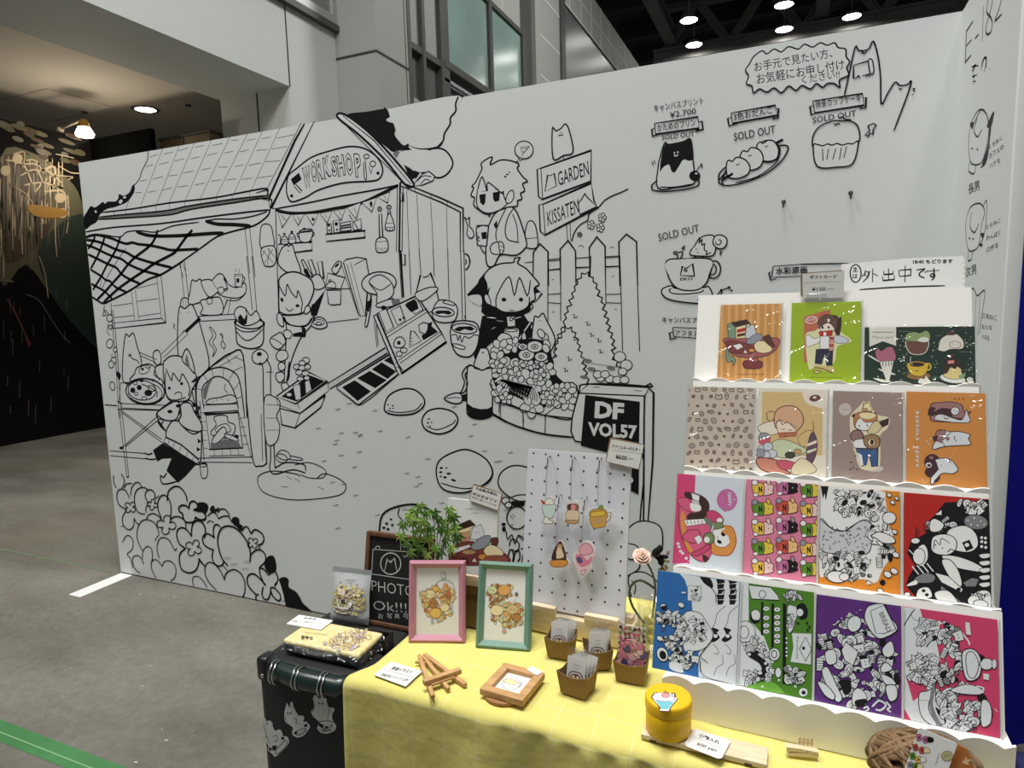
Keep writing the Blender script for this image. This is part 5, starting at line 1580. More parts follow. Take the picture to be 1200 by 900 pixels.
# label card lying across the tin's corner
q = [gz(335.5, 730, .772), gz(376, 737, .772), gz(389, 725, .772), gz(350, 719.5, .772)]
def flat_card(name, q, z, th, face, edge, art, label, cat, group=None, r=.002, tilt=0):
    a, b, d = Vector(q[0]), Vector(q[1]), Vector(q[3]); ex = b-a; w_ = ex.length; yaw = math.atan2(ex.y, ex.x); h_ = ((d-a)-ex.normalized()*((d-a).dot(ex.normalized()))).length
    R_ = Matrix.Translation((a.x, a.y, z)) @ Matrix.Rotation(yaw, 4, 'Z') @ Matrix.Rotation(math.radians(-90+tilt), 4, 'X')
    return plate(name, R_, w_, h_, th, face, edge, r, art, label, cat, group)
def art1(A_):
    A_.T = A_.T.at((290, 670, 10)); A_.text('非売品', (645, 552), (790, 568), (672, 530), INK, .015); A_.text('見本です お声がけください', (520, 588), (880, 622), (540, 566), INK, .01)
flat_card('label_card', q, .7705, .0012, PAPER, None, art1, 'white handwritten label card lying across the left corner of the cookie tin', 'card', r=.001)
# ================================================================== stepped postcard stand
SY = -.6
S = frame((-.166, -1.282, TZ+.0012), SY)
stand = empty('postcard_stand', 'white foam-board stepped stand with scalloped lips on the yellow cloth, full of postcards', 'display stand', M=S)
SW = .421
ROWS = [(.018, .0555, 18.0), (.113, .183, 18.0), (.204, .320, 18.0), (.285, .4595, 18.0)]       # depth, height, lean of the four rows
for k, (y, z, lean) in enumerate(ROWS):
    zb = 0 if k == 0 else ROWS[k-1][1]-.01
    mb = MB(); mb.box((.002, y-.014, max(zb, 0) if k == 0 else z-.02), (SW-.002, .345, z), FOAM); mb.box((.004, .30, 0), (SW-.004, .34, z-.003), FOAM); mb.build('step', stand)
    # scalloped lip in front of the ledge
    pts = [(0, 0 if k == 0 else z-.028), (SW, 0 if k == 0 else z-.028)]; n = 132; per = .0455
    for i in range(n+1):
        x = SW*(1-i/n); ph = (x/per+.18*k) % 1; b = max(0, math.sin(ph*math.pi))**.8; pts.append((x, z-.002+.0085*b if ph < 1 else z))
    mb = MB(); mb.prism(pts, y-.018, y-.0135, FOAM); mb.build('lip', stand)
    h_ = .158 if k == 3 else .15
    mb = MB(); mb.box((0 if k == 3 else .004, .0022, 0), (SW-.006 if k == 3 else SW-.006, .0052, h_), FOAM); mb.build('backing_panel', stand, frame((0, y+.001, z), 0, lean))
# ---- postcards
SLEEVE = film('clear_sleeve', .055, .10, (16, .12)); SLEEVEW = film('wrinkled_sleeve', .10, .10, (26, .75))
def row_plane(k):
    y, z, lean = ROWS[k]; return S @ frame((0, y, z), 0, lean)
def card(k, corners, label, base, draw, fr, wrink=False, group=None, h=None):
    """corners: photo positions bottom-left, bottom-right, top-right, top-left"""
    MP = row_plane(k); T = Trace(MP); q = [T(*p) for p in corners]
    u0 = (q[0][0]+q[3][0])/2; u1 = (q[1][0]+q[2][0])/2; v1 = (q[2][1]+q[3][1])/2; v0 = .0006
    M = MP @ Matrix.Translation((u0, 0, v0)); w_ = u1-u0; h_ = v1-v0
    def art(A_):
        A_.T = A_.T.at(fr); A_.k = 1.6 if wrink else 1.15; draw(A_)
        # keep the print inside the card
        A_.mb.v = [(min(max(x, .0), w_), y, min(max(z, .0), h_)) for x, y, z in A_.mb.v]
    o = plate('postcard', M, w_, h_, .0008, base, CARDW, .0006, art, label, 'postcard', group or 'postcards on the stepped stand')
    mb = MB(); n = 14; R = random.Random(int(u0*1e4)+k); x0, x1 = -.0025, w_+.0028; vs = []
    for j in range(n+1):
        for i in range(n+1):
            u, v = i/n, j/n; vs.append((x0+(x1-x0)*u, -.0022-(R.uniform(0, .0007) if wrink else 0), v*(h_+.003)))
    mb.add(vs, [(j*(n+1)+i, j*(n+1)+i+1, (j+1)*(n+1)+i+1, (j+1)*(n+1)+i) for j in range(n) for i in range(n)], SLEEVEW if wrink else SLEEVE, True)
    mb.add([(w_+.0004, -.0024, 0), (w_+.0028, -.0024, 0), (w_+.0028, -.0024, h_), (w_+.0004, -.0024, h_)], [(0, 1, 2, 3)], C('sleeve_edge', (196, 198, 194)))
    s_ = mb.build('sleeve', o, fix=False); s_['label'] = 'clear plastic sleeve'
    return o
SKIN = C('print_skin', (244, 226, 206)); RED = C('print_red', (188, 44, 40)); PINK = C('print_pink', (216, 78, 128)); MAGE = C('print_magenta', (206, 72, 120)); BRN = C('print_brown', (96, 56, 42)); DKB = C('print_dark_brown', (62, 40, 36)); ORG = C('print_orange', (222, 150, 74)); GRN = C('print_green', (96, 148, 44)); PUR = C('print_purple', (96, 46, 128)); CREAM = C('print_cream', (240, 226, 178)); MINT = C('print_sage', (132, 158, 128)); NAVY = C('print_navy', (40, 44, 66)); GRY = C('print_grey', (150, 156, 164)); JEAN = C('print_denim', (60, 92, 140)); TAN = C('print_tan', (200, 160, 110))
# -- top row
Zt = (800, 300, 5.625)
def d_stack(A_):
    for k in range(9): A_.fill([(250+k*48, 300), (270+k*48, 300), (262+k*48, 860), (242+k*48, 860)], C('stripe_light', (226, 172, 104)), False)
    A_.run('''
o .6 400,700 420,690 510,692 528,720 500,742 420,742 398,720
''', C('wine', (130, 62, 62)), 5.6, DKB)
    A_.shape(P('440,640 490,640 500,700 430,700'), C('rose', (170, 96, 96)), 3, DKB, False)
    A_.shape(P('290,540 620,540 618,610 560,655 440,672 330,650 288,590'), C('rose', (0, 0, 0)), 3, DKB); A_.shape(P('290,560 350,560 470,600 460,640 330,640 290,600'), C('wine', (0, 0, 0)), 2.5, DKB)
    A_.shape(P('330,590 380,575 400,600 360,620'), CARDW, 2, DKB, False); A_.shape(P('400,640 412,615 428,640'), CARDW, 2, DKB, False)
    A_.shape(P('296,450 320,440 350,470 350,545 300,540'), MINT, 3, DKB, False); A_.shape(P('320,440 420,420 445,440 350,470'), DKB, 3, DKB, False); A_.shape(P('350,470 445,445 420,540 350,545'), CREAM, 3, DKB, False)
    A_.fill(P('358,485 420,470 410,495 358,508'), RED, False); A_.fill(P('358,515 412,505 410,525 358,535'), BRN, False)
    A_.shape(P('412,520 420,455 432,470 450,452 470,455 488,510 470,540 420,545'), C('cat_grey', (206, 212, 220)), 2.5, DKB, False)
    A_.shape(P('420,560 480,515 520,520 525,545 480,575 430,580'), GRY, 2.5, DKB); A_.shape(P('470,590 500,560 560,570 590,620 540,640 490,630'), CREAM, 2.5, DKB); A_.shape(P('530,540 570,520 590,560 610,600 570,590'), BRN, 2, DKB); A_.ell(455, 622, 20, 12, 0, C('yolk', (226, 160, 70)), 2, DKB)
    A_.shape(P('285,620 300,615 310,660 335,665 350,690 335,722 325,690 295,700'), MINT, 2.5, DKB); A_.ell(265, 666, 6, 8, 0, CARDW, 2, DKB); A_.text('the king of the tea table', (345, 785), (540, 785), (345, 775), DKB)
card(3, [(841, 447.5), (913, 446.7), (916, 356), (844, 357)], 'orange wood-striped postcard with a tower of tea-time sweets, top row leftmost', C('card_orange_wood', (204, 150, 84)), d_stack, Zt, True)
def d_lime(A_):
    A_.fill(P('800,400 972,352 975,500 905,560 880,705 800,700'), C('terracotta', (196, 108, 84)), False); A_.ell(848, 422, 38, 22, -8, None, 3, CARDW); A_.text('BOOKS', (822, 432), (876, 424), (822, 414), CARDW)
    A_.fill(P('820,505 880,490 905,440 950,400 1010,400 1045,410 1025,480 1110,550 1100,570 1020,600 1005,690 950,735 870,735 830,740 808,560'), C('pale_outline', (226, 224, 176)))
    A_.fill(P('985,400 1010,392 1030,405 1045,400 1048,440 1035,520 1010,520'), DKB); A_.shape(P('890,460 905,410 950,385 1000,400 1020,440 1000,495 950,470 905,480'), C('hair_brown', (104, 76, 62)), 2.5, DKB)
    A_.shape(P('905,475 960,440 1000,480 985,500 930,500'), SKIN, 2, DKB); A_.ell(922, 472, 7, 10, 0, INK); A_.ell(962, 470, 7, 9, 0, INK); A_.shape(P('895,500 990,490 985,525 905,530'), RED, 2, DKB, False); A_.shape(P('930,505 945,503 945,525 930,527'), CARDW, 0)
    A_.shape(P('905,530 965,528 968,612 905,612'), CARDW, 2.5, DKB, False); A_.shape(P('880,615 990,615 985,720 950,725 940,640 915,715 872,710'), NAVY, 2.5, DKB, False)
    for k in range(4): A_.shape([(965, 535+k*24), (996, 533+k*24), (996, 550+k*24), (965, 552+k*24)], RED if k % 2 == 0 else C('rose_light', (232, 150, 150)), 1.5, DKB, False)
    A_.shape(P('905,535 870,545 830,520 812,540 820,600 850,590 900,570'), CARDW, 2, DKB); A_.shape(P('1000,525 1050,530 1095,555 1060,575 1005,570'), C('cat_grey', (0, 0, 0)), 2, DKB); A_.fill(P('860,720 1000,730 995,772 870,745'), C('sand_deck', (206, 188, 120)), False); A_.stroke(P('870,735 930,745 990,772'), 4, BRN); A_.ell(885, 765, 22, 10, 0, C('sand_deck', (0, 0, 0)), 2, DKB); A_.text('afternoon in the park', (840, 805), (1050, 806), (840, 796), DKB)
card(3, [(926.6, 450), (1009, 452), (1008.5, 352), (926.6, 356)], 'lime green postcard with a striped-scarf child, second in the top row', C('card_lime', (160, 186, 34)), d_lime, Zt, True)
Zg = (1000, 300, 5.625)
def d_cafe(A_):
    CG = C('cafe_white', (226, 226, 214)); A_.fill(P('105,465 282,465 282,592 195,562 106,598'), CG, False); A_.stroke(P('125,502 262,502'), 4, DKB, False); A_.text('Menu card', (128, 545), (262, 545), (128, 525), MID)
    A_.shape(P('150,640 160,605 185,625 225,600 260,605 272,640 265,680 200,690 155,675'), PINK if 0 else C('berry_ice', (178, 108, 128)), 2.5, DKB); A_.fill(P('145,625 180,650 210,640 240,665 250,600 275,640 268,690 170,690'), C('berry_ice', (0, 0, 0))); A_.shape(P('170,695 268,690 240,825 215,820'), CG, 2.5, DKB, False)
    for k in range(5): A_.stroke([(180+k*18, 690), (172+k*20, 725)], 4, DKB, False)
    A_.shape(P('350,555 490,555 470,640 375,640'), C('cocoa', (112, 76, 62)), 3, CG); A_.shape(P('348,555 350,515 400,500 440,508 480,490 505,515 500,555 430,565'), C('matcha', (146, 168, 112)), 2.5, DKB); A_.fill(P('425,560 440,540 480,535 500,555 470,568'), CG)
    A_.shape(P('560,600 575,550 620,520 680,515 725,560 720,610 640,615 600,630 560,620'), CG, 2.5, DKB); A_.fill(P('615,520 640,490 670,520'), BRN); A_.ell(672, 585, 38, 24, 0, None, 3, C('berry_ice', (0, 0, 0))); A_.ell(655, 580, 3, 3, 0, DKB); A_.ell(688, 580, 3, 3, 0, DKB)
    A_.ell(430, 790, 80, 26, 0, C('saucer_brown', (146, 110, 64)), 2, DKB); A_.shape(P('360,705 485,705 490,745 460,790 390,785 362,750'), C('cup_yellow', (214, 180, 60)), 2.5, DKB); A_.ell(420, 715, 52, 18, 0, DKB, 3, C('cup_yellow', (0, 0, 0))); A_.ell(492, 730, 18, 22, 0, None, 6, C('cup_yellow', (0, 0, 0))); A_.shape(P('425,830 440,805 465,810 480,785 495,808 512,830 480,842 440,842'), CG, 2, DKB); A_.stroke(P('390,720 375,690 380,662'), 5, GRY); A_.ell(420, 758, 8, 4, 0, DKB)
    A_.ell(655, 808, 86, 30, 8, C('plate_white', (216, 224, 214)), 2, DKB); A_.shape(P('598,770 610,700 640,680 690,685 715,770 735,800 660,812 600,795'), C('custard', (222, 206, 140)), 2.5, DKB); A_.fill(P('596,770 606,700 635,676 690,680 708,740 685,730 670,745 640,735 620,770'), DKB); A_.fill(P('625,690 665,688 662,708 622,710'), C('rose_light', (232, 150, 150)), False); A_.stroke(P('640,675 650,655 665,648'), 3, RED); A_.fill(P('690,790 740,770 735,800 700,805'), MINT, False)
    for d in ('95,655 120,660 180,700 150,690', '160,742 230,760 280,782 220,775', '130,805 200,815 255,830 190,832', '700,820 740,830 790,850 740,846', '745,815 770,798 795,830 770,838'): A_.fill(P(d), CG)
    R = random.Random(8)
    for k in range(60): A_.ell(R.choice((R.uniform(295, 345), R.uniform(515, 565), R.uniform(735, 790))), R.uniform(490, 840), R.uniform(2, 5), R.uniform(2, 5), 0, R.choice((CG, MINT)), n=6)
    for x, y, w_ in ((320, 497, 60), (540, 525, 40), (520, 800, 50), (700, 632, 60), (735, 750, 50), (330, 770, 40), (470, 600, 30)): A_.stroke([(x, y), (x+w_, y+1)], 2.5, MINT, False)
card(3, [(1013, 452), (1144, 454), (1142, 382.7), (1013, 383)], 'dark green landscape postcard with five cafe sweets, top row rightmost', C('card_bottle_green', (32, 52, 42)), d_cafe, Zg, True)
# -- third row
Zc = (790, 440, 6.0); Zd = (970, 440, 6.0)
def d_pattern(A_):
    R = random.Random(21); ln = C('taupe_line', (104, 92, 84))
    for j in range(11):
        for i in range(8):
            x, y = 100+i*62+(j % 2)*30+R.uniform(-8, 8), 95+j*56+R.uniform(-8, 8); q = R.random(); r = R.uniform(13, 22); a = R.uniform(0, 180)
            if q < .35: A_.ell(x, y, r, r*.8, a, C('taupe_pale', (206, 194, 180)), 3.5, ln, 12); A_.ell(x, y, r*.45, r*.35, a, None, 3, ln, 8)
            elif q < .6: A_.stroke(cr([(x-r, y+r*.6), (x-r*.8, y-r*.8), (x, y-r*.3), (x+r*.8, y-r*.8), (x+r, y+r*.6)], 3, True), 3.5, ln, False, close=True)
            elif q < .8: A_.ell(x, y, r*1.1, r*.5, a, None, 3.5, ln, 12); A_.stroke([(x-r*.6, y), (x+r*.6, y-3)], 4, ln, False)
            else: A_.fill([(x-r*.7, y-r*.3), (x+r*.5, y-r*.6), (x+r*.7, y+r*.5), (x-r*.4, y+r*.6)], ln, False)
card(2, [(801.7, 551), (882.5, 556.7), (883, 455), (808, 452.5)], 'beige postcard covered in small brown doodles, left end of the second row', C('card_beige', (204, 190, 174)), d_pattern, Zc, True)
def d_peach(A_):
    CP = C('peach_white', (238, 228, 212)); A_.fill(P('620,115 1045,120 1040,560 900,700 820,690 610,560'), C('peach_ground', (220, 190, 132)), False); A_.fill(P('910,110 1075,110 1070,230 1000,220 930,190'), CP); A_.ell(990, 160, 38, 22, -8, C('donut', (110, 66, 60)), 2, DKB); A_.ell(988, 155, 14, 8, -8, CP); A_.fill(P('590,580 1075,560 1075,745 575,705'), CP, False)
    A_.shape(P('650,265 680,250 720,265 690,330 655,310'), C('peach_ground', (0, 0, 0)), 4, LINEB, False); A_.shape(P('600,350 720,320 740,400 650,420 598,390'), CP, 3, LINEB); A_.shape(P('705,330 708,270 740,230 800,212 860,225 905,280 905,340 870,385 850,400 730,380'), C('hair_peach', (222, 176, 140)), 4, BRN)
    A_.shape(P('720,335 750,320 840,350 850,395 800,430 740,415'), SKIN, 2.5, LINEB); A_.stroke(P('715,340 745,310 760,345 800,330 850,375'), 3.5, BRN); A_.stroke(P('750,372 765,380 780,374'), 3, BRN); A_.stroke(P('800,378 815,386 830,378'), 3, BRN); A_.fill(P('725,400 870,395 860,430 740,440'), C('rust_scarf', (196, 122, 92)), False); A_.stroke(P('730,410 865,405'), 3, BRN); A_.stroke(P('735,428 860,424'), 3, BRN); A_.stroke(P('780,400 780,438'), 3, BRN, False)
    A_.shape(P('690,470 780,450 930,520 880,560 760,580 690,540'), C('pale_sage', (206, 216, 180)), 3, LINEB); A_.shape(P('870,440 930,390 985,400 960,480 900,500'), C('peach_ground', (0, 0, 0)), 2.5, LINEB); A_.ell(635, 440, 42, 38, 0, GRY, 3, LINEB); A_.fill(P('598,455 675,440 670,475 640,485 600,480'), C('berry_pink', (204, 92, 112)))
    for x, y in ((620, 520), (660, 500), (690, 550), (640, 560), (605, 545)): A_.ell(x, y, 34, 30, 0, R_grey(x), 3, LINEB)
    A_.stroke(P('975,320 978,400 940,480'), 3, BRN); A_.shape(P('950,440 975,400 1000,440 1005,520 980,600 945,630 930,560'), C('grape', (104, 80, 96)), 3, DKB); A_.fill(P('935,480 1000,455 1002,475 935,500'), CP, False); A_.fill(P('935,530 1000,510 1000,525 935,550'), CP, False)
    A_.ell(815, 560, 36, 24, 0, C('dark_olive', (70, 74, 58)), 2, DKB); A_.ell(868, 535, 28, 18, 0, TAN, 2, DKB); A_.shape(P('585,580 720,595 740,640 820,690 700,690 600,650'), C('salmon_bowl', (208, 138, 116)), 5, BRN); A_.shape(P('720,605 780,595 860,620 840,650 760,660'), C('berry_pink', (0, 0, 0)), 3, BRN); A_.shape(P('830,640 900,580 990,640 990,680 900,700 830,690'), C('cream_cloth', (232, 222, 186)), 3, LINEB)
def R_grey(x): return GRY if int(x) % 2 else C('cat_grey', (206, 212, 220))
card(2, [(885, 555), (969, 564), (969, 456), (889, 455)], 'peach and cream postcard of a child among sweets, second in the second row', C('card_cream', (228, 222, 206)), d_peach, Zc, True)
def d_mauve(A_):
    A_.ell(122, 238, 44, 44, 0, C('mauve_pale', (206, 194, 188))); A_.text('Tea time', (95, 246), (152, 246), (95, 230), C('card_mauve', (0, 0, 0))); A_.ell(330, 655, 64, 24, 0, C('mauve_pale', (0, 0, 0)))
    OUT = C('sticker_cream', (232, 222, 190))
    A_.fill(P('235,200 250,180 270,190 295,182 320,250 360,280 435,300 420,370 370,420 370,520 355,650 235,655 190,540 160,420 155,300 175,265'), OUT)
    A_.shape(P('245,240 255,190 265,200 285,188 298,200 312,255'), CREAM, 2.5, DKB, False); A_.ell(260, 240, 22, 10, 0, TAN, 2, DKB); A_.shape(P('185,290 215,260 290,255 345,275 335,370 275,390 195,370'), C('hair_tan', (188, 130, 84)), 3, DKB); A_.fill(P('225,268 290,262 340,280 300,305 240,300'), CREAM); A_.shape(P('195,345 225,300 265,330 325,330 310,370 255,388 205,372'), CARDW, 2, DKB); A_.ell(222, 355, 5, 7, 0, DKB); A_.ell(278, 352, 5, 7, 0, DKB); A_.fill(P('165,285 190,265 185,300'), DKB, False)
    A_.shape(P('320,330 370,320 430,310 380,365 350,400 320,410 280,400'), C('scarf_cream', (220, 206, 160)), 2.5, DKB); A_.shape(P('360,330 430,300 425,345 385,365'), DKB, 2, DKB, False); A_.ell(205, 425, 45, 42, 0, C('mitt_mauve', (150, 118, 112)), 4, DKB); A_.shape(P('190,455 330,450 345,510 200,515'), CARDW, 2.5, DKB); A_.shape(P('262,425 355,425 360,500 300,515 258,485'), C('bag_tan', (166, 130, 92)), 4, DKB); A_.ell(308, 470, 26, 28, 0, CREAM, 3, DKB); A_.fill(P('302,450 325,460 315,490 300,480'), DKB)
    A_.shape(P('195,510 355,515 350,640 310,642 290,560 270,630 240,640 205,540'), JEAN, 3, DKB, False); A_.fill(P('205,540 240,560 250,630 235,635'), CARDW, False); A_.stroke(P('195,515 355,520'), 5, DKB, False)
    for x, y in ((165, 610), (180, 650), (205, 660), (160, 660), (195, 565)): A_.ell(x, y, 7, 5, 0, DKB)
card(2, [(974, 563), (1057.5, 571), (1057.5, 460), (976.7, 458)], 'mauve postcard of a child in jeans holding a bag, third in the second row', C('card_mauve', (162, 142, 134)), d_mauve, Zd, True)
def d_ghost(A_):
    A_.T_ = None; LN = C('plum_line', (70, 40, 46)); GW = C('ghost_white', (222, 226, 230)); MV = C('dusty_mauve', (166, 120, 120))
    A_.shape(P('720,260 730,200 800,190 860,185 940,205 960,260 1005,255 985,280 1000,325 920,330 740,320 722,290'), MV, 4, LN); A_.shape(P('755,310 790,270 880,300 945,310 975,240 985,270 1000,325 920,332'), GW, 3, LN); A_.fill(P('715,225 760,230 745,255 800,230 870,240 880,290 940,300 930,315 800,275 710,285'), LN); A_.ell(895, 250, 30, 28, 0, GW, 3, LN); A_.stroke(P('815,290 830,305 850,300'), 4, LN); A_.ell(888, 245, 3, 5, 0, LN); A_.ell(906, 255, 3, 5, 0, LN)
    A_.shape(P('742,520 745,480 780,440 770,390 820,385 860,395 925,395 1000,415 990,445 1005,485 930,492 820,500'), GW, 4, LN); A_.shape(P('760,400 800,385 830,390 800,450 770,460'), MV, 3, LN); A_.fill(P('735,430 775,420 770,450 745,465'), LN, False); A_.stroke(P('870,395 800,460 830,505'), 4, LN, False); A_.ell(843, 445, 12, 12, 0, MV, 2, LN); A_.ell(793, 462, 12, 12, 0, MV, 2, LN); A_.stroke(P('895,425 890,440 905,465'), 3.5, LN)
    A_.ell(735, 610, 58, 58, 0, LN); A_.ell(735, 680, 54, 40, 0, LN); A_.shape(P('760,590 850,585 915,655 880,690 800,690 745,760 728,765 725,720 770,665 765,620'), GW, 4, LN); A_.ell(710, 630, 22, 18, 0, GW); A_.ell(712, 632, 14, 10, 0, LN); A_.fill(P('710,575 740,570 735,590'), MV); A_.stroke(P('850,585 855,605 870,615'), 3.5, LN); A_.ell(800, 632, 3, 5, 0, LN); A_.stroke(P('765,640 780,655 770,670'), 3, LN); A_.fill(P('745,745 780,710 790,720 770,750'), LN)
    for x in (893, 920, 950): A_.stroke([(x, 155), (x+8, 172)], 4, LN, False)
    for k, ch in enumerate('itazura obake'): A_.text(ch, (640, 250+k*31), (640, 272+k*31), (620 if ch not in 'tbkd' else 612, 250+k*31), GW, .02) if ch != ' ' else None
    for x, y in ((700, 460), (712, 480), (725, 445)): A_.ell(x, y, 4, 5, 0, GW)
card(2, [(1062.5, 570), (1157.5, 576), (1155, 461.7), (1061.7, 458)], 'orange postcard with three white ghost cats, right end of the second row', C('card_orange', (214, 144, 70)), d_ghost, Zd, True)
# -- second row
C('card_ice', (214, 222, 230))
Ze = (780, 550, 6.0); Zf = (950, 560, 5.217)
def d_pinkw(A_):
    A_.fill(P('78,28 210,38 205,160 180,240 160,330 170,640 60,690 40,670'), C('hot_pink', (214, 72, 120)), False); A_.fill(P('60,520 100,545 110,580 140,600 150,640 172,655 150,690 60,690'), MAGE); A_.fill(P('150,660 520,690 525,740 52,690'), C('card_ice', (214, 222, 230)), False)
    for x, y in ((95, 545), (120, 590), (145, 625), (88, 522), (105, 575)): A_.ell(x, y, 12, 10, 0, C('card_ice', (0, 0, 0)))
    A_.ell(432, 215, 72, 78, 0, C('bubble_mauve', (196, 112, 164))); A_.fill(P('395,280 420,302 425,285'), C('bubble_mauve', (0, 0, 0)), False); A_.ell(400, 212, 32, 40, 0, None, 5, PINK); A_.text('HAPPY', (438, 165), (438, 260), (462, 165), C('card_ice', (0, 0, 0)), .03); A_.ell(482, 212, 6, 5, 0, C('card_ice', (0, 0, 0)))
    A_.fill(P('105,270 140,440 170,560 250,640 290,650 330,560 300,600 220,580 150,430'), ORG)
    A_.shape(P('100,250 140,240 170,300 280,300 310,400 330,540 290,645 200,625 130,520 95,380'), C('coat_pink', (218, 96, 132)), 5, BRN); A_.fill(P('110,300 140,330 150,480 200,600 150,560 110,420'), ORG)
    A_.shape(P('140,160 240,180 300,230 300,300 260,350 180,370 150,330 200,290 240,230 150,200'), DKB, 4, DKB); A_.shape(P('180,165 240,185 235,228 190,210'), CARDW, 3, DKB, False); A_.shape(P('85,210 150,200 180,230 240,250 248,290 190,305 110,265'), C('coat_pink', (0, 0, 0)), 4, BRN); A_.fill(P('175,238 240,250 245,290 185,290'), CARDW); A_.shape(P('130,355 300,345 305,380 150,400'), CARDW, 3, DKB, False)
    for k in range(6): A_.stroke([(150+k*26, 358), (156+k*26, 385)], 5, DKB, False)
    A_.shape(P('290,300 340,290 395,330 405,370 360,385 300,350'), MAGE, 4, BRN); A_.ell(380, 358, 22, 18, 0, CARDW, 2, BRN); A_.shape(P('120,470 160,430 230,430 245,480 200,520 140,500'), C('coat_pink', (0, 0, 0)), 5, BRN); A_.shape(P('200,480 240,460 260,500 230,530'), CARDW, 3, DKB, False); A_.shape(P('180,590 250,560 300,520 310,560 220,610'), MAGE, 5, BRN)
    A_.shape(P('320,560 330,460 350,400 420,395 470,410 495,480 490,540 450,600 380,605 330,590'), ORG, 5, RED); A_.shape(P('335,430 390,395 440,440 460,500 420,545 360,540 340,500'), CARDW, 3, DKB); A_.shape(P('330,370 400,375 405,410 350,425'), C('cap_green', (122, 142, 96)), 4, DKB, False); A_.ell(305, 485, 40, 42, 0, C('cap_green', (0, 0, 0)), 5, DKB); A_.ell(290, 495, 20, 22, 0, CARDW); A_.ell(405, 455, 18, 14, 50, INK); A_.ell(378, 510, 18, 12, 30, INK); A_.fill(P('395,430 450,420 475,480 455,520 440,470 410,450'), ORG); A_.stroke(P('362,470 370,482 366,494'), 3, BRN)
    A_.fill(P('262,600 300,620 290,650 265,640'), DKB); A_.fill(P('270,350 300,340 330,380 320,420 290,380'), C('mid_olive', (120, 124, 110)))
card(1, [(789, 662), (868, 672), (871, 561), (793, 555)], 'white and hot-pink postcard of a tumbling child in pink, third row leftmost', C('card_ice', (0, 0, 0)), d_pinkw, Ze)
def d_npat(A_):
    LN = C('maroon_line', (92, 36, 52)); pal = [(GRN, C('bun_yellow', (226, 204, 70))), (C('mauve_cup', (196, 116, 160)), INK), (C('tomato', (204, 84, 66)), C('bun_peach', (236, 196, 130))), (C('sky_cup', (110, 160, 214)), CARDW), (C('bun_gold', (236, 196, 80)), C('blush', (240, 206, 200))), (C('lav_cup', (160, 118, 182)), CARDW), (C('mauve_cup', (0, 0, 0)), INK), (C('tomato', (0, 0, 0)), C('bun_peach', (0, 0, 0)))]
    i = 0
    for cx in range(3):
        for r in range(6):
            x = 685+cx*170; y = (40, 60, 10)[cx]+r*138+(0, -30, 40)[cx]-40; a, b = pal[(i*3+r) % 8]; i += 1
            A_.shape([(x-5, y-35), (x+45, y-40), (x+75, y-15), (x+68, y+10), (x+75, y+28), (x+40, y+42), (x-5, y+40)], b, 5, LN); A_.shape([(x-72, y-32), (x, y-38), (x+2, y+42), (x-55, y+40), (x-75, y+5)], a, 5, LN); A_.ell(x-58, y-45, 22, 20, 0, CARDW if r % 2 else GRY, 5, LN); A_.ell(x+38, y-50, 22, 13, 70, b if b is not INK else GRY, 5, LN); A_.ell(x-52, y+42, 18, 14, 0, CARDW, 4, LN); A_.text('N', (x-30, y+28), (x-4, y+26), (x-32, y-18), INK, .06); A_.ell(x+38, y+2, 4, 4, 0, LN if b is not INK else CARDW)
            for k in range(2): A_.ell(x-62, y-10+k*14, 4, 4, 0, INK, n=6)
card(1, [(871.7, 673), (956.7, 684), (957.5, 567), (873, 562)], 'pink postcard with rows of colourful cups marked N, second in the third row', C('card_rose', (222, 132, 160)), d_npat, Ze)
def d_orange(A_):
    poly = P('62,48 420,75 455,130 470,200 520,240 480,290 515,380 470,430 490,480 440,560 400,640 320,620 200,630 100,600 50,560')
    A_.fill(poly, CARDW); A_.fill(P('62,48 260,60 150,90 160,230 80,200'), CARDW, False)
    A_.fill(P('62,50 110,52 92,140 85,95 75,130'), INK, False)
    doodle(A_, P('150,90 330,70 430,110 470,240 380,250 250,240 160,190'), 60, 12, 34, 31, 3.5, .22); A_.shape(P('60,250 130,310 220,320 310,260 370,280 360,450 250,460 60,440'), C('paper_grey', (204, 208, 210)), 4, INK)
    R = random.Random(9)
    for k in range(60): A_.ell(R.uniform(70, 350), R.uniform(300, 440), R.uniform(3, 7), R.uniform(2, 5), R.uniform(0, 180), None, 2.4, INK, 8)
    A_.stroke(P('60,250 130,312 200,325 260,290 320,260 375,280'), 5, INK); doodle(A_, P('50,470 350,450 370,600 250,620 60,600'), 55, 12, 34, 32, 3.5, .2); doodle(A_, P('360,310 480,260 500,470 420,560 370,500'), 22, 16, 40, 33, 3.5, .15)
    A_.shape(P('370,355 420,330 500,360 515,395 450,400 400,370'), CARDW, 5, INK); A_.ell(480, 245, 42, 36, 0, CARDW, 4, INK); A_.ell(160, 605, 62, 36, 5, CARDW, 5, INK); A_.ell(205, 605, 30, 24, 0, CARDW, 4, INK); A_.fill(P('420,640 440,620 458,640 440,658'), INK)
    for x, y, r in ((480, 105, 16), (525, 125, 14), (500, 150, 16), (520, 470, 22), (470, 590, 26), (510, 570, 24), (425, 690, 20), (355, 640, 14), (512, 330, 18)): A_.ell(x, y, r, r*.7, 30, CARDW, 4, INK)
    for k in range(4): A_.stroke([(340+k*18, 640-k*5), (352+k*18, 655-k*5)], 7, CARDW, False)
card(1, [(958.6, 685.5), (1055, 698), (1054.5, 576), (961.5, 569)], 'orange postcard crowded with black-and-white doodles, third in the third row', C('card_amber', (226, 140, 40)), d_orange, Zf)
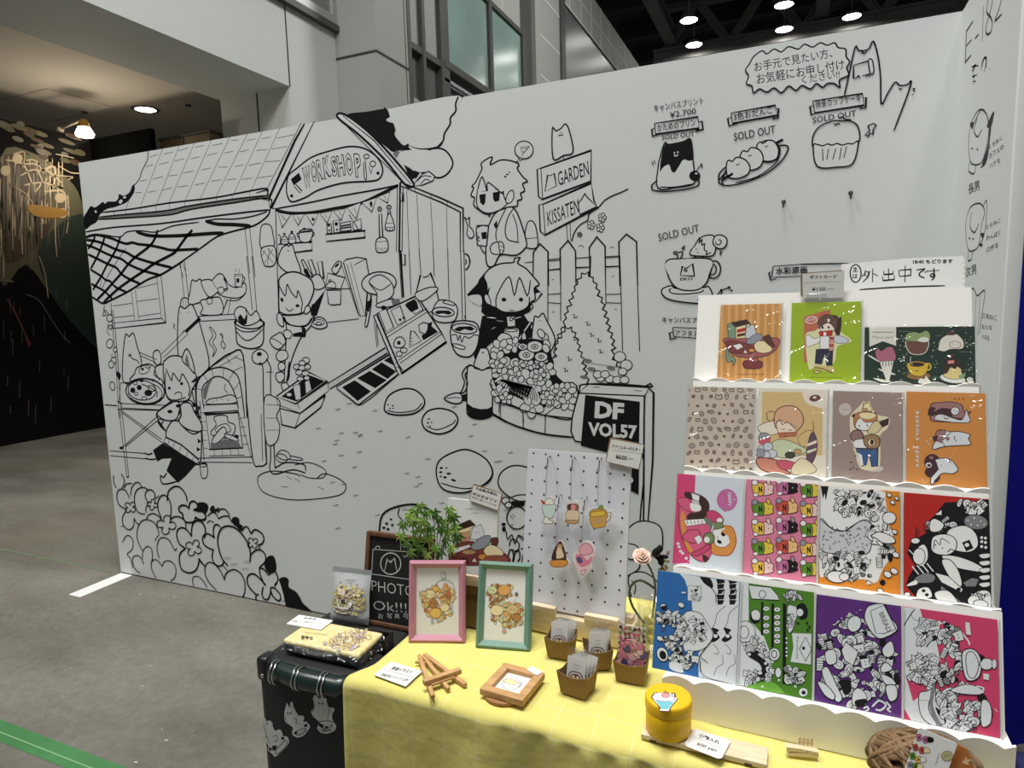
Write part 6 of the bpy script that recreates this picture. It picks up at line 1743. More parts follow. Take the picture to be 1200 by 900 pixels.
def d_red(A_):
    A_.fill(P('1090,130 1000,145 820,150 760,225 725,260 720,330 610,390 590,460 640,540 600,600 580,660 640,735 1105,810'), INK, False)
    W_ = CARDW; A_.run('''
F 0 820,160 860,150 930,200 905,235 830,240
''', W_, 5, INK)
    doodle(A_, P('880,140 1085,140 1085,210 950,220'), 18, 16, 34, 41, 4, .05); doodle(A_, P('690,330 740,270 830,250 880,290 760,360'), 16, 14, 30, 42, 4, .1); A_.shape(P('725,300 735,260 765,250 815,285 790,325 740,330'), W_, 5, INK); A_.shape(P('830,340 880,300 960,295 1015,350 1020,420 960,455 860,430'), W_, 5, INK)
    A_.fill(P('925,395 970,378 995,430 950,450'), INK, False); A_.ell(955, 410, 14, 12, 0, W_); A_.ell(1010, 270, 75, 45, 8, MID, 4, INK)
    for x, y in ((960, 260), (1000, 245), (1040, 265), (1020, 290), (980, 285), (1060, 285)): A_.ell(x, y, 5, 5, 0, W_, n=8)
    A_.shape(P('735,420 745,365 790,345 850,350 890,385 885,440 840,470 780,468 745,450'), W_, 5, INK); A_.stroke(P('750,440 760,380 790,410 800,370 850,400'), 4, INK); A_.ell(762, 410, 4, 6, 0, INK); A_.ell(805, 430, 5, 4, 0, INK); A_.stroke(P('835,455 860,435 885,460'), 5, INK)
    A_.shape(P('635,480 650,430 690,405 715,440 715,500 680,540 640,520'), W_, 5, INK); A_.ell(662, 480, 38, 50, 0, W_, 4, INK); A_.shape(P('800,480 870,475 960,500 1040,540 1060,575 960,565 870,540'), W_, 5, INK); A_.shape(P('800,510 850,500 900,560 925,640 910,665 850,610'), W_, 5, INK); A_.shape(P('760,580 840,600 930,680 920,700 800,640'), W_, 4, INK, False); A_.ell(905, 682, 14, 12, 0, INK)
    A_.shape(P('640,610 700,580 760,600 740,640 640,640'), MID, 4, INK); A_.shape(P('660,680 720,670 740,730 650,735'), W_, 4, INK); A_.ell(690, 690, 12, 10, 0, INK); A_.ell(710, 715, 12, 10, 0, INK); A_.fill(P('800,660 920,760 840,745 790,700'), MID, False); A_.shape(P('930,640 985,610 1030,620 1010,665 950,665'), MID, 3, INK, False)
    A_.shape(P('760,700 840,690 900,760 870,770 780,750'), W_, 4, INK); A_.shape(P('960,740 1030,690 1095,700 1100,790 1040,800 980,785'), W_, 5, INK); doodle(A_, P('970,720 1040,690 1090,720 1050,740'), 12, 10, 20, 43, 3, .2); A_.ell(1040, 770, 46, 24, 8, W_, 4, INK)
    for k in range(5): A_.shape([(1030, 470+k*44), (1090, 462+k*44), (1092, 485+k*44), (1050, 492+k*44)], W_, 3, INK)
    for k in range(4): A_.stroke([(620+k*30, 540-k*6), (660+k*30, 590-k*6)], 10, W_, False)
    for x, y in ((1045, 365), (1068, 368), (1045, 390), (1068, 395), (1045, 420), (1070, 425)): A_.ell(x, y, 9, 9, 0, W_)
    A_.shape(P('760,225 800,195 800,228'), W_, 2, INK, False); A_.fill(P('585,660 640,625 650,650'), W_); A_.ell(590, 712, 20, 14, 0, W_, 4, INK); A_.ell(640, 385, 28, 18, 0, W_, 4, INK); A_.stroke(P('640,340 650,300 640,370 665,320'), 4, DKB); A_.stroke(P('690,270 700,330 720,280'), 4, DKB); A_.stroke(P('600,440 640,480'), 8, W_, False)
card(1, [(1059, 698), (1162, 714), (1158.5, 585), (1059, 577)], 'red postcard with a black-and-white child and leaves, rightmost in the third row', C('card_scarlet', (186, 36, 28)), d_red, Zf)
# -- front row
Zh = (760, 660, 5.625); Zi = (950, 690, 5.0)
def d_blue(A_):
    PW = C('print_white', (222, 228, 230))
    A_.fill(P('205,60 340,90 600,125 575,815 330,748 330,590 400,520 380,460 320,330 290,320 285,250 240,110'), PW, False)
    A_.fill(P('340,85 400,95 425,140 420,165 390,150 360,125'), INK); A_.stroke(P('400,150 440,200 445,265'), 5, INK)
    for dx in (0, 80):
        for k in range(5): A_.fill([(445+dx+(k*7) % 20, 105+k*34), (500+dx, 100+k*36), (505+dx-(k*11) % 25, 128+k*36), (455+dx, 138+k*34)], INK, False)
        A_.stroke([(470+dx, 120), (500+dx, 180), (480+dx, 260)], 5, INK, False); A_.stroke(P(' '.join(f'{x+dx},{y}' for x, y in ((510, 280), (455, 330), (440, 390), (420, 430)))), 3, INK); A_.fill([(415+dx, 425), (465+dx, 440), (450+dx, 460), (470+dx, 490), (430+dx, 520), (400+dx, 505), (430+dx, 470)], INK); A_.ell(442+dx, 480, 14, 12, 0, PW); A_.stroke([(420+dx, 530), (460+dx, 570), (455+dx, 600), (430+dx, 590)], 3, INK); A_.stroke([(430+dx, 745), (450+dx, 690), (490+dx, 660), (485+dx, 600)], 3, INK)
    A_.shape(P('258,150 345,150 350,230 340,250 258,245'), PW, 4, MID, False); doodle(A_, P('280,160 340,160 335,235 280,235'), 10, 8, 14, 50, 2.4, .3, PW)
    A_.shape(P('230,340 330,325 390,400 425,480 370,560 290,580 230,560'), PW, 4, INK); doodle(A_, P('230,360 330,340 370,400 365,520 270,540 240,480'), 34, 10, 26, 51, 3, .12, PW)
    for k in range(4): A_.stroke([(172+k*14, 370), (175+k*14, 500)], 4, INK, False)
    doodle(A_, P('60,330 150,320 230,330 240,480 220,660 140,640 110,520 70,440'), 60, 12, 32, 52, 3.2, .2, PW); doodle(A_, P('150,560 240,560 320,600 310,700 190,690 140,650'), 30, 12, 32, 53, 3.2, .2, PW); A_.ell(92, 600, 36, 48, -20, PW, 4, INK); A_.ell(95, 605, 22, 30, -20, INK)
    for x, y in ((100, 285), (215, 275), (70, 370), (75, 495), (155, 490)): A_.ell(x, y, 22, 16, 30, PW, 3.5, INK)
    A_.fill(P('85,285 120,280 110,305 90,305'), INK); A_.fill(P('140,660 200,655 230,720 150,700'), PW); A_.fill(P('218,188 246,190 244,200 220,198'), PW, False)
    A_.stroke(P('330,640 345,600 400,530 425,500'), 5, INK); A_.stroke(P('345,620 390,655'), 5, INK); A_.stroke(P('340,650 345,700 380,750 560,800'), 3, INK)
    for k in range(9): A_.stroke([(336, 640+k*9), (346, 640+k*9)], 4, INK, False)
card(0, [(764.4, 782.7), (863, 804), (867, 682), (770.7, 668)], 'blue and white postcard crowded with line drawings, leftmost in the front row', C('card_blue', (44, 108, 176)), d_blue, Zh)
def d_green(A_):
    PW = C('print_white', (222, 228, 230)); A_.fill(P('600,125 650,130 655,380 690,400 760,480 790,560 830,640 760,760 650,810 578,815'), PW, False); A_.fill(P('650,130 660,135 660,380 640,370'), PW, False)
    A_.shape(P('660,145 805,160 850,210 860,245 680,235 668,190'), PW, 4, INK, False); A_.ell(750, 205, 22, 26, 0, None, 4, INK); A_.ell(705, 345, 34, 40, 0, PW, 4, INK); A_.fill(P('675,320 690,370 740,375 700,400 670,370'), INK)
    for x0, x1 in ((742, 758), (810, 828), (885, 908)): A_.fill([(x0, 255 if x0 < 800 else 265), (x1, 257 if x0 < 800 else 268), (x1-4, 480 if x0 < 800 else (560 if x0 < 880 else 800)), (x0-2, 470 if x0 < 800 else (550 if x0 < 880 else 795))], INK, False)
    for x, ys in ((784, (300, 360, 410, 450)), (856, (305, 355, 395, 435, 480, 515)), (918, (495, 525, 560, 585, 610))):
        for y in ys: A_.ell(x-8, y, 22 if x < 900 else 7, 16 if x < 900 else 9, 0, PW, 2.5, INK); A_.ell(x-8, y, 8, 5, 0, MID if x < 900 else PW)
    A_.shape(P('915,290 955,280 985,300 975,360 950,440 920,450'), PW, 4, INK); doodle(A_, P('920,300 975,300 960,430 920,440'), 12, 8, 16, 60, 3, .15, PW); A_.fill(P('975,285 1020,262 1050,310 1040,360 1000,370 985,330'), INK); A_.ell(998, 325, 24, 26, 0, PW, 3, INK); doodle(A_, P('870,170 920,190 1010,200 1015,245 920,250'), 12, 14, 28, 61, 3.2, .05, PW)
    A_.shape(P('945,460 1075,465 1070,668 935,650 955,555'), PW, 2, MID, False); A_.stroke(P('1035,485 1075,570 1035,645 995,565 1035,485'), 4, INK, False); A_.ell(1022, 560, 10, 12, 0, INK); A_.text('Fireside', (975, 485), (972, 632), (990, 485), MID, .02)
    A_.shape(P('595,395 660,385 700,430 695,500 620,520 598,480'), PW, 4, INK); A_.ell(630, 455, 32, 42, 0, PW, 4, INK); doodle(A_, P('600,530 700,500 760,560 800,650 720,600'), 26, 14, 34, 62, 3.2, .1, PW); A_.ell(830, 600, 36, 42, 0, PW, 4, INK); A_.ell(828, 600, 18, 24, 0, PW, 5, INK)
    A_.fill(P('645,590 690,585 780,650 790,690 770,750 720,745 715,710 745,705 730,660 660,615'), INK); A_.ell(663, 600, 12, 10, 0, PW); A_.ell(735, 722, 14, 12, 0, PW); A_.ell(772, 660, 10, 10, 0, PW)
    doodle(A_, P('600,730 820,700 810,800 640,815'), 22, 14, 34, 63, 3.2, .05, PW); A_.ell(855, 720, 20, 34, 0, PW, 3, INK); doodle(A_, P('905,690 1000,700 1030,760 980,810 905,770'), 18, 14, 32, 64, 3.2, .2, PW); A_.ell(1020, 850, 28, 28, 0, PW); A_.ell(1022, 852, 14, 14, 0, INK); A_.fill(P('640,815 800,780 880,830 880,860 760,838'), C('leaf_light', (112, 176, 60)))
    for x, y in ((860, 770), (752, 812), (968, 812), (1045, 395), (1060, 420), (1048, 440), (985, 395)): A_.ell(x, y, 8, 8, 0, PW if x < 980 else INK)
card(0, [(863.6, 803), (951.5, 821), (953.5, 693), (867.6, 683)], 'green and white postcard with dark shelves of cups, second in the front row', C('card_leaf_green', (78, 132, 34)), d_green, Zh)
def d_purple(A_):
    PW = C('print_white', (222, 228, 230)); poly = P('180,190 320,130 420,90 500,160 510,250 480,330 500,420 520,540 500,640 440,660 350,650 280,690 120,660 60,560 40,430 40,300')
    doodle(A_, P('30,290 120,280 200,170 310,150 440,290 500,400 520,560 440,650 330,660 250,690 110,640 50,480'), 150, 14, 42, 70, 3.4, .14, PW)
    A_.shape(P('320,130 350,95 430,90 455,150 510,235 420,290 370,270 320,190'), PW, 5, INK); A_.shape(P('350,130 430,95 500,235 430,262 380,260'), PW, 4, INK, False); A_.text('BREAD', (398, 145), (448, 258), (424, 130), MID, .03); A_.shape(P('180,360 205,310 280,370 250,450 200,420'), PW, 4, INK, False)
    for q in ('65,480 100,460 150,560 185,640 150,660 90,560', '40,545 90,560 140,620 130,650 80,620', '410,460 440,430 480,470 420,490', '410,500 470,520 500,560 440,560', '440,570 500,570 505,640 460,655'): A_.shape(P(q), PW, 5, INK)
    A_.shape(P('420,350 470,305 490,370 460,400 430,390'), PW, 4, INK); A_.ell(255, 205, 40, 48, 20, PW, 4, INK); A_.fill(P('165,540 230,535 235,600 200,620 180,580'), INK); A_.shape(P('85,370 140,360 150,430 100,440'), PW, 4, INK); A_.shape(P('245,610 280,580 325,620 320,670 250,680'), PW, 4, INK); A_.fill(P('260,655 325,645 310,685 270,690'), INK); A_.ell(355, 370, 18, 14, 0, INK)
    for q in ('360,690 400,655 440,680 410,710 380,705', '310,700 330,690 338,705 315,720', '440,660 465,690 450,705 470,722'): A_.stroke(P(q), 9, PW)
    R = random.Random(71)
    for k in range(16): x = R.uniform(130, 300); A_.ell(x, 330-x*.72+R.uniform(-28, 4), R.uniform(4, 9), R.uniform(3, 7), 0, PW, 2, INK)
card(0, [(955, 824), (1058, 842), (1054, 709), (956, 697)], 'purple postcard covered in white and black doodles, third in the front row', C('card_purple', (92, 44, 124)), d_purple, Zi)
def d_pink(A_):
    PW = C('print_white', (222, 228, 230)); A_.fill(P('525,105 640,115 655,170 760,190 740,330 760,420 700,560 560,520 600,660 700,580 800,640 900,840 590,785 540,690'), PW, False); A_.fill(P('525,105 632,112 652,175 545,225'), PW, False)
    A_.stroke(P('540,225 580,160 610,118'), 5, INK); A_.stroke(P('590,165 640,180 760,200 850,230 920,300 930,330'), 8, PW); A_.stroke(P('585,150 620,185 720,192'), 3, INK); doodle(A_, P('640,200 730,200 760,330 690,390 640,330'), 20, 16, 38, 80, 3.4, .22, PW); doodle(A_, P('760,210 830,190 880,260 860,340 770,340'), 20, 16, 38, 81, 3.4, .22, PW); doodle(A_, P('550,420 700,380 870,340 890,440 850,540 700,570 570,520'), 70, 16, 42, 82, 3.4, .14, PW)
    A_.shape(P('885,380 930,350 975,370 1000,430 990,510 940,540 900,510'), PW, 6, INK); A_.shape(P('910,390 950,370 985,440 960,520 920,500'), PW, 4, INK); A_.ell(1030, 440, 40, 34, 0, PW, 4, INK); A_.fill(P('985,380 1020,395 1000,430'), INK, False); A_.ell(1075, 440, 14, 30, 0, PW, 3, INK)
    A_.shape(P('635,615 680,600 715,590 690,700 740,800 680,780 640,720'), PW, 4, INK); A_.stroke(P('630,650 695,655'), 3, INK); A_.fill(P('705,590 730,580 715,680 760,780 800,820 750,810 700,700'), MID)
    for q in ('735,600 755,590 750,640 730,630', '730,690 760,720 750,740', '780,760 810,790 800,820'): A_.fill(P(q), INK)
    doodle(A_, P('730,590 850,560 960,570 1040,680 1040,800 900,830 790,800'), 70, 16, 42, 83, 3.4, .24, PW); A_.shape(P('1000,660 1040,660 1060,720 1050,790 1000,800'), PW, 4, INK); A_.shape(P('820,590 900,560 970,570 1010,600 980,620 860,610'), PW, 4, INK)
    for k in range(4): A_.fill([(940+k*4, 800+k*13), (975, 790+k*13), (972, 796+k*13), (940+k*3, 807+k*13)], INK, False)
    A_.fill(P('905,195 930,198 938,272 910,265'), PW, False); A_.fill(P('1010,495 1045,500 1042,535 1012,528'), PW, False); A_.stroke(P('970,570 1010,580 1005,610'), 8, PW); A_.stroke(P('1075,700 1095,720'), 6, PW)
card(0, [(1057, 844), (1173, 866), (1168, 725), (1055, 711)], 'pink postcard with doodles of cakes around a large cup, rightmost in the front row', C('card_raspberry', (208, 66, 108)), d_pink, Zi)
# ---- price tag and paper sign on the stand
MP = row_plane(3); y, z, lean = ROWS[3]
MT_ = S @ frame((0, y+.044, z+.145), 0, 6); T = Trace(MT_); q = [T(*p) for p in ((939.5, 348), (989, 347), (990, 316), (938, 320))]
u0, u1 = (q[0][0]+q[3][0])/2, (q[1][0]+q[2][0])/2; M = MT_ @ Matrix.Translation((u0, 0, q[0][1])) @ Matrix.Rotation(math.radians(-2), 4, 'Y')
ta = tag_art((800, 300, 5.625), [(785, 285), (1068, 280), (1075, 90), (782, 112)], [('ポストカード', (838, 152), (1015, 148), (837, 127), .03), ('¥150', (850, 232), (942, 230), (850, 208), .02), ('yen', (950, 226), (995, 225), (950, 215), .0)], ['805,177 1045,168'])
mb = MB(); o = plate('price_tag', M, u1-u0, q[3][1]-q[0][1], .0012, TAGB, TAGB, .004, ta, 'rounded price tag reading 150 yen clipped on top of the postcard stand', 'price tag', 'price tags')
mb = MB(); mb.box((.008, -.004, -.006), (.040, .004, .004), film('clear_clip', .2, .1), bev=.001); mb.build('clip', o)
MS_ = S @ frame((0, y+.062, z+.09), 0, 14); T = Trace(MS_); q = [T(*p) for p in ((985, 345), (1131, 340), (1128, 301), (990, 312))]
u0, u1 = q[0][0], q[1][0]; v0, v1 = 0.0, T(1126, 300)[1]
mb = MB(); outl = [(u0, v0), (u1, v0)]
n = 9; va = T(1131, 330)[1]
for k in range(n): zz = v0+.03+(v1-v0-.034)*k/n; outl += [(u1, zz), (u1-.003, zz+.001), (u1-.003, zz+.0025), (u1, zz+.0035)]
outl += [(u1-.003, v1), (T(1060, 303)[0], T(1060, 303)[1]), (u0, T(1000, 309)[1])]
mb.prism(outl, 0, .0005, PAPER)
A = Art(T.at((1000, 300, 5.625)), -1.5e-4, mb, 1e-5)
for d in ('80,95 75,120 55,135', '78,105 105,103 95,140 62,172', '72,125 90,135', '128,82 126,172', '128,115 160,130', '232,82 232,158', '200,100 202,122 262,118 262,98', '192,135 196,162 270,155 270,128', '300,95 304,135', '300,95 380,88 378,128 304,135', '342,62 340,172', '415,92 470,86 440,108 436,130 470,145', '470,100 476,112', '482,95 490,108', '490,100 566,94', '530,80 532,120 520,140 508,128 520,116 536,122 532,145 515,160'): A.stroke(P(d), 8.5, INK, d.count(' ') > 3 or d.startswith('530'))
A.text('18:40 もどります', (392, 52), (655, 48), (392, 24), INK, .03); A.stroke(P('40,222 300,205 605,196'), 10, INK); A.ell(15, 115, 36, 58, 0, PAPER, 8, INK); A.text('主', (-5, 108), (30, 106), (-5, 72), INK, .03); A.text('は', (-5, 150), (28, 148), (-5, 118), INK, .03)
o = mb.build('paper_sign', None, MS_, fix=False); prop(o, 'torn notebook sheet with black brush writing, standing behind the top of the postcard stand', 'sign')
# ================================================================== goods on the table
# ---- two photo frames with watercolour prints
def photo_frame(name, M, w_, h_, fw, col, label, draw):
    t = empty(name, label, 'picture frame', M=M); m = mat(label.split()[0]+'_frame_paint', srgb(*col), .42, noise=(80, .05), bump=(220, .08))
    d = .014; mb = MB(); o = [(0, 0), (w_, 0), (w_, h_), (0, h_)]; i_ = [(fw, fw), (w_-fw, fw), (w_-fw, h_-fw), (fw, h_-fw)]; md = [(fw*.35, fw*.35), (w_-fw*.35, fw*.35), (w_-fw*.35, h_-fw*.35), (fw*.35, h_-fw*.35)]
    rings = [(o, d), (o, .001), (md, -.0015), (i_, .0045), (i_, d)]; vs = []
    for r_, y in rings: vs += [(x, y, z) for x, z in r_]
    fs = [(k*4+a, k*4+(a+1) % 4, (k+1)*4+(a+1) % 4, (k+1)*4+a) for k in range(4) for a in range(4)]+[(16+a, 16+(a+1) % 4, (a+1) % 4, a) for a in range(4)]
    mb.add(vs, fs, m); mb.build('frame', t)
    mb = MB(); mb.box((fw-.001, .006, fw-.001), (w_-fw+.001, .0075, h_-fw+.001), C('mat_board', (230, 230, 226))); A_ = Art(Trace(M), .0056, mb, 2.5e-6); draw(A_); mb.build('print', t, fix=False)
    mb = MB(); mb.box((fw-.002, .0075, fw-.002), (w_-fw+.002, .0125, h_-fw+.002), mat('mdf_back', srgb(120, 92, 62), .8)); mb.build('backboard', t)
    mb = MB(); mb.box((w_*.38, .013, .012), (w_*.62, .016, h_*.78), mat('mdf_back', (0, 0, 0)), Matrix.Translation((0, 0, 0)) @ Matrix.Translation((0, .012, h_*.78)) @ Matrix.Rotation(math.radians(22), 4, 'X') @ Matrix.Translation((0, -.012, -h_*.78))); mb.build('easel_back', t)
    return t
Zj = (420, 640, 4.615)
def w1(A_):
    A_.T = A_.T.at(Zj); A_.ell(465, 225, 52, 40, 10, None, 5, C('arc_blue', (176, 186, 190))); wash(A_, P('335,250 420,215 470,215 520,250 525,310 490,300 490,370 440,410 390,390 340,320'), 170, 15, 101, None, 1.2)
    for x, y, r in ((385, 262, 26), (350, 260, 16), (415, 235, 16), (402, 315, 26), (465, 335, 24), (415, 365, 30)): A_.ell(x, y, r, r*.9, 0, R_pick(x), 1.5, LINEB)
    for x, y in ((372, 262), (395, 266), (392, 312), (410, 316)): A_.ell(x, y, 2.6, 3.4, 0, DKB)
    A_.shape(P('442,150 462,145 470,172 450,180'), PALEG, 2, MID, False); A_.stroke(P('455,178 460,200'), 1.5, MID)
    for x, y in ((498, 330), (504, 360), (397, 412), (425, 405)): A_.ell(x, y, 8, 10, 20, C('arc_blue', (0, 0, 0)), 1, MID)
def R_pick(k): return WC[int(k) % len(WC)]
def w2(A_):
    A_.T = A_.T.at(Zj); G = [C('wash_lime2', (206, 216, 160)), WC[1], WC[6], WC[2], C('wash_mint', (196, 206, 172)), WC[0]]
    wash(A_, P('690,250 720,215 780,205 828,220 820,270 770,300 760,350 710,340'), 70, 14, 111, [WC[2], WC[6], G[0], C('wash_umber', (150, 108, 66))], 1.2); wash(A_, P('712,330 780,300 860,310 890,350 880,420 820,440 740,430 712,380'), 140, 15, 112, G, 1.2)
    for x, y, r in ((720, 240, 26), (785, 240, 34), (745, 350, 34), (830, 345, 30), (855, 390, 24)): A_.ell(x, y, r, r*.85, 0, G[int(x) % 6], 1.5, LINEB)
    for x, y in ((712, 240), (728, 243), (822, 345), (840, 348)): A_.ell(x, y, 2.6, 3.4, 0, DKB)
    A_.ell(852, 261, 10, 9, 0, C('slate_berry', (120, 122, 128)), 1, DKB); A_.stroke(P('848,285 845,305 870,320 890,335'), 1.5, LINEB); A_.ell(785, 462, 12, 9, 0, C('rose_drop', (206, 160, 150)), 1, LINEB); A_.ell(720, 390, 9, 8, 0, C('rose_drop', (0, 0, 0)), 1, LINEB)
MPF = frame((-.6276, -1.2431, TZ+.0012), 19.5, 14)
photo_frame('picture_frame', MPF, .1035, .1435, .0125, (192, 132, 150), 'dusty-pink photo frame with a watercolour print, leaning beside the chalkboard', w1)
MTF = frame((-.5065, -1.2145, TZ+.0012), 11.5, 17)
photo_frame('picture_frame', MTF, .0985, .148, .0125, (104, 142, 128), 'sage-green photo frame with a watercolour print, in front of the book', w2)
# ---- name card, folded mini easel, small box frame on a coaster
Zk = (420, 640, 4.615)
tg = tag_art(Zk, [(85, 700), (258, 765), (340, 685), (165, 632)], [('原画イラスト', (172, 668), (282, 690), (190, 652), .03), ('原画作品 スケッチ 各種', (118, 700), (258, 733), (134, 688), .02)], ['138,667 305,712'])
q = [gz(x/4.615+420, y/4.615+640, TZ) for x, y in ((80, 708), (256, 766), (342, 684), (164, 630))]
flat_card('name_card', q, TZ+.004, .0012, TAGF, TAGB, tg, 'rounded white card lying flat on the yellow cloth beside the folded easel', 'card', 'information cards', .006)
t = empty('mini_easel', 'folded tan wooden mini easel lying on the yellow cloth', 'easel', (0, 0, 0))
E1 = lambda p, z=TZ+.008: Vector(gz(420+p[0]/4.615, 640+p[1]/4.615, z))
t.location = E1((420, 720), TZ+.002)
def stick(a, b, w_, th, za, zb, name='leg'):
    a = E1(a, za); b = E1(b, zb); d = b-a; L = d.length; up = Vector((0, 0, 1)); x = d.normalized(); yv = up.cross(x).normalized(); zv = x.cross(yv)
    M = Matrix(((x.x, yv.x, zv.x, a.x), (x.y, yv.y, zv.y, a.y), (x.z, yv.z, zv.z, a.z), (0, 0, 0, 1))); mb = MB(); mb.box((0, -w_/2, -th/2), (L, w_/2, th/2), WTAN, bev=.0008)
    mb.build(name, t, Matrix.Translation(-t.location) @ M)
z0 = TZ+.0065
stick((330, 592), (403, 815), .0068, .006, z0+.004, z0); stick((352, 600), (488, 775), .0062, .006, z0+.002, z0); stick((358, 588), (580, 752), .0068, .006, z0+.004, z0); stick((308, 626), (420, 640), .004, .004, z0, z0, 'hinge_pin')
stick((352, 738), (552, 672), .0095, .008, z0+.009, z0+.009, 'ledge'); stick((395, 752), (520, 708), .004, .004, z0+.004, z0+.004, 'crossbar')
mb = MB(); cc = Vector(gz(599, 811, TZ)); mb.lathe([(0, 0), (.034, 0), (.034, .0042), (.033, .005), (0, .005)], wood('cork_brown', (150, 104, 62), (168, 120, 76), (8, 8, 8)), tuple(cc+Vector((-.006, -.009, .0018))), 40); prop(mb.build('coaster'), 'round brown wooden coaster under the small box frame', 'coaster')
q = [Vector(gz(420+x/4.615, 640+y/4.615, TZ+.0175)) for x, y in ((655, 770), (888, 836), (998, 682), (770, 624))]
ex = (q[1]-q[0]).normalized(); w_ = (q[1]-q[0]).length; ey = Vector((-ex.y, ex.x, 0)); d_ = max((q[3]-q[0]).dot(ey), (q[2]-q[1]).dot(ey)); o_ = q[0]
MF = Matrix(((ex.x, ey.x, 0, o_.x), (ex.y, ey.y, 0, o_.y), (0, 0, 1, TZ+.0072), (0, 0, 0, 1)))
t = empty('box_frame', 'small square tan wooden frame holding a cup sketch, lying on the round coaster', 'picture frame', M=MF)
fw = .0135; mb = MB(); hh = .0105
for a in ((0, 0, w_, fw), (0, d_-fw, w_, d_), (0, fw, fw, d_-fw), (w_-fw, fw, w_, d_-fw)): mb.box((a[0], a[1], 0), (a[2], a[3], hh), WTAN, bev=.001)
mb.build('frame', t); mb = MB(); mb.box((fw, fw, .001), (w_-fw, d_-fw, .003), C('mat_board', (0, 0, 0)))
MLY = MF @ Matrix(((1, 0, 0, 0), (0, 0, 1, 0), (0, -1, 0, .0031), (0, 0, 0, 1))); A = Art(Trace(MLY).at(Zk), -1e-4, step=2e-6)
A.shape(P('778,745 800,718 840,715 872,735 868,760 840,775 800,772'), CARDW, 2, LINEB); A.ell(825, 735, 40, 14, 10, C('wash_cream', (0, 0, 0)), 2, LINEB); A.stroke(P('870,735 885,745 865,765'), 2, LINEB); A.stroke(P('790,755 825,765 860,758'), 1.5, LINEB)
pr = mb.build('sheet', t); A.mb.build('sketch', pr, Matrix(((1, 0, 0, 0), (0, 0, 1, 0), (0, -1, 0, .0031), (0, 0, 0, 1))), fix=False)
q = [gz(420+x/4.615, 640+y/4.615, TZ+.0185) for x, y in ((908, 668), (966, 700), (990, 684), (935, 648))]
flat_card('price_label', q, TZ+.0190, .0008, PAPER, None, lambda A_: (setattr(A_, 'T', A_.T.at(Zk)), A_.stroke(P('935,668 970,685'), 2, MID)), 'tiny white label lying on the corner of the small box frame', 'label', r=.001)
# ---- kraft paper boxes with packets
def kraft_box(fr_px, w_, d_, h_, yaw, label, z=TZ+.0035):
    b = Vector(gz(*fr_px, z)); t = empty('kraft_box', label, 'box', (b.x, b.y, z), math.radians(yaw), 'kraft boxes of key rings'); mb = MB(); fl = .0045; th = .0009
    def ring(k, off, zz): return [(-w_/2-fl*k+off, -fl*k+off, zz), (w_/2+fl*k-off, -fl*k+off, zz), (w_/2+fl*k-off, d_+fl*k-off, zz), (-w_/2-fl*k+off, d_+fl*k-off, zz)]
    n = 8; vs = []; cols = []
    def wallring(off):
        pts = []
        B = ring(0, off, 0); T_ = ring(1, off, h_)
        for a in range(4):
            for i in range(n):
                u = i/n; dip = .0055*math.sin(u*math.pi); lo = [B[a][c]+(B[(a+1) % 4][c]-B[a][c])*u for c in range(3)]; hi = [T_[a][c]+(T_[(a+1) % 4][c]-T_[a][c])*u for c in range(3)]; hi[2] -= dip; pts.append((lo, hi))
        return pts
    O_, I_ = wallring(0), wallring(th); N_ = len(O_); vs = [p[0] for p in O_]+[p[1] for p in O_]+[p[1] for p in I_]+[p[0] for p in I_]
    fs = [(k*N_+i, k*N_+(i+1) % N_, (k+1)*N_+(i+1) % N_, (k+1)*N_+i) for k in range(3) for i in range(N_)]; fs += [tuple(range(N_))]
    mb.add(vs, fs, KRAFT); mb.box((-w_/2+th, th, .0006), (w_/2-th, d_-th, .0016), KRAFT); mb.build('tray', t); return t
PKF = film('packet_film', .07, .12, (60, .6)); PKW = C('packet_card', (222, 222, 220))
def packets(root_M, n, w_, h_, lean, label_fmt, base_z, x0=0, y0=.008, step=.0058, seed=1, tilt=0):
    for k in range(n):
        M = root_M @ Matrix.Translation((x0-w_/2-.0015+k*.0014, y0+k*step, base_z)) @ Matrix.Rotation(math.radians(6+tilt), 4, 'Z') @ Matrix.Rotation(math.radians(-lean-k*1.5), 4, 'X') @ Matrix.Rotation(math.radians(1+k*2.2), 4, 'Y')
        mb = MB(); mb.prism(rrect(w_-.002, h_*.82, .0015), 0, .0006, PKW); A_ = Art(lambda x, y: (x*w_, y*h_), -2e-4, mb, 1e-5); R = random.Random(seed*10+k)
        A_.text('Acrylic', (.3, .62), (.66, .62), (.3, .66), MID); A_.text('key ring', (.34, .54), (.62, .54), (.34, .58), MID); bw = C(('charm_brown', 'charm_mocha', 'charm_cocoa', 'charm_rust')[k % 4], ((120, 74, 60), (146, 104, 84), (98, 62, 54), (168, 96, 70))[k % 4])
        A_.shape([(.14, .05), (.8, .05), (.86, .3), (.72, .46), (.24, .46), (.1, .3)], C('charm_rim', (206, 200, 196)), .03, DKB); A_.shape([(.24, .08), (.7, .08), (.74, .28), (.64, .4), (.32, .4), (.2, .28)], bw, .02, DKB); A_.ell(.36, .33, .1, .07, 0, C('charm_cream', (226, 206, 176)), .015, DKB); A_.ell(.58, .33, .1, .07, 0, C('charm_cream', (0, 0, 0)), .015, DKB); A_.fill([(.3, .12), (.45, .1), (.45, .22), (.32, .24)], DKB, False); A_.fill([(.52, .1), (.66, .12), (.64, .24), (.52, .22)], C('charm_rust', (168, 96, 70)), False)
        o = mb.build('key_ring_packet', None, M, fix=False); prop(o, label_fmt[k], 'packet', 'key ring packets in the kraft boxes')
        mb = MB(); mb.box((-.001, -.0022, -.0005), (w_, .0012, h_), PKF, bev=.0005); s_ = mb.build('film', o); s_['label'] = 'clear film bag'
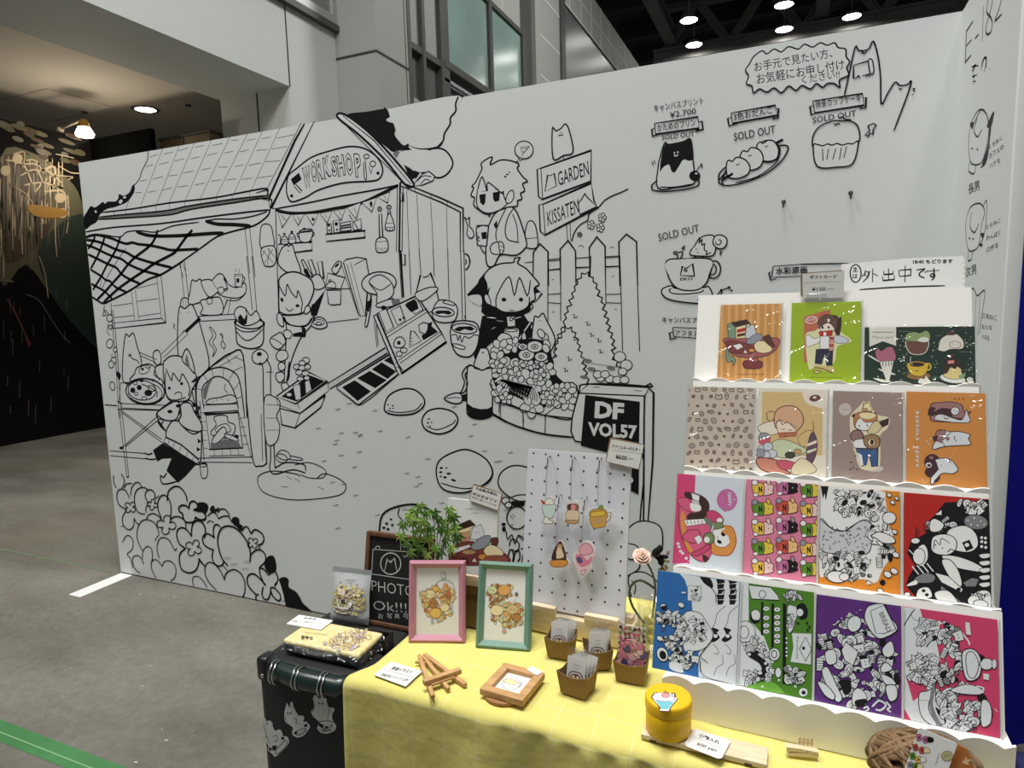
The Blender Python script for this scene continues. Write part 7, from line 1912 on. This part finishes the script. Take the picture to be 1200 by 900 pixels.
ordn = ['front', 'second', 'third', 'backmost']
def names(where): return [f'{o_} clear packet with an acrylic key ring in the {where}' for o_ in ordn]
b1 = kraft_box((671, 816), .0415, .036, .038, -9, 'kraft paper box nearest the table edge, in front of two others'); M1 = Matrix.Translation(b1.location) @ Matrix.Rotation(math.radians(-9), 4, 'Z')
packets(M1, 4, .032, .064, 12, names('front kraft box'), .003, .002, .006, .0062, 1)
b2 = kraft_box((655, 772), .040, .034, .038, 4, 'left kraft paper box of key ring packets, below the pegboard'); M2 = Matrix.Translation(b2.location) @ Matrix.Rotation(math.radians(4), 4, 'Z')
packets(M2, 4, .031, .066, 14, names('left kraft box'), .003, .0, .006, .0058, 2)
b3 = kraft_box((702, 785), .038, .034, .037, 24, 'middle kraft paper box, turned, behind the front box'); M3 = Matrix.Translation(b3.location) @ Matrix.Rotation(math.radians(24), 4, 'Z')
packets(M3, 4, .030, .066, 12, names('middle kraft box'), .003, .0, .006, .0058, 3, -14)
b4 = kraft_box((738, 801), .043, .038, .037, 3, 'right kraft paper box with a pink charm bag, beside the postcard stand'); M4 = Matrix.Translation(b4.location) @ Matrix.Rotation(math.radians(3), 4, 'Z')
M = M4 @ frame((-.021, .006, .003), 0, 6); t = empty('charm_bag', 'clear bag holding a pink acrylic charm and a pinwheel-patterned card in the right kraft box', 'bag', M=M)
mb = MB(); mb.prism(rrect(.044, .084, .002), .004, .005, C('pinwheel_card', (226, 220, 214))); A = Art(lambda x, y: (x*.044, y*.084), .0038, mb, 1e-5)
for r in range(5):
    for c in range(3):
        x, y = .17+c*.33, .1+r*.2
        for k in range(4): a = k*math.pi/2+.3; A.fill([(x, y), (x+.2*math.cos(a), y+.115*math.sin(a)), (x+.2*math.cos(a+.8), y+.115*math.sin(a+.8))], (C('berry_pink', (0, 0, 0)), C('plum_line', (0, 0, 0)), C('olive_leaf', (132, 140, 80)), C('wine', (0, 0, 0)))[(k+r+c) % 4], False)
mb.build('backing_card', t, fix=False)
mb = MB(); PCH = C('pink_acrylic', (206, 128, 150)); outl = [(.006, .004), (.037, .006), (.042, .034), (.037, .056), (.022, .064), (.007, .056), (.002, .03)]; mb.prism(cr(outl, 4, True), 0, .003, PCH)
A = Art(lambda x, y: (x, y), -2e-4, mb, 1e-5); wash(A, outl, 34, .008, 120, [C('pk1', (232, 172, 190)), C('pk2', (214, 128, 156)), C('pk3', (236, 196, 200)), C('pk4', (86, 84, 128))], .0006, C('plum_line', (0, 0, 0))); mb.build('charm', t, fix=False)
mb = MB(); n = 10; vs = []; R = random.Random(4)
for s_ in (-1, 1):
    for j in range(n+1):
        for i in range(n+1): u, v = i/n, j/n; vs.append((-.002+.05*u+R.uniform(-.0006, .0006), .0025+s_*.007*math.sin(math.pi*u)*(1-v*.8)+R.uniform(-.0006, .0006), .098*v))
mb.add(vs, [(s_*(n+1)**2+j*(n+1)+i, s_*(n+1)**2+j*(n+1)+i+1, s_*(n+1)**2+(j+1)*(n+1)+i+1, s_*(n+1)**2+(j+1)*(n+1)+i) for s_ in (0, 1) for j in range(n) for i in range(n)], PKF, True); mb.build('bag_film', t)
# ---- round yellow tin on a slat, price card
q = [gz(*p, TZ+.008) for p in ((751, 862), (893, 897), (893, 875), (758, 851))]
ex = (Vector(q[1])-Vector(q[0])).normalized(); ey = Vector((-ex.y, ex.x, 0)); MW = Matrix(((ex.x, ey.x, 0, q[0][0]), (ex.y, ey.y, 0, q[0][1]), (0, 0, 1, TZ+.0035), (0, 0, 0, 1)))
mb = MB(); mb.box((0, 0, 0), (.162, .036, .007), WPALE, bev=.0008)
for x in (.012, .135): mb.box((x, -.0004, 0), (x+.009, .004, .0022), DKB)
prop(mb.build('wooden_slat', None, MW), 'pale pine slat lying on the yellow cloth under the round yellow tin', 'wood slat')
cT = MW @ Vector((.033, .024, .0071)); t = empty('round_tin', 'round yellow tin with a parfait printed on its lid, on the pine slat', 'tin', tuple(cT))
YT = C('tin_mustard', (243, 192, 22)); mb = MB(); mb.lathe([(0, 0), (.029, 0), (.0308, .002), (.0308, .036), (.0298, .037), (0, .037)], YT, n=56); mb.build('body', t)
mb = MB(); mb.lathe([(.0315, .034), (.0318, .0355), (.0318, .047), (.0308, .0495), (.029, .0505), (0, .0505)], YT, n=56); lid = mb.build('lid', t)
Zl = (720, 770, 5.0); MLD = Matrix.Translation(cT) @ Matrix(((1, 0, 0, 0), (0, 0, 1, 0), (0, -1, 0, .0506), (0, 0, 0, 1))); A = Art(Trace(MLD).at(Zl), -1e-4, step=2e-6)
A.shape(P('215,235 235,208 280,212 300,205 330,215 355,212 358,235 372,245 330,295 320,318 262,316 270,300'), CARDW, 4, DKB, False); A.fill(P('240,252 350,262 325,295 312,308 275,305'), C('soda_blue', (120, 190, 200)), False); A.shape(P('222,235 245,212 300,210 345,220 350,250 300,260 240,250'), CARDW, 2.5, DKB); A.ell(300, 225, 24, 14, 0, C('rose_light', (0, 0, 0)), 2.5, DKB); A.ell(345, 222, 8, 14, 10, None, 3, DKB); A.stroke(P('295,205 300,195 306,208'), 2.5, RED)
A.mb.build('print', lid, Matrix(((1, 0, 0, 0), (0, 0, 1, 0), (0, -1, 0, .0506), (0, 0, 0, 1))), fix=False)
q = [gz(*p, TZ+.0135) for p in ((801, 872), (845, 889), (857.5, 868), (813, 853))]
tg = tag_art(Zl, [(403, 505), (622, 600), (688, 492), (465, 415)], [('小物入れ', (490, 468), (612, 515), (500, 445), .03), ('600 yen', (478, 520), (592, 562), (490, 498), .02)], ['470,468 622,535'])
flat_card('price_card', q, TZ+.0118, .0012, TAGF, TAGB, tg, 'rounded price card for 600 yen lying on the pine slat beside the yellow tin', 'price card', 'price tags', .006, 3)
# ---- small wooden clothes peg holding a tiny fence
pc = Vector(gz(940, 888, TZ)); t = empty('clothes_peg', 'small wooden clothes peg on the yellow cloth in front of the postcard stand', 'clothes peg', (pc.x, pc.y, TZ+.004), math.radians(12))
mb = MB(); mb.prism([(-.019, 0), (.019, .001), (.019, .0045), (.002, .006), (-.019, .0035)], -.0045, .0045, WPALE); mb.build('jaw', t); mb = MB(); mb.prism([(-.019, .0055), (-.002, .007), (.019, .0055), (.019, .009), (-.004, .0115), (-.021, .012)], -.0045, .0045, WPALE); mb.build('jaw', t)
mb = MB(); mb.tube([(.003+.0028*math.cos(a), -.0052+.0013*a/3, .0062+.0028*math.sin(a)) for a in [k*.5 for k in range(26)]], .0006, RIVET, 6); mb.build('spring', t)
mb = MB()
for k in range(4): mb.prism([(-.004+k*.005, .011), (-.0012+k*.005, .011), (-.0012+k*.005, .0215), (-.0026+k*.005, .0235), (-.004+k*.005, .0215)], .004, .0052, WPALE)
mb.box((-.005, .0052, .0135), (.0145, .006, .015), WPALE); mb.box((-.005, .0052, .018), (.0145, .006, .0195), WPALE); mb.build('fence_charm', t)
# ---- woven vine ball with a leaning catalogue card
VC = Vector((.156, -1.331, TZ+.040)); t = empty('vine_ball', 'brown woven vine ball at the front right of the table', 'vine ball', (VC.x, VC.y, TZ+.004)); VB = [wood('vine_a', (112, 88, 60), (140, 112, 80), (20, 20, 20)), wood('vine_b', (92, 70, 46), (118, 92, 64), (20, 20, 20))]
R = random.Random(12); off = VC-Vector(t.location); mb = MB(); SX, SYY, SZ = 1.02, .74, .6; sq = lambda v: off+Vector((v.x*SX, v.y*SYY, v.z*SZ)); mb.ball(off, (.05*SX, .05*SYY, .05*SZ), VB[1], 24, 16)
for k in range(52):
    n_ = Vector((R.gauss(0, 1), R.gauss(0, 1), R.gauss(0, 1))).normalized(); a = n_.orthogonal().normalized(); b = n_.cross(a); rr = .060-R.uniform(0, .005); h_ = R.uniform(-.6, .6); ph = R.uniform(0, 6)
    mb.tube([sq((a*math.cos(s_)+b*math.sin(s_))*rr*math.sqrt(1-h_*h_)+n_*rr*h_+n_*.003*math.sin(3*s_+ph)) for s_ in [i*2*math.pi/36 for i in range(36)]], R.uniform(.0022, .0034), VB[k % 2], 6, close=True)
mb.build('weave', t)
Zm = (1000, 840, 6.0)
MV_ = frame((.13, -1.385, TZ+.006), 0, 9) @ Matrix.Rotation(math.radians(15), 4, 'Y')
T = Trace(MV_).at(Zm); tl, tr = T(465, 74), T(735, 186); cw, chh = tr[0]-tl[0], .088
MV2 = MV_ @ Matrix.Translation((tl[0], 0, tl[1]-chh))
def vart(A_):
    A_.T = A_.T.at(Zm)
    for k, (x, y) in enumerate(((465, 145), (510, 160), (440, 215), (485, 235), (420, 275), (460, 300), (405, 340), (440, 350))):
        c = (C('mauve_cup', (0, 0, 0)), C('mauve_cup', (0, 0, 0)), C('tomato', (0, 0, 0)), C('tomato', (0, 0, 0)), GRN, C('bun_gold', (0, 0, 0)), GRY, GRN)[k]; A_.shape([(x-22, y-16), (x+10, y-22), (x+14, y+18), (x-16, y+22)], c, 3, DKB); A_.text('N', (x-10, y+10), (x+4, y+10), (x-10, y-10), INK, .06)
        if k % 2: A_.shape([(x+14, y-18), (x+48, y-12), (x+52, y+14), (x+14, y+18)], (INK, CREAM, CARDW, CREAM)[k//2], 3, DKB)
    A_.ell(660, 275, 42, 36, 0, C('seal_olive', (190, 186, 140)), 3, LINEB); A_.stroke(P('635,285 660,272 685,270'), 4, LINEB); A_.text('works list', (600, 250), (575, 330), (612, 254), MID)
plate('catalogue_card', MV2, cw, chh, .0008, CARDW, PAPER, .002, vart, 'small white catalogue card with rows of cups, tucked against the vine ball', 'card')
MV3 = MV_ @ Matrix.Translation((0, .004, 0)); T = Trace(MV3).at(Zm); mb = MB(); mb.prism([T(*p) for p in P('700,195 738,198 765,212 800,232 806,262 832,285 822,318 845,345 850,420 660,420 680,300')], 0, .0006, C('card_burnt', (180, 110, 50)))
A = Art(T, -2e-4, mb, 2e-6); A.fill(P('760,322 785,295 792,272 800,298 832,300 808,320 814,342 788,332'), C('sand_star', (226, 190, 140)), False); prop(mb.build('paper_scrap', None, MV3, fix=False), 'torn burnt-orange paper scrap with a pale star, behind the white catalogue card', 'paper')
# ---- pegboard of key rings on a pine stand
MP_ = frame((-.4600, -1.1140, TZ+.044), -2.2, 10)
PW_, PH_ = .1995, .291
t = empty('pegboard', 'white perforated pegboard of key rings on a pine stand, behind the kraft boxes', 'pegboard', M=frame((-.4600, -1.1140, TZ+.0035), -2.2))
ML0 = Matrix.Translation((0, 0, .0405)) @ Matrix.Rotation(math.radians(-10), 4, 'X')
PEG = mat('pegboard_white', srgb(222, 224, 232), .55, noise=(90, .02)); HOLE = mat('peg_hole', srgb(34, 36, 40), .8)
mb = MB(); mb.prism(rrect(PW_, PH_, .002), 0, .005, PEG); A = Art(lambda x, y: (x, y), -2e-4, mb, 2e-6)
for i in range(8):
    for j in range(12): A.ell(.0115+i*.0252, .0065+j*.0252, .0019, .0019, 0, HOLE, n=12)
mb.build('board', t, ML0, fix=False)
mb = MB(); mb.box((-.012, -.012, 0), (.215, .052, .036), WPALE, bev=.001); mb.build('base', t); mb = MB(); mb.box((-.008, .012, .036), (.21, .03, .048), WPALE, bev=.001); mb.build('rail', t)
for x in (.012, .130):
    mb = MB(); mb.box((x, -.014, .034), (x+.062, -.0015, .051), WPALE, bev=.0012); mb.build('clamp_block', t)
T = Trace(MP_); Zn = (600, 500, 4.09)
HK_S = mat('steel_hook', srgb(150, 150, 152), .25, .95); CHN = mat('chain_steel', srgb(176, 176, 178), .3, .9); ACR = mat('clear_acrylic_rim', srgb(226, 224, 222), .15, spec=.7)
charms = [
 ((185, 150), (178, 345), 'glass of pale soda key ring with a cherry, hanging top left on the pegboard', P('135,345 150,350 170,340 185,335 195,345 212,335 205,360 198,430 210,455 190,470 160,470 145,455 155,430 145,375'), [('o', 'cream_soda', (206, 226, 222), '148,372 208,372 198,432 160,432', 1), ('o', 'ice_white', (236, 236, 226), '158,372 165,350 185,342 198,355 200,372', 1), ('f', 'print_red', 0, '138,348 150,355 162,368 150,370', 0), ('o', 'ice_white', 0, '155,440 170,430 180,448 200,452 190,464 155,462', 1)]),
 ((302, 155), (297, 345), 'brown iced drink key ring hanging top middle on the pegboard', P('262,360 275,355 285,362 300,352 318,358 340,345 345,355 318,372 322,410 325,445 310,470 265,465 250,450 258,420 265,400'), [('f', 'charm_mocha', (146, 104, 84), '268,372 318,372 316,402 270,402', 0), ('f', 'print_dark_brown', 0, '272,375 300,375 298,398 275,398', 0), ('o', 'charm_cream', (226, 206, 176), '266,402 318,404 322,440 300,455 262,445', 1), ('o', 'print_tan', 0, '258,448 320,450 308,464 268,462', 1), ('f', 'rose_light', 0, '285,375 305,378 302,398 285,396', 0)]),
 ((430, 160), (425, 365), 'yellow mug key ring hanging top right on the pegboard', P('372,400 390,392 412,392 415,378 440,372 445,392 460,400 480,402 482,425 468,455 445,465 430,488 390,488 372,470'), [('o', 'mug_amber', (214, 166, 76), '376,405 450,398 452,470 430,482 385,480', 1), ('o', 'bun_gold', 0, '382,410 445,404 440,425 385,430', 0), ('o', 'ice_white', 0, '454,415 474,412 470,440 452,455 454,440 464,425', 1), ('f', 'print_tan', 0, '395,440 440,436 430,465 392,462', 0), ('o', 'leaf_light', (112, 176, 60), '418,392 422,378 436,378 434,394', 1)]),
 ((238, 335), (228, 545), 'tower-of-sweets key ring hanging lower left on the pegboard', P('212,580 220,550 235,545 245,560 258,610 268,640 278,650 270,665 255,678 195,680 180,655 175,640 190,632 198,605'), [('f', 'print_brown', 0, '198,600 222,555 242,555 262,640 195,640', 0), ('o', 'charm_cream', 0, '215,590 230,560 242,590 250,625 210,630', 1), ('o', 'print_orange', 0, '186,642 266,640 256,668 196,670', 1), ('f', 'print_dark_brown', 0, '196,605 212,600 212,635 194,635', 0), ('f', 'print_tan', 0, '222,565 240,566 240,578 220,578', 0)]),
 ((360, 345), (350, 548), 'translucent pink child key ring hanging lower right on the pegboard', P('330,560 355,545 385,560 400,590 395,620 380,650 388,670 370,690 350,715 325,715 318,690 300,650 290,625 300,600 315,590'), [('f', 'pk3', 0, '332,560 380,560 395,600 380,660 350,700 325,700 305,640 310,600', 0), ('o', 'pk1', 0, '325,580 345,560 375,565 388,595 370,612 330,610', 1), ('f', 'pk2', 0, '305,620 335,612 360,640 385,620 375,655 330,670', 0), ('f', 'pk4', 0, '310,630 330,625 340,650 318,652', 0), ('o', 'pk3', 0, '335,690 355,685 345,708 330,706', 1)])]
for hp, ap, lb, outl, parts in charms:
    T2 = T.at(Zn); hx_, hz_ = T2(*hp); hz_ += .003; ax, az = T2(*ap)
    mb = MB(); mb.tube([ML0 @ Vector((hx_, .002, hz_)), ML0 @ Vector((hx_, -.012, hz_)), ML0 @ Vector((hx_, -.0135, hz_-.003)), ML0 @ Vector((hx_-.0003, -.013, hz_-.017)), ML0 @ Vector((hx_-.0003, -.014, hz_-.020)), ML0 @ Vector((hx_-.0003, -.018, hz_-.020)), ML0 @ Vector((hx_-.0003, -.019, hz_-.015))], .0011, HK_S, 8); mb.build('hook', t)
    r = empty('key_ring', lb, 'key ring', M=MP_ @ Matrix.Translation((ax, -.016, az)), group='acrylic key rings on the pegboard')
    dx, dz = hx_-ax, hz_-.02-az
    mb = MB(); L = math.hypot(dx, dz); n = max(6, int(L/.0021))
    for k in range(n): u = (k+.5)/n; mb.ball((dx*u+.0006*math.sin(k*2.1), 0, dz*u), (.0009, .0009, .00125), CHN, 8, 6)
    mb.build('chain', r); mb = MB(); mb.tube([(dx+.0022*math.cos(a), .0, dz+.001+.0035*math.sin(a)) for a in [k*2*math.pi/14 for k in range(14)]], .0005, CHN, 6, close=True); mb.build('ring', r); mb = MB(); mb.tube([(.0018*math.cos(a), 0, -.001+.002*math.sin(a)) for a in [k*2*math.pi/12 for k in range(12)]], .0005, CHN, 6, close=True); mb.build('jump_ring', r)
    TL = Trace(MP_ @ Matrix.Translation((ax, -.016, az))).at(Zn); mb = MB(); pl = [TL(*p) for p in cr(outl, 3, True)]; mb.prism(pl, -.0012, .0012, ACR); A = Art(TL, -.0014, mb, 4e-6)
    cx = sum(p[0] for p in outl)/len(outl); cz = sum(p[1] for p in outl)/len(outl)
    for kd, nm, rgb, pts, lw in parts:
        m_ = C(nm, rgb or (200, 200, 200))
        A.shape(P(pts), m_, 2.2, DKB) if kd == 'o' else A.fill(P(pts), m_)
    mb.build('charm', r, fix=False)
T2 = T.at(Zn); MT_ = MP_ @ Matrix.Translation((0, -.006, 0)); T3 = Trace(MT_).at(Zn)
qa = [T3(447, 170), T3(610, 208), T3(636, 85), T3(472, 54)]; ang = math.degrees(math.atan2(qa[1][1]-qa[0][1], qa[1][0]-qa[0][0])); w_ = math.dist(qa[0], qa[1]); h_ = math.dist(qa[1], qa[2])
M = MT_ @ Matrix.Translation((qa[0][0], 0, qa[0][1])) @ Matrix.Rotation(math.radians(-ang), 4, 'Y')
tg = tag_art(Zn, [(447, 170), (610, 208), (636, 85), (472, 54)], [('アクリルキーホルダー', (478, 104), (615, 122), (480, 84), .03), ('¥600', (495, 155), (550, 163), (498, 133), .03), ('yen', (555, 162), (582, 165), (555, 150), .0)], ['475,112 622,130'])
plate('price_tag', M, w_, h_, .0012, TAGB, TAGB, .004, tg, 'rounded price tag reading 600 yen on the upper right corner of the pegboard', 'price tag', 'price tags')
# ---- art book standing in an open kraft box, with a tag
MB_ = frame((-.6120, -1.120, TZ+.012), 1.5, 10)
T = Trace(MB_); Zo = (520, 570, 6.0)
q = [T(531, 690), T(588, 695), T(583, 600), T(525, 583.5)]; bw, bh = .1085, .2095
xl_ = q[3][0]; bh = q[3][1]
M = MB_ @ Matrix.Translation((xl_, 0, 0)); t = empty('art_book', 'white-covered art book with a pile of sweets on the cover, standing behind the photo frames', 'book', M=M)
mb = MB(); mb.prism([(0, 0), (bw, 0), (bw, bh-.002), (0, bh)], 0, .0006, CARDW); A = Art(Trace(M).at(Zo), -1.5e-4, mb, 2.5e-6)
A.text('Sweets Collection', (155, 162), (292, 165), (155, 152), MID); A.text('works', (203, 190), (246, 192), (203, 180), MID)
A.shape(P('60,420 180,395 190,430 60,460'), RED, 3, DKB, False); A.shape(P('55,290 70,280 105,310 100,415 60,395'), MINT, 4, DKB, False); A.shape(P('68,285 185,235 222,268 105,310'), DKB, 4, DKB, False); A.shape(P('105,310 222,268 190,300 180,400 100,415'), CREAM, 4, DKB, False); A.fill(P('118,325 185,310 180,345 115,350'), TAN, False); A.fill(P('112,355 182,345 175,390 112,400'), C('salmon_bowl', (0, 0, 0)), False)
A.shape(P('190,360 210,280 225,285 255,268 265,275 285,345 250,370 195,372'), C('ghost_white', (0, 0, 0)), 3.5, DKB); A.shape(P('60,420 200,385 240,430 300,440 430,470 445,545 70,545'), C('wine', (0, 0, 0)), 4, DKB); A.fill(P('65,440 180,410 190,425 75,470'), CARDW, False); A.shape(P('190,420 260,360 320,345 332,380 290,430 220,448'), GRY, 4, DKB); A.shape(P('330,370 380,360 380,410 345,420'), C('print_brown', (0, 0, 0)), 3, DKB); A.shape(P('280,450 330,410 400,440 420,480 370,495 310,490'), CREAM, 4, DKB); A.ell(178, 462, 48, 18, 0, TAN, 3, DKB); A.ell(275, 495, 32, 20, 0, ORG, 3, DKB); A.shape(P('300,490 430,490 440,540 300,540'), C('berry_brown', (150, 84, 70)), 3, DKB); A.shape(P('198,530 215,500 235,532'), CARDW, 3, DKB, False); A.shape(P('120,505 160,500 180,540 130,545'), DKB, 2, DKB, False); A.ell(228, 325, 3, 4, 0, DKB); A.ell(245, 325, 3, 4, 0, DKB)
mb.build('cover', t, fix=False); mb = MB(); mb.box((.0005, .0007, .0005), (bw-.0005, .0078, bh-.003), PAPER); mb.build('pages', t); mb = MB(); mb.prism([(0, 0), (bw, 0), (bw, bh-.002), (0, bh)], .0078, .0086, CARDW); mb.build('back_cover', t)
M2 = MB_ @ Matrix.Translation((0, -.004, 0)); T3 = Trace(M2).at(Zo); qa = [T3(177, 100), T3(385, 175), T3(412, 50), T3(205, -15)]; ang = math.degrees(math.atan2(qa[1][1]-qa[0][1], qa[1][0]-qa[0][0])); w_ = math.dist(qa[0], qa[1]); h_ = math.dist(qa[1], qa[2])
tg = tag_art(Zo, [(177, 100), (385, 175), (412, 50), (205, -15)], [('作品集(非売品)', (222, 25), (375, 72), (228, 2), .03), ('表紙見本です', (198, 58), (372, 118), (203, 42), .02), ('お手に取ってどうぞ', (198, 82), (370, 145), (202, 66), .02)], ['200,40 385,100'])
plate('info_tag', M2 @ Matrix.Translation((qa[0][0], 0, qa[0][1])) @ Matrix.Rotation(math.radians(-ang), 4, 'Y'), w_, h_, .0012, TAGB, TAGB, .004, tg, 'rounded grey tag clipped to the top right corner of the art book', 'tag', 'information cards')
r = empty('display_box', 'brown kraft display box holding the art book, half hidden by the photo frames', 'box', (-.5575, -1.1255, TZ+.0035), math.radians(2))
mb = MB(); mb.box((-.064, -.030, 0), (.064, .038, .004), KRAFT); mb.box((-.064, -.032, 0), (.064, -.030, .086), KRAFT); mb.box((-.066, -.032, 0), (-.064, .04, .07), KRAFT); mb.box((.064, -.032, 0), (.066, .04, .07), KRAFT); mb.box((-.064, .038, 0), (.064, .04, .11), KRAFT); mb.build('body', r); mb = MB(); mb.box((-.05, -.037, .084), (.056, -.032, .104), WPALE, bev=.001); mb.build('front_bar', r); mb = MB(); mb.box((-.06, -.0355, .06), (.06, -.032, .064), wood('walnut', (0, 0, 0), (0, 0, 0))); mb.build('edge_strip', r)
# ---- potted maple
t = empty('maple_plant', 'small green maple plant rising behind the pink photo frame', 'plant', (-.640, -1.125, TZ+.003))
LF = [C('maple_leaf', (98, 136, 54)), C('maple_leaf_light', (128, 162, 72)), C('maple_leaf_dark', (66, 102, 40))]
mb = MB(); mb.lathe([(0, 0), (.016, 0), (.021, .05), (.019, .05), (.017, .044), (0, .044)], mat('terracotta_pot', srgb(150, 92, 66), .8), n=28); mb.build('pot', t)
R = random.Random(17); stem = MB(); lv = []; STM = C('twig_green', (96, 92, 52)); Tm = lambda px, py, y: (lambda r_: CAM+r_*((y-CAM[1])/r_[1]))((px-600)*CR-(py-450)*CU+FPX*CF)
base = Vector((0, 0, .044))
tips = [(492, 592), (480, 604), (508, 600), (472, 614), (496, 610), (517, 618), (528, 603), (533, 616), (522, 632), (486, 622), (502, 628), (476, 634), (510, 640), (529, 640), (492, 640), (484, 612), (524, 622), (536, 628), (500, 600), (470, 626), (514, 608), (488, 632), (526, 596), (504, 618), (480, 645), (500, 648), (516, 646), (494, 620), (520, 610), (531, 606), (486, 598)]
def maple_leaf(p, d, n_, size, m_):
    sx = d.cross(n_).normalized(); nn = sx.cross(d); vs = [tuple(p)]; prof = [(-2.5, .30), (-2.25, .55), (-1.9, .36), (-1.35, .86), (-.98, .40), (-.62, .98), (-.33, .42), (0, 1.12), (.33, .42), (.62, .98), (.98, .40), (1.35, .86), (1.9, .36), (2.25, .55), (2.5, .30)]
    for a, rr in prof: w2 = d*math.cos(a)*rr*size+sx*math.sin(a)*rr*size; vs.append(tuple(p+w2-nn*(.28*size*rr*rr)))
    lm_ = MB(); lm_.add(vs, [(0, j, j+1) for j in range(1, len(prof))], m_); return lm_
for k, (px, py) in enumerate(tips):
    p = Vector(Tm(px, py, t.location.y+(R.uniform(-.065, -.05) if px < 512 else R.uniform(-.03, .02))))-Vector(t.location); m_ = base.lerp(p, .6)+Vector((R.uniform(-.006, .006), R.uniform(-.006, .006), .01))
    if k % 2 == 0: stem.tube(cr([tuple(base), tuple(base.lerp(p, .3)+Vector((R.uniform(-.004, .004), 0, .006))), tuple(m_), tuple(p)], 3), [.0009]*9+[.0005], STM, 6)
    d = Vector((R.uniform(-.5, .5), -.35+R.uniform(-.2, .2), -.9)).normalized(); n_ = Vector((R.uniform(-.35, .35), -1, .25)).normalized()
    lv.append(maple_leaf(p, d, n_, R.uniform(.017, .023), LF[k % 3]))
stem.build('stem', t)
for l_ in lv: l_.build('leaf', t, fix=False)
# ---- glass vase with a pale ranunculus and dried stems
vb = Vector((-.215, -1.120, TZ+.003)); t = empty('flower_vase', 'glass vase with one pale pink flower and a black bloom beside the postcard stand', 'vase', tuple(vb))
mb = MB(); mb.lathe([(0, 0), (.022, 0), (.024, .002), (.024, .09), (.0225, .09), (.0225, .003), (0, .003)], film('clear_glass', .16, .03), n=32); mb.build('glass', t)
mb = MB(); R = random.Random(6)
for k in range(40): a, rr, zz = R.uniform(0, 6.28), R.uniform(0, .016), R.uniform(.008, .055); mb.ball((rr*math.cos(a), rr*math.sin(a), zz), R.uniform(.004, .007), C('moss_yellow' if k % 2 else 'moss_green', (176, 160, 60) if k % 2 else (126, 128, 60)), 8, 6)
mb.build('moss', t)
fp = lambda px, py, y: Vector(Tm(px, py, y))-vb
fl = fp(752, 653, -1.125); mb = MB(); mb.tube(cr([(0, 0, .02), (.004, 0, .07), tuple(fp(768, 690, -1.122)), tuple(fp(763, 668, -1.124)), tuple(fl)], 4), .0018, C('stem_green', (74, 92, 60)), 8); mb.tube(cr([(.004, 0, .03), tuple(fp(742, 712, -1.12)), tuple(fp(738, 690, -1.12)), tuple(fp(750, 680, -1.122)), tuple(fp(768, 690, -1.122))], 4), .0022, C('stem_green', (0, 0, 0)), 8)
mb.tube(cr([(.006, 0, .05), tuple(fp(772, 690, -1.115)), tuple(fp(776, 660, -1.115))], 4), .0014, C('stem_green', (0, 0, 0)), 6); mb.build('stem', t)
PT = C('petal_blush', (236, 206, 188)); hd = None
for ring, (nn, rr, tilt) in enumerate(((7, .0135, .35), (6, .0105, .75), (5, .007, 1.1), (3, .004, 1.4))):
    for k in range(nn):
        a = k*2*math.pi/nn+ring*.5; pm = MB(); M_ = Matrix.Translation(fl) @ Matrix.Rotation(math.radians(20), 4, 'Y') @ Matrix.Rotation(math.radians(35), 4, 'X') @ Matrix.Rotation(a, 4, 'Z') @ Matrix.Translation((rr*.62, 0, ring*.0022)) @ Matrix.Rotation(-tilt, 4, 'Y'); pm.ball((0, 0, 0), (.0085-.001*ring, .0095-.0012*ring, .0016), PT, 12, 8, M_); pm.build('petal', t)
bk = fp(771, 650, -1.12); mb = MB(); BLKF = mat('black_dried_bloom', srgb(18, 16, 18), .9)
for k in range(9): a = k*.7; mb.ball(tuple(bk+Vector((.005*math.cos(a), .004*math.sin(a), -.012+.003*k))), (.0055, .0045, .0065), BLKF, 10, 7)
mb.ball(tuple(bk+Vector((.011, 0, -.002))), (.007, .004, .0035), BLKF, 10, 7); mb.build('black_bloom', t)
mb = MB(); bd = fp(776, 655, -1.115)
for k in range(26): mb.ball(tuple(bd+Vector((R.uniform(-.006, .01), R.uniform(-.006, .006), R.uniform(-.02, .014)))), (.0022, .0015, .003), C('dried_bud', (176, 170, 120)) if k % 3 else C('dried_bud_rust', (150, 110, 90)), 7, 5)
mb.build('dried_buds', t)
